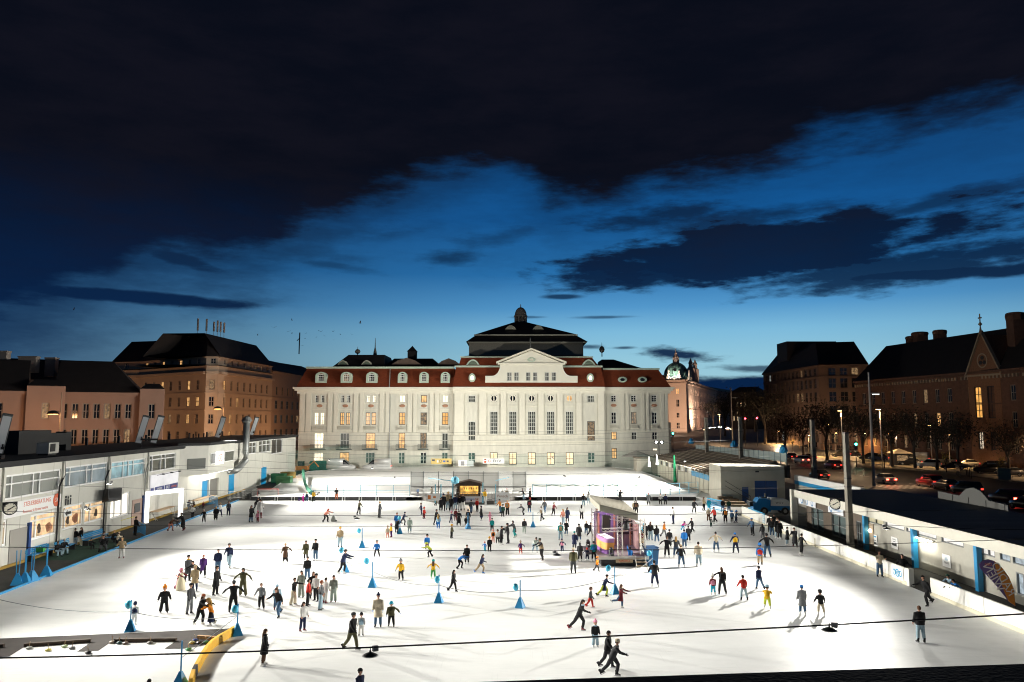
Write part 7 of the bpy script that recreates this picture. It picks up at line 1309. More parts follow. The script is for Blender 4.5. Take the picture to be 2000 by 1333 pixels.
# ---- birds over the roofs
bird = MB().add([(0, .5, 0), (.12, 0, .05), (0, -.5, 0), (-.12, 0, .05), (1.1, .05, .42), (.35, .25, .1), (.3, -.2, .1), (-1.1, .05, .42), (-.35, .25, .1), (-.3, -.2, .1)], [(0, 1, 2, 3), (1, 5, 4, 6), (3, 9, 7, 8)]).mesh('bird', [BLK])
ORD = 'first second third fourth fifth sixth seventh eighth ninth tenth eleventh twelfth thirteenth fourteenth fifteenth sixteenth seventeenth'.split()
BX = [535, 570, 564, 570.1, 597, 596, 617, 623, 628, 634, 651, 651.1, 665, 687, 703, 542, 503, 589, 144, 348]; BO = {k: i for i, k in enumerate(sorted((k for k in range(20) if k not in (0, 14, 18, 19)), key=lambda k: BX[k]))}
for k, (px, py, s) in enumerate(((535, 640, .9), (570, 626, .7), (564, 648, .7), (570, 652, .6), (597, 652, .5), (596, 662, .5), (617, 660, .5), (623, 647, .5), (628, 648, .7), (634, 657, .5), (651, 648, .7), (651, 664, .4), (665, 654, .6), (687, 654, .4), (703, 632, 1.2), (542, 659, .4), (503, 655, .6), (589, 676, .6), (144, 605, .8), (348, 600, .7))):
    o = inst('bird', bird, None, D(px, py, 190)); o.rotation_euler = (.3*sin(k*2.1), .5*sin(k*1.3), k*1.7); o.scale = (s*.8,)*3
    tag(o, {14: 'largest dark bird flying alone high over the concert hall left wing', 18: 'dark bird alone in the sky at the far left', 19: 'dark bird alone in the sky over the corner block', 0: 'dark bird flying at the left end of the flock'}.get(k, 'small dark bird of the flock, %s from the left of those by the radio mast' % ORD[BO.get(k, 0)]), 'bird', 'birds over the roofs')
# ================================================================== people
CL = dict(k=(.012, .012, .013), K=(.03, .03, .033), g=(.16, .165, .17), G=(.06, .062, .066), w=(.68, .67, .64), e=(.56, .48, .35), y=(.66, .38, .02), o=(.66, .22, .02), r=(.48, .03, .02), m=(.14, .02, .025), p=(.65, .25, .35), P=(.6, .03, .3), l=(.44, .50, .05), v=(.085, .08, .04), t=(.01, .27, .27), T=(.32, .24, .14), b=(.02, .16, .48), c=(.02, .37, .55), n=(.015, .022, .06), j=(.055, .11, .19), J=(.27, .37, .43), u=(.06, .02, .12), h=(.10, .05, .028), a=(.38, .45, .39), B=(.46, .29, .10), R=(.3, .085, .035), s=(.7, .28, .2), q=(.015, .010, .008), i=(.23, .25, .21), x=(.34, .49, .6), z=(.05, .26, .07), d=(.015, .05, .035))
def cloth(c): return mat('cloth_'+{'k': 'black', 'K': 'charcoal', 'G': 'darkgrey', 'P': 'magenta', 'J': 'pale_jeans', 'B': 'blond', 'R': 'rust', 'T': 'tan'}.get(c, c+'_tone'), CL[c], .85, var=.18, scale=9, bump=.25, bscale=30, spec=.2)
SKIN = mat('skin', (.50, .27, .18), .55); EYE = mat('eye_dark', (.02, .015, .012), .3); LIP = mat('lip', (.36, .11, .09), .5)
POSE = dict(stand=(3, (2, 4, 4), (-2, 4, 4), (6, 10, 12), (4, 10, 14)), glide=(8, (8, 8, 14), (-4, 9, 10), (10, 24, 14), (10, 24, 14)), walk=(6, (18, 4, 10), (-16, 4, 20), (-14, 10, 15), (18, 10, 20)), stride=(22, (30, 5, 40), (-28, 8, 14), (-35, 14, 15), (38, 14, 30)),
    bend=(46, (36, 8, 48), (10, 8, 40), (45, 14, 20), (32, 14, 20)), push=(18, (14, 6, 24), (-6, 7, 22), (50, 8, 18), (46, 8, 22)), out=(5, (6, 8, 12), (-4, 8, 10), (5, 58, 8), (5, 54, 8)), pocket=(3, (2, 7, 4), (-2, 7, 4), (-14, 26, 82), (-14, 26, 82)), fold=(2, (2, 4, 4), (-2, 4, 4), (18, 6, 92), (18, 6, 88)),
    wide=(5, (2, 15, 5), (-2, 15, 5), (6, 20, 12), (6, 20, 12)), point=(5, (4, 5, 6), (-4, 5, 6), (76, 6, 6), (6, 10, 14)), up=(3, (3, 5, 5), (-3, 5, 5), (150, 8, 12), (8, 10, 14)), sit=(14, (84, 8, 84), (82, 7, 80), (28, 8, 62), (28, 8, 62)), crouch=(30, (98, 10, 122), (62, 10, 118), (52, 10, 34), (52, 10, 34)), oneout=(6, (8, 8, 12), (-6, 8, 10), (8, 62, 6), (6, 14, 16)), kick=(4, (6, 5, 10), (-34, 6, 46), (60, 14, 18), (48, 14, 30)))
def vox(b, size=.026, name='tmp'):
    me = b.mesh(name, [SKIN]); o = bpy.data.objects.new(name, me); COL.objects.link(o); m = o.modifiers.new('r', 'REMESH'); m.mode = 'VOXEL'; m.voxel_size = size; m.use_smooth_shade = True
    s = o.modifiers.new('s', 'SMOOTH'); s.factor = .5; s.iterations = 2
    r = bpy.data.meshes.new_from_object(o.evaluated_get(bpy.context.evaluated_depsgraph_get())); bpy.data.objects.remove(o); bpy.data.meshes.remove(me); return r
def joints(pose, kid):
    lean, *lim = POSE[pose]; k = .86 if kid else 1.0; J = {}; hf = 1.32 if kid else 1.0
    pv = Vector((0, 0, 0)); u = Vector((0, -sin(R(lean)), cos(R(lean)))); tl = .93 if kid else 1.0
    J['u'] = u; J['chest'] = u*.30*tl; J['sh'] = u*.48*tl; J['neck'] = u*.53*tl; hl = lean*.35; hu = Vector((0, -sin(R(hl)), cos(R(hl)))); J['hu'] = hu; J['hl'] = hl
    J['head'] = J['neck']+hu*(.085+.105*hf); J['hf'] = hf
    low = 9
    for i, s in ((0, 1), (1, -1)):
        f, sd, kn = lim[i]; hp = Vector((s*.085, 0, -.02)); dv = lambda a, d: Vector((s*sin(R(d)), -sin(R(a))*cos(R(d)), -cos(R(a))*cos(R(d))))
        kp = hp+dv(f, sd)*.43*k; ap = kp+dv(f-kn, sd*.7)*.42*k; J['hip%d' % i] = hp; J['knee%d' % i] = kp; J['ank%d' % i] = ap; J['foot%d' % i] = (f-kn) if (f-kn) < -25 else 0
        low = min(low, ap.z)
        f, sd, el = lim[2+i]; sp_ = J['sh']+Vector((s*.175, 0, 0)); ep = sp_+dv(f+lean*.5, sd)*.27*tl; wp = ep+dv(f+lean*.5+el, sd*.6)*.24*tl; J['s%d' % i] = sp_; J['e%d' % i] = ep; J['w%d' % i] = wp; J['hd%d' % i] = (wp-ep).normalized()
    J['off'] = -low+.135
    return J
TOP = {}; PM = {}
def pmesh(kind, pose, kid):
    key = (kind, pose, kid)
    if key in PM: return PM[key]
    J = joints(pose, kid); o = Vector((0, 0, J['off'])); P = lambda n: J[n]+o; b = MB(); X = (1, 0, 0); u = J['u']; hu = J['hu']; hf = J['hf']
    if kind == 'body':
        b.tube([o+Vector((0, 0, -.08)), o, o+u*.12, P('chest'), P('sh')-u*.02, P('neck')-u*.02, P('neck')+hu*.03, P('head')-hu*.09*hf], [(.12, .09), (.15, .105), (.125, .09), (.15, .105), (.15, .085), (.06, .055), (.052, .055), (.05, .06)], 10, ref=X)
        M = Matrix.Translation(P('head')) @ Matrix.Rotation(R(J['hl']), 4, 'X') @ Matrix.Diagonal((.078*hf, .098*hf, .122*hf, 1)); b.lathe([(.02, -1), (.42, -.93), (.66, -.68), (.88, -.3), (1, .05), (.97, .4), (.8, .72), (.45, .94), (.02, 1)], n=14, M=M)
        for i in (0, 1):
            b.tube([P('hip%d' % i), P('hip%d' % i)*.5+P('knee%d' % i)*.5, P('knee%d' % i), P('knee%d' % i)*.6+P('ank%d' % i)*.4, P('ank%d' % i), P('ank%d' % i)-Vector((0, 0, .03))], [.078, .062, .042, .044, .030, .036], 9)
            b.tube([P('sh')+Vector(((.09, -.09)[i], 0, 0)), P('s%d' % i), P('e%d' % i), P('w%d' % i)], [.055, .052, .042, .030], 8)
        r = vox(b); q = MB(); q.add([tuple(v.co) for v in r.vertices], [tuple(p.vertices) for p in r.polygons], 0); bpy.data.meshes.remove(r)
        for i, s in ((0, 1), (1, -1)):           # hands: palm, four unequal curled fingers, thumb from the side
            w, d = P('w%d' % i), J['hd%d' % i]; sdv = Vector((0, -1, 0)); sdv = (sdv-d*sdv.dot(d)).normalized(); nr = d.cross(sdv)
            q.tube([w-d*.02, w+d*.03, w+d*.085], [(.028, .022), (.042, .020), (.040, .016)], 8, 3, ref=sdv)
            for j, ln in enumerate((.070, .082, .076, .058)):
                a = w+d*.075+sdv*(.030-.02*j); c = a+d*ln*.55+nr*s*.008; e = c+(d*.75+nr*s*.66)*ln*.5; q.tube([a, c, e], [.0095, .0085, .006], 5, 3)
            a = w+d*.025+sdv*.036; c = a+(d*.6+sdv*.7)*.038; q.tube([a, c, c+(d*.9+sdv*.25)*.032], [.011, .0095, .007], 5, 3)
        Mh = Matrix.Translation(P('head')) @ Matrix.Rotation(R(J['hl']), 4, 'X') @ Matrix.Scale(hf, 4)
        q.add([(-.014, -.094, -.03), (.014, -.094, -.03), (.006, -.092, .022), (-.006, -.092, .022), (0, -.122, -.026)], [(0, 1, 4), (1, 2, 4), (2, 3, 4), (3, 0, 4)], 0, Mh)
        for s in (-1, 1):
            q.lathe([(.012, 0), (.009, .008)], n=8, m=1, M=Mh @ Matrix.Translation((s*.03, -.089, .012)) @ Matrix.Rotation(pi/2, 4, 'X')); q.add([(s*.076, .0, .03), (s*.092, .012, .03), (s*.088, .012, -.03), (s*.074, 0, -.035), (s*.078, .03, 0)], [(0, 1, 2, 3), (0, 4, 1), (1, 4, 2), (2, 4, 3)], 0, Mh)
        q.box(-.022, .022, -.096, -.085, -.058, -.048, 2, Mh)
        me = q.mesh('person', [SKIN, EYE, LIP, SKIN], True); TOP[(pose, kid)] = (P('head')+hu*.125*hf).z
    else:
        if kind[0] in 'snpl':
            f = {'s': 1.13, 'n': 1.04, 'p': 1.3, 'l': 1.18}[kind[0]]; dn = Vector((0, .0, -1)); av = (J['knee0']+J['knee1'])*.5; av = (av.normalized()+dn).normalized()
            base = [o+av*.10, o] if kind[0] != 'l' else [o+av*.42, o+av*.2, o]
            br = [(.168, .125), (.165, .122)] if kind[0] != 'l' else [(.205, .17), (.182, .145), (.162, .122)]
            b.tube(base+[o+u*.13, P('chest'), P('sh')-u*.03, P('neck')-u*.015, P('neck')+u*.035], [(a*f, c*f) for a, c in br+[(.148, .112), (.172, .124), (.168, .10)]]+[(.085, .08), (.075, .078)], 12, ref=X)
            for i in (0, 1): b.tube([P('sh')+Vector(((.09, -.09)[i], 0, 0)), P('s%d' % i), P('e%d' % i), P('w%d' % i)+J['hd%d' % i]*.005], [.075*f, .070*f, .058*f, .046*f], 9)
            me = vox(b, .027); me.name = 'jacket'
        elif kind == 'k':
            dn = Vector((0, 0, -1)); av = ((J['knee0']+J['knee1'])*.5).normalized(); av = (av+dn).normalized(); b.tube([o+av*.62, o+av*.3, o+u*.08], [(.24, .20), (.19, .15), (.14, .11)], 12, ref=X)
            for i in (0, 1): b.tube([P('knee%d' % i), P('ank%d' % i)], [.058, .045], 8)
            me = vox(b, .027); me.name = 'skirt'
        else:
            w = kind == 'w'; b.tube([o+Vector((0, 0, -.09)), o, o+u*.09], [(.15, .12), (.175, .128), (.15, .11)], 10, ref=X)
            for i in (0, 1): b.tube([P('hip%d' % i), P('hip%d' % i)*.5+P('knee%d' % i)*.5, P('knee%d' % i), P('knee%d' % i)*.5+P('ank%d' % i)*.5, P('ank%d' % i)-(P('ank%d' % i)-P('knee%d' % i)).normalized()*(-.02 if w else .03)], [.112, .104, .094 if w else .084, .098 if w else .080, .102 if w else .064], 9)
            me = vox(b, .024); me.name = 'trousers'
        me.materials.clear(); me.materials.append(SKIN)
    PM[key] = me; return me
HM = {}
def headwear(t):
    if t in HM: return HM[t]
    b = MB(); a, c, e = .078, .098, .122
    def shell(k, cut, n=14, m=9, front=.0, low=-.2):   # ellipsoid cap; in front it only reaches down to cut
        for i in range(m+1):
            for j in range(n):
                q = 2*pi*j/n; ph = pi/2*(1-2*i/m) if low < -.9 else pi/2-(pi/2-math.asin(low))*i/m
                z = sin(ph); fr = max(0, -sin(q))
                if z < cut and fr > .25: kk = .86
                else: kk = k
                b.v.append((a*kk*cos(ph)*cos(q), c*kk*cos(ph)*sin(q), e*kk*z))
        o = len(b.v)-(m+1)*n
        for i in range(m):
            for j in range(n): b.f.append((o+i*n+(j+1) % n, o+i*n+j, o+(i+1)*n+j, o+(i+1)*n+(j+1) % n)); b.m.append(0)
    if t in 'bo':
        b.lathe([(.104, .028), (.108, .05), (.104, .07), (.098, .095), (.078, .128), (.04, .148), (.01, .152)], n=16, M=Matrix.Rotation(R(-10), 4, 'X') @ Matrix.Diagonal((.95, 1.1, 1, 1)))
        if t == 'o': b.lathe([(.01, .14), (.035, .15), (.045, .18), (.035, .21), (.01, .222)], n=10)
    elif t == 'h': shell(1.12, .28, low=-.45)
    elif t == 'l':
        shell(1.13, .30, low=-.6); b.tube([(0, .05, .05), (0, .085, -.06), (0, .10, -.18), (0, .11, -.30), (0, .10, -.36)], [(.07, .04), (.088, .045), (.095, .04), (.08, .032), (.03, .02)], 10, ref=(1, 0, 0))
    elif t == 'd': shell(1.32, .45, low=-.95); b.tube([(-.09, -.02, -.13), (0, -.09, -.15), (.09, -.02, -.13)], .035, 7)
    elif t == 'm': shell(1.26, .25, low=-.25); b.box(-.06, .06, -.135, -.10, .02, .04)
    HM[t] = b.mesh({'b': 'beanie', 'o': 'bobble_hat', 'h': 'hair', 'l': 'hair', 'd': 'hood', 'm': 'helmet'}[t], [SKIN], True); return HM[t]
bo = MB(); bo.extr([(-.055, .13), (.055, .12), (.06, .02), (.05, -.06), (-.05, -.06)], -.05, .06); bo = MB()
bo.tube([(0, .015, .13), (0, .01, .03), (0, -.01, -.04)], [(.056, .062), (.050, .058), (.045, .085)], 10, ref=(1, 0, 0)); bo.tube([(0, .075, -.055), (0, .0, -.05), (0, -.10, -.06), (0, -.17, -.07)], [(.034, .022), (.044, .034), (.042, .028), (.026, .012)], 9, ref=(1, 0, 0))
BOOT = bo.mesh('skate', [SKIN], True); BLADE = MB().box(-.006, .006, -.17, .10, -.133, -.10).box(-.012, .012, -.12, -.10, -.10, -.075).box(-.012, .012, .04, .06, -.10, -.07).mesh('blade', [mat('blade_steel', (.5, .5, .52), .25, .8)])
def scarfm(): 
    if 'scarf' not in HM: HM['scarf'] = MB().tube([(.085*cos(2*pi*j/12), .085*sin(2*pi*j/12), .012*sin(4*pi*j/12)) for j in range(13)], .034, 7).mesh('scarf', [SKIN], True)
    return HM['scarf']
NP = [0]
def person(row):
    spec, label = row.split('|'); a = spec.split(); px, yf, yh, face = map(float, a[:4]); pose, jk, tr, hw_, sk = a[4:9]; z = 0.0; ex = {}
    for e in a[9:]:
        if e[0] == '@': z = float(e[1:])
        else: ex[e[0]] = e[1:].replace('+', '') or {'L': 'h', 'c': 'g'}.get(e[0], '')
    p = G(px, yf, z); top = D(px, yh, p.y).z-z; kid = 'K' in ex; b = pmesh('body', pose, kid); s = top/(TOP[(pose, kid)]+.02)
    shoes = 'S' in ex; lab = label.strip(); t = inst('person', b, None, (p.x, p.y, z-(.085*s if shoes else 0)), R(face)); t.scale = (s*1.1, s*1.1, s); tag(t, lab, 'person', 'people on the ice' if not shoes else 'people beside the ice')
    t.material_slots[3].link = 'OBJECT'; t.material_slots[3].material = SKIN if 'b' in ex else cloth('k' if 'H' not in ex else ex['H'])
    J = joints(pose, kid); o = Vector((0, 0, J['off']))
    if jk != '-': q = inst('jacket', pmesh(jk[0], pose, kid), t, mats=[cloth(jk[1])])
    q = inst('skirt' if tr[0] == 'k' else 'trousers', pmesh('t' if tr[0] == 'n' else tr[0], pose, kid), t, mats=[cloth(tr[1])])
    if tr[0] == 'k': inst('trousers', pmesh('t', pose, kid), t, mats=[cloth('k')])
    m = headwear(hw_[0]); q = inst(m.name.split('.')[0], m, t, J['head']+o, mats=[cloth(hw_[1])]); q.rotation_euler = (R(J['hl']), 0, 0); q.scale = (J['hf'],)*3
    if hw_[0] in 'bom': q2 = inst('hair', headwear('h' if 'L' not in ex else 'l'), t, J['head']+o, mats=[cloth('q' if 'L' not in ex else ex['L'])]); q2.scale = tuple(v*.97 for v in (J['hf'],)*3); q2.rotation_euler = (R(J['hl']), 0, 0)
    if 'c' in ex: inst('scarf', scarfm(), t, J['neck']+o+J['u']*.03, mats=[cloth(ex['c'])])
    for i in (0, 1):
        q = inst('skate' if not shoes else 'shoe', BOOT, t, J['ank%d' % i]+o, mats=[cloth(sk)]); q.rotation_euler = (R(J['foot%d' % i])*.8 if not shoes or pose != 'sit' else 0, 0, R(8 if i == 0 else -8))
        if not shoes: inst('blade', BLADE, q)
    if 'V' in ex:      # sleeveless look: a vest or a worn rucksack of another colour over the jacket
        me = HM.get(('v', pose, kid))
        if me is None:
            bb = MB(); u = J['u']; bb.tube([o, o+u*.13, o+J['chest'], o+J['sh']-u*.04], [(.198, .148), (.182, .140), (.205, .152), (.145, .122)], 12, ref=(1, 0, 0)); me = bb.mesh('vest', [SKIN], True); HM[('v', pose, kid)] = me
        inst('vest', me, t, mats=[cloth(ex['V'])])
    if 'P' in ex:      # a rucksack is carried, not worn into the body: a thing of its own
        if 'pack' not in HM: HM['pack'] = (MB().extr([(-.15, 0), (.15, 0), (.16, .3), (.10, .42), (-.10, .42), (-.16, .3)], 0, .16).mesh('bag_body', [SKIN]), MB().box(-.1, .1, .163, .2, .05, .22).mesh('front_pocket', [SKIN]), MB().tube([(.09, -.005, .38), (.1, -.18, .36), (.1, -.2, .15), (.1, -.02, .05)], .018, 5).mesh('strap', [BLK]), MB().tube([(-.09, -.005, .38), (-.1, -.18, .36), (-.1, -.2, .15), (-.1, -.02, .05)], .018, 5).mesh('strap', [BLK]))
        w = Vector((0, .12, .02)); c = Matrix.Rotation(R(face), 4, 'Z') @ ((o+J['u']*.08+Vector((0, .125, 0)))*s)
        k = thing('backpack', ex['P'].replace('_', ' ')[1:], 'backpack', (p.x+c.x, p.y+c.y, z+c.z), R(face), 'backpacks on skaters'); k.scale = (s, s, s)
        for i, mm_ in enumerate(HM['pack']): inst(mm_.name.split('.')[0], mm_, k, mats=[cloth(ex['P'][0]) if i < 2 else BLK])
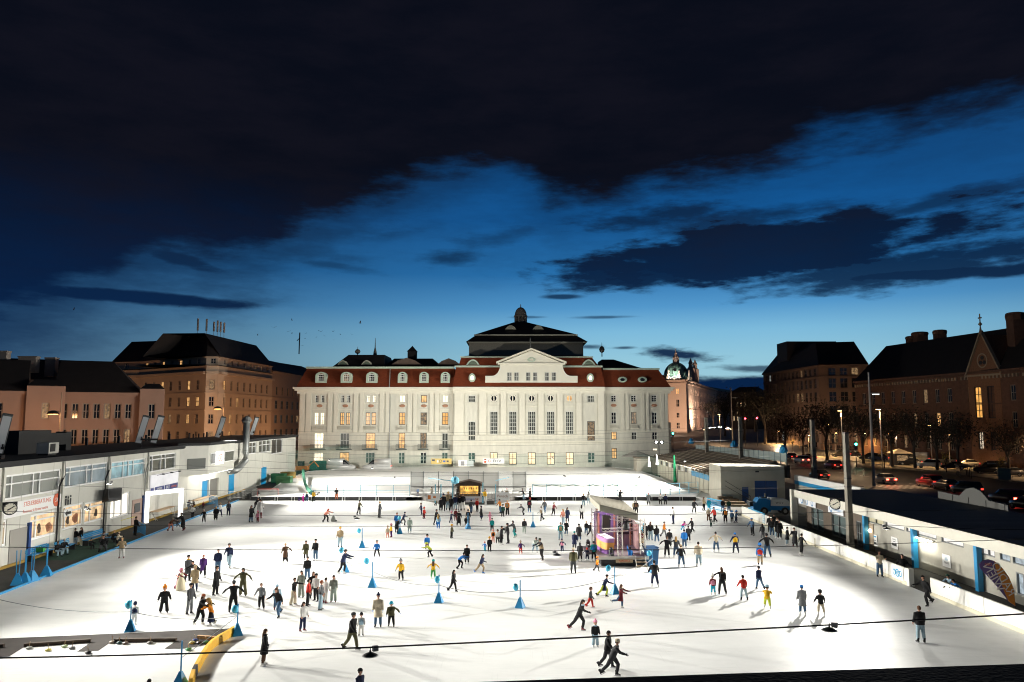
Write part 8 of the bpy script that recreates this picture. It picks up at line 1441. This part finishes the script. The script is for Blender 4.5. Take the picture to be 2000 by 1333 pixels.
PEOPLE = '''237 1091 1050 10 pocket pT nw hB m +  | woman in brown jacket and white trousers, hands on hips, by the left kerb
366 1137 1084 60 stand lG nk bk k cy | skater in a grey coat with a bright yellow hood scarf in the left group
349 1152 1109 70 push sm np dp m K | child in a plaid maroon jacket and pink trousers pushing the cream skating aid
386 1137 1093 -30 bend sk nk hq k | skater all in black bending forward in the left group
396 1128 1083 25 walk lu nk hR w cm | woman in a long dark purple coat striding at the back of the left group
380 1155 1104 5 stand lT nn dT n | woman in a long tan coat with a beige hood in the left group
425 1120 1072 5 stand pn nj hq w | man in a navy puffer jacket with fur collar and jeans beside the navy sweater man
447 1109 1061 0 walk nn nJ bk k | man in a navy sweater and pale jeans at the back right of the left group
421 1164 1105 80 stand lk nk bk k | man in a black coat and black beanie standing sideways in the left group
474 1165 1109 0 out sv wv dk k | man in a full olive suit with black hood and arms held low and wide
320 1198 1143 25 glide pk wk oo k Ve K | child with an orange bobble hat and black and cream varsity jacket at far left
370 1201 1139 70 stand sG ng bk k | man in a dark slate jacket and grey trousers left of the dancing pair
390 1222 1160 70 push sk nk bR w c + L | skater in black with a rust beanie holding hands with the orange girl
412 1222 1167 -70 push so kn lB w K | girl with long fair hair, orange jacket and dark skirt
455 1197 1134 200 out sk nk bG k | skater in black with a grey beanie seen from behind, arms wide
262 1221 1175 190 stand sw nw mn w K Vn | small hockey player in white and navy behind the left blue pole
510 1192 1138 -10 glide ng nk hh w b L | woman in a grey pullover and black leggings with white skates
543 1206 1146 -20 stride nk nj lh k b | woman in a black sweater and blue jeans striding left
540 1193 1142 190 stand px nj bx m | person in a pale blue jacket half hidden behind the black sweater woman
573 1183 1128 75 point nk we hq k b | young man in a black sweater and cream trousers pointing to the right
588 1168 1114 -10 stand ni wi lq k b | girl with long dark hair in a grey green track suit behind the pointing man
601 1185 1131 100 stand sr nk hq k b | young man in a bright red jacket and black trousers
611 1170 1116 20 stand sq nG lh k b | girl with brown hair in a dark jacket behind the red jacket
617 1175 1120 -20 stand sw nk bk k b | girl in a white jacket with a black cap in the student group
626 1192 1133 100 stand ng wJ hR k b VG | curly haired boy in an ombre grey sweater and wide pale jeans
635 1179 1128 150 stand nw nw hq m b | person in white almost hidden behind the curly haired boy
651 1177 1123 0 stand ni wa lq m b | girl with long black hair in pale grey green clothes and red skates
591 1234 1175 60 stand pw nn lq m b | hockey player girl in a white jersey and navy shorts with a ponytail
687 1271 1196 70 walk pk nv bG k | man in a black puffer jacket, grey beanie and olive trousers near the front lamp
705 1243 1196 15 stand sw nw mk k K Vx | small hockey player in white behind the olive trousers man
738 1226 1159 5 stand le nj on k Hb | woman in a long cream puffer coat and navy bobble hat
764 1225 1174 0 oneout pv nk mc k K Hb | child with a sky blue helmet and olive jacket holding the cream coat woman
515 1300 1228 105 stand lk nh lh w ck | woman in a short black coat with a scarf blowing behind in the near left
700 1388 1305 60 walk sn nk bk k | person with a black cap cut off by the bottom picture edge
287 1412 1326 180 stand sk nk hq k | person of whom only the black hair shows at the bottom left edge
490 1021 987 60 stand lk nj lh k | girl in a long dark coat with curly hair at the far left of the ice
503 1021 998 -20 stand sp nm op k K | small child in pink patterns held by the dark coat girl
507 1013 974 180 stand lw nm hq m | adult in a white coat behind the pink child at far left
499 997 972 60 bend sk nk hq k | person in black bending at the far left end of the ice
584 981 968 40 stand sn nu mn k K @.45 | small child in dark blue at the left end of the back railing
592 981 965 -30 stand sP nP dP P K @.45 | small child in a magenta suit at the left end of the back railing
599 981 961 20 stand sn nj hB k K @.45 | child in navy between the magenta child and the yellow jacket
612 982 958 170 stand sy nk hq k @.45 | person in a bright yellow jacket at the rolled green net
657 977 953 0 fold sk nR hq k @.45 | person in black with reddish trousers standing at the back railing
635 1021 993 60 bend ss nk lr k | red haired woman in a coral jacket beside the small skating aid
664 1070 1029 0 stand sT nJ by k | man in a beige jacket with a yellow beanie and pale jeans
557 1101 1061 0 oneout lh kk hB w | blond woman in a long dark brown coat with arms spread low
597 1094 1056 0 stand lv nk bk w | person in a long olive coat and black beanie walking beside a friend
616 1096 1053 -15 stand sk nj bk w | man in a black jacket and jeans walking beside the olive coat
600 1133 1087 0 stand pk nj bk k | man in a black puffer jacket and jeans above the student group
669 1122 1073 80 push pn nk bG w | person in a padded navy suit pushing to the right by a blue pole
736 1088 1055 0 wide sb nk bg k K | child in a blue and navy jacket standing with legs apart
783 1134 1092 -15 glide sy nk og k ck K | girl in a yellow jacket with black scarf and pale bobble hat
741 1012 979 80 stand nG nG hB k | slim skater in grey with fair curly hair near the back railing
757 1051 1027 0 stand se ns oe s K | small child in cream with coral trousers
764 1050 1023 -60 stand sy nu op m K | small child in a yellow jacket with a pink hat
774 1042 1014 160 bend lk nk hq k | adult in a wide black coat bending over the small children
775 1035 1001 0 stand sb nj hh k | person in a bright blue jacket behind the bending black coat
787 1027 1000 80 stride sn nG bn k | man in a navy jacket striding right in the cluster
800 1042 1010 180 stand la nJ ow w | woman in a long mint coat and white hat seen from behind
823 1006 982 -70 glide sn nn hh k K | child in dark blue gliding left near the terrace
828 1014 991 60 stand sr nm or k K | child in a red snowsuit near the dark blue child
851 1026 995 70 glide sk nk bk k | person in black gliding right behind the fair haired girl
856 1033 1004 170 stand sx nb lB b K | fair haired girl in a pale blue jacket and blue trousers
834 1076 1043 10 stand sb ng mk w Vb K | child in a bright blue jacket with a striped helmet
841 1089 1060 -100 bend sl nk bl k K | child in a lime jacket bending away to the left
881 1022 999 60 oneout sn nn op k K | child in navy with a pink hat holding an adult's hand
896 1028 997 180 oneout lk kk hq k | adult in a wide black dress with arms spread
890 1018 994 0 stand sm nm hh k | person in maroon behind the black dress
882 1052 1024 70 stand sv nk by k K | child in olive with a yellow hat standing alone
914 1026 995 170 stand sk nk bk k | man in black behind the blue pole at the centre
910 1028 1008 0 stand sk nk be k K | small child in black beside the centre blue pole
940 1017 988 -80 stand lk kn dn w | person in a long navy hooded coat facing left alone
957 1020 1000 -40 oneout sp np dp p K | small child in a pale pink suit with one arm out
961 1040 1012 0 stand st nk bk w | person in a bright teal jacket above the family cluster
977 1003 975 -60 glide so nj hq k | skater in an orange jacket and jeans near the terrace
982 1010 985 20 stand sd nk bk k K | child in dark green between two orange jackets
991 1007 977 -20 stand so wk hB k VT | adult in orange and black wide trousers near the terrace
963 1060 1034 20 stand so ns ms s K Vk | child with a coral helmet and salmon trousers in the family cluster
972 1062 1034 0 stand sw nk mk k K | child in white and black in the family cluster
979 1065 1027 80 point lk nk hq w | woman in a black coat reaching to the right in the family cluster
992 1062 1022 -80 point sK nK bk k | man in charcoal work clothes reaching to the left in the family cluster
1005 1050 1017 -70 push lG nt dG a | person in a dark hooded jacket and teal leggings pushing the man
956 1078 1048 10 stand sk nk my k K VK | child in black with a yellow collar at the front of the family cluster
947 1077 1058 -40 out sb nc mr c K | small child in blue with a red helmet, arms out
912 1102 1064 0 stand lk nK bk w | person in a long black jacket facing the camera beside the bending blue jacket
897 1112 1079 75 bend sb nk bk k | child in a bright blue jacket bending right with arm stretched
939 1121 1082 60 stride sn nT lq b | girl in navy top and beige trousers with blue skates striding right
885 1157 1113 70 walk pk nk lq k | black haired girl in a dark puffer jacket leaning right by a blue pole
846 1130 1093 180 out sy nz bt z K L | girl in a yellow sweater and green trousers seen from behind
1017 1082 1056 -20 oneout su nr oe s K | small child in a purple jacket and red trousers
1024 1043 1013 10 stand sk na hB w VK | pale skater with a black vest and white trousers
1023 1007 985 -60 bend nG nk bk k | skater in grey bending left near the pale blue pole
1034 1001 974 0 stand lk nj dk b Vm | skater in a black coat over red near the back step
1023 978 954 -90 push sk nJ hq k @.45 | person in a black jacket and pale jeans on the upper ice
1035 980 954 80 stand lk nr hq k @.45 | person in a dark coat with a red bag on the upper ice
1058 1018 989 -60 walk nw nk hG k VT | skater in a white top and black trousers walking left
1100 1026 994 -40 stand ns nJ lB k b | girl in a peach top and pale jeans
1108 1022 991 30 stand ln nk lq w | girl with long black hair in a navy coat beside the peach top
1140 991 964 180 stand sk nJ hB w | blond person in a black jacket and pale jeans behind the stage
1150 987 960 200 stand nw nJ lq w | dark haired girl in white and pale jeans by the stage roof
1136 1015 986 170 stand nw wk lq k | dark haired girl in a white top and black trousers
1095 1056 1020 0 stand st nJ hh k VT | man in a teal and tan jacket with pale turquoise trousers
1098 1079 1052 -30 oneout sn nn mn w K Vp | small child in navy and pink with one arm out
1044 1080 1048 20 bend sa nJ mG w | skater in pale grey patterns bending beside the khaki shirt man
1058 1095 1051 -50 push nK nk bd k V+T | man in a khaki shirt with a green beanie leaning left
1131 1059 1023 170 stand lK nj bk w | person in a long charcoal coat seen from behind left of the stage
1122 1075 1038 150 stand ln nG bt w | person in a long navy coat with a green hat left of the stage
1133 1097 1060 180 stand lG nk dG w | woman in a long grey parka with fur hood holding a child's hand
1120 1121 1070 175 stand pv nG be k | man in an olive puffer jacket and cream beanie seen from behind
1147 1096 1070 180 oneout sn nn mr w K | toddler in navy with a red helmet between two adults
1160 1097 1057 185 stand st nk bG w Vb | man in a blue teal jacket holding the toddler's hand at the stage
1166 1117 1087 60 walk so nG bo k K | small child in an orange jacket walking at the stage corner
1145 1045 1018 20 stand sk nj hB w | fair haired skater in black and jeans left of the stage
1153 1050 1020 60 walk sk nK hq w Pkblack_backpack_on_the_skater_left_of_the_stage | skater in black with a backpack left of the stage
1170 1017 993 -50 crouch sG nk hh k Pkdark_backpack_on_the_low_skater_behind_the_stage | skater crouching low behind the stage with arm out
1211 980 957 160 bend sk nk hq k | person in black hanging over the back step behind the stage
1267 988 963 0 pocket lg nk bp w | person in a grey coat with a pink hat standing far right
1290 987 964 0 stand nw nk bk w | person in a white sweater and black trousers standing far right
1300 987 965 10 stand sn nk hh w | person in a navy jacket beside the white sweater
1239 1003 979 160 stand sT nk hq k | person in tan and black of the pair behind the stage roof
1243 1006 977 175 stand sk nk hq w Vh | taller person in black of the pair behind the stage roof
1315 1024 990 -80 stand nw nn hq k Vw | man in a white and navy track suit facing left
1356 1003 976 10 glide sG nG hh w | woman in a grey top and grey leggings near the ramp
1375 998 971 40 stand sT nk lh k | woman with brown hair in a tan jacket at the ramp
1385 1000 973 0 stand sc nc bc k | person in a cyan jacket at the blue mesh barrier
1384 1018 992 190 stand ne wh le k b | fair haired woman in a cream top and brown trousers
1396 1023 990 -70 walk sr nk hq w | woman in a red jacket and black leggings
1389 1031 1010 30 stand sd nd md w K Vw | small child in dark green and white
1417 1023 992 180 stand sk nk hR w Posalmon_backpack_on_the_black_dressed_woman_at_right | woman in black seen from behind carrying a salmon backpack
1430 1022 997 150 stand sj nk mb k K | left one of two children in dark blue with helmets
1438 1022 997 60 oneout sj nn mb k K | right one of two children in dark blue, arm held out
1412 1000 973 0 stand sk nj hB k S | blond man in a black jacket behind the blue mesh barrier
1424 1001 974 -10 stand sd nj hq k S | man in a dark green jacket behind the blue mesh barrier
1297 1050 1019 60 walk so ng bG k | child in an orange jacket and grey trousers right of the stage
1333 1036 1018 40 bend sP nc mu c K | small child with a purple helmet and cyan trousers bending
1337 1072 1034 180 stand pb nj hq w | man in a bright blue puffer jacket and jeans from behind
1308 1070 1034 170 stand sk ng bG w | person in a black jacket and grey trousers behind the two dark women
1303 1090 1048 160 oneout sk nk hh w | woman in black with one arm spread to the left
1321 1090 1048 165 oneout sG nj lB w | woman with long fair hair in a dark sweater and jeans
1331 1108 1064 180 glide sk nj bT w ce | woman in a black top and tan hat with jeans seen from behind
1365 1107 1058 178 stand pe nJ hq w | man in a white cream jacket and pale trousers seen from behind
1257 1050 1023 150 stand sc nn bc k K | child in a cyan jacket right of the stage
1261 1056 1022 170 stand lk nk hq k | person in a long black coat beside the cyan child
1271 1056 1019 160 stand sk wJ lh k | brown haired woman in a black jacket and wide jeans
1253 1072 1035 180 stand lT nk lh k Pmmaroon_backpack_on_the_tan_coat_woman_by_the_stage | woman in a tan coat with a maroon backpack at the right of the stage
1279 1147 1095 185 glide pK nn bk w Vd | man in a dark camouflage jacket with navy trousers seen from behind
1231 1104 1067 180 up sb nn bk k S | man in a blue jacket standing at the step ladder of the stage
1399 1079 1039 180 out ne nj mk w | person in a white patterned sweater with arms raised wide
1437 1081 1041 185 glide sn nn bb k Vy | skater in a yellow vest with navy sleeves and blue hat
1485 1105 1061 160 walk sb nT bb k Vr K | child in a red vest with blue sleeves and blue hat
1499 1089 1042 185 out sk nj bk k | man in a black jacket and jeans with arms spread, from behind
1490 1056 1023 190 stand sG ng lq w | dark haired woman in a grey jacket at the boards
1508 1049 1012 -20 stand sk nj hh w | left one of the black dressed friends at the blue mesh
1519 1052 1011 10 stand lk nJ hh w | person in a black jacket and pale jeans in the middle of the friends
1512 1036 1004 20 stand sk nk hq k | person in black at the back of the group of friends
1504 1040 1006 -30 stand sk nk hR k | person with reddish hair at the back of the group of friends
1523 1054 1015 20 stand lk nk hG w | person with pale face in a long black coat at the right of the friends
1538 1066 1029 60 stand lk nJ hq w cw | woman in a long black puffer coat and pale jeans with white scarf
1553 1070 1030 -30 push lK kK bk m | woman in a long charcoal coat with red skates
1566 1085 1042 100 out nk nk hq w | skater in black balancing with both arms at the boards
1393 1163 1122 180 stand sm nc ow w K Vp | child in a striped pink jacket and turquoise trousers
1411 1162 1108 180 oneout sk nK lh k Pkblack_backpack_on_the_woman_holding_the_striped_child | woman in a black jacket with a backpack holding the striped child's hand
1453 1173 1124 190 glide sr nJ bk k | person in a dark red sweater and pale jeans from behind
1484 1152 1106 200 walk sn nj bk k | young person in a navy vest and wide jeans
1499 1190 1145 160 bend sy nl bx w K | child in a bright yellow jacket and lime trousers bending
1568 1202 1143 180 stand lg nj bb w | person in a pale grey coat with a blue hat from behind
1604 1202 1152 180 glide sk ne bk w K cg | child in a black jacket and cream trousers from behind
1799 1256 1183 180 stand pk nJ hh k b | broad man in a black jacket and ripped pale jeans at the near right
1812 1184 1123 -75 stride sk nk hq k | man all in black pushing off to the left at the gap in the boards
1719 1128 1075 0 fold ne nj hq k b | person in a cream sweater and jeans at the right boards
1764 1134 1080 -20 pocket lk nk hq k S | person in a black coat standing in the gap behind the white board
1876 1176 1128 -80 bend sb nk hq k S | person in a blue jacket leaning over the right boards
1862 1168 1118 -60 bend sx nj bd k S | person in a grey blue jacket leaning beside the green bag at the right boards
1180 1167 1122 75 stride ln nl bk k | person in a navy parka and bright lime trousers striding right
1153 1187 1146 70 walk sG nr hh r K | child in a dark grey jacket and red trousers
1213 1189 1141 60 kick lm nj lh w ce | girl in a maroon coat and jeans balancing with arms forward
1131 1233 1170 65 stride sk nk lq m cx | woman in black with maroon skates striding right
1163 1264 1211 10 stand sk wJ op w K cx | child in a black jacket with pale jeans and a pink bobble hat
1187 1306 1231 70 walk pk nK hq k b | tall man in a dark jacket at the bottom centre
1197 1322 1247 70 stride pK nK be k | person in a charcoal suit with a cream beanie at the bottom centre
866 999 964 170 stand sk nk mn k | person in black with a dark cap at the left of the bar queue
875 998 960 175 stand sT nJ hB k | person in tan with pale trousers in the bar queue
881 1000 969 160 stand sk nk hq k | person in a black jacket in the middle of the bar queue
889 998 966 190 stand sn nJ hq k | person in a navy jacket and pale trousers in the bar queue
898 998 968 170 stand sk nw hq k | person in black with white trousers in the bar queue
904 998 964 185 stand sk nw hh k | right end person in black with pale trousers in the bar queue
893 972 950 60 point sk nk hh k S @.46 | person in black leaning on the bar rail left of the glowing hut
913 964 946 0 stand sk nk hq k S @.46 | bartender in black inside the glowing bar hut
948 985 953 -60 point sy nw hq w S @.46 | person in a yellow jacket and white trousers at the bar
843 968 951 0 stand ne ne mk k S @.46 | person in cream with a big black fur hat behind the left banner
816 968 953 20 stand sb nu hB b S @.46 | person in blue and purple at the left railing of the terrace
852 989 974 -20 crouch sv nk he k K | small child in olive sitting on the ice before the left railing
981 968 956 20 stand sk nk hq k S @.46 | person in black right of the bar hut
990 970 953 -10 stand sT nT bp k S @.46 | person in tan with a pink cap right of the bar hut
376 1012 986 190 walk sw nk hq k S @-.03 | person in a white jacket and black trousers walking on the promenade
398 1022 995 0 glide nk nk he w | slim skater in black gliding along the left kerb
421 1018 989 20 stand lk kk lB w | fair haired woman in a long black dress by the kerb
429 1010 982 60 walk sw nn hB w | fair haired skater in a white jacket by the kerb
446 1008 979 20 stand nG nn lh k | long haired woman in a grey top at the left edge of the ice
332 1038 1011 60 bend sh ns be m | person in brown with pink trousers leaning at the kerb
346 1030 1013 40 sit sG nj hq k S @-.03 | person in jeans sitting on the kerb
357 1037 1001 -40 push lk kk dk m | person in a long black hooded coat with red skates at the kerb
264 1046 1007 150 stand sk nk hq k S @-.03 | man in black standing at the yellow tables
231 1022 1005 40 sit sk nk hq k S @-.03 | person in black sitting at the nearer yellow table
246 1019 1003 20 sit sT nT hB k S @-.03 | fair haired person in tan sitting at the yellow tables
303 1006 990 -60 sit ss ns hR k S @-.03 | person in coral sitting behind the lit arch
368 996 975 40 sit sn nj hq k S @-.03 | person in navy sitting at the far tan table
379 993 975 -30 sit sk nm hh k S @-.03 | person in maroon sitting at the far tan table
397 994 979 10 stand sm nk bp k K S @-.03 | small child in maroon with a pink cap on the promenade
404 976 957 0 stand so ns hB s S @-.03 | person in bright orange at the end of the far table
382 976 962 20 stand sy nk hy k S @-.03 | person in yellow behind the far tan table
110 1087 1055 62 sit pk nJ hh k S @-.03 | person in black and pale jeans slouching on the nearest blue bench
123 1083 1050 50 sit sk nJ be k S @-.03 | person with a cream hat sitting on the nearest blue bench
146 1066 1030 40 stand sk nJ hq k S b @-.03 | left of two people standing at the shop window, in jeans
158 1066 1028 -30 stand sk ne lh w S b @-.03 | right one of two standing people at the shop window, in cream trousers
176 1073 1050 60 sit sk nk hq k S @-.03 | person in black sitting beside the standing pair
200 1065 1036 60 sit ng nk lq k S @-.03 | dark haired person in grey sitting on the third blue bench
219 1062 1034 100 sit sk nk hB k S @-.03 | fair haired person in black sitting at the short blue bench
229 1062 1038 120 sit pe nG be k S @-.03 | person in a cream jacket sitting with back to the ice
200 1078 1041 30 crouch sk nG hq k S @-.03 | person crouching on the dark promenade to lace skates
1106 1046 1016 30 stand lk nj hq w | woman in a black coat and jeans left of the peach top girl's friend
1205 1012 984 20 stand pn nk bk k | person in a navy puffer jacket before the back step right of the stage roof
1064 1003 976 -30 walk sG nj bk k | skater in dark grey and jeans near the end of the back step
1081 1008 981 60 glide sm nk hh w | skater in a maroon jacket gliding right below the back step
1345 1060 1027 170 stand sK nk hq w | person in charcoal seen from behind right of the bright blue jacket
1283 1062 1026 180 walk sk nj lq w | dark haired woman in black and jeans between stage and blue jacket
701 1006 977 70 glide sv nk bk k | skater in olive gliding right before the back railing
861 1001 972 180 stand lk nk hh w | person in a long black coat at the left end of the bar queue
932 1000 974 -40 stand sr nk hq k | person in a red jacket right of the bar queue
920 1004 976 170 walk sG nj bk k | skater in grey passing before the bar front
1470 1047 1012 -60 glide sj nk bb k | skater in a blue jacket and blue hat left of the black dressed friends
1352 1042 1012 -70 walk sk nk hq w | skater in black gliding left in the right middle of the ice
1225 1064 1030 180 stand lk nk hq w | person in black standing right behind the stage columns
'''
for row in PEOPLE.strip().split('\n'): person(row)
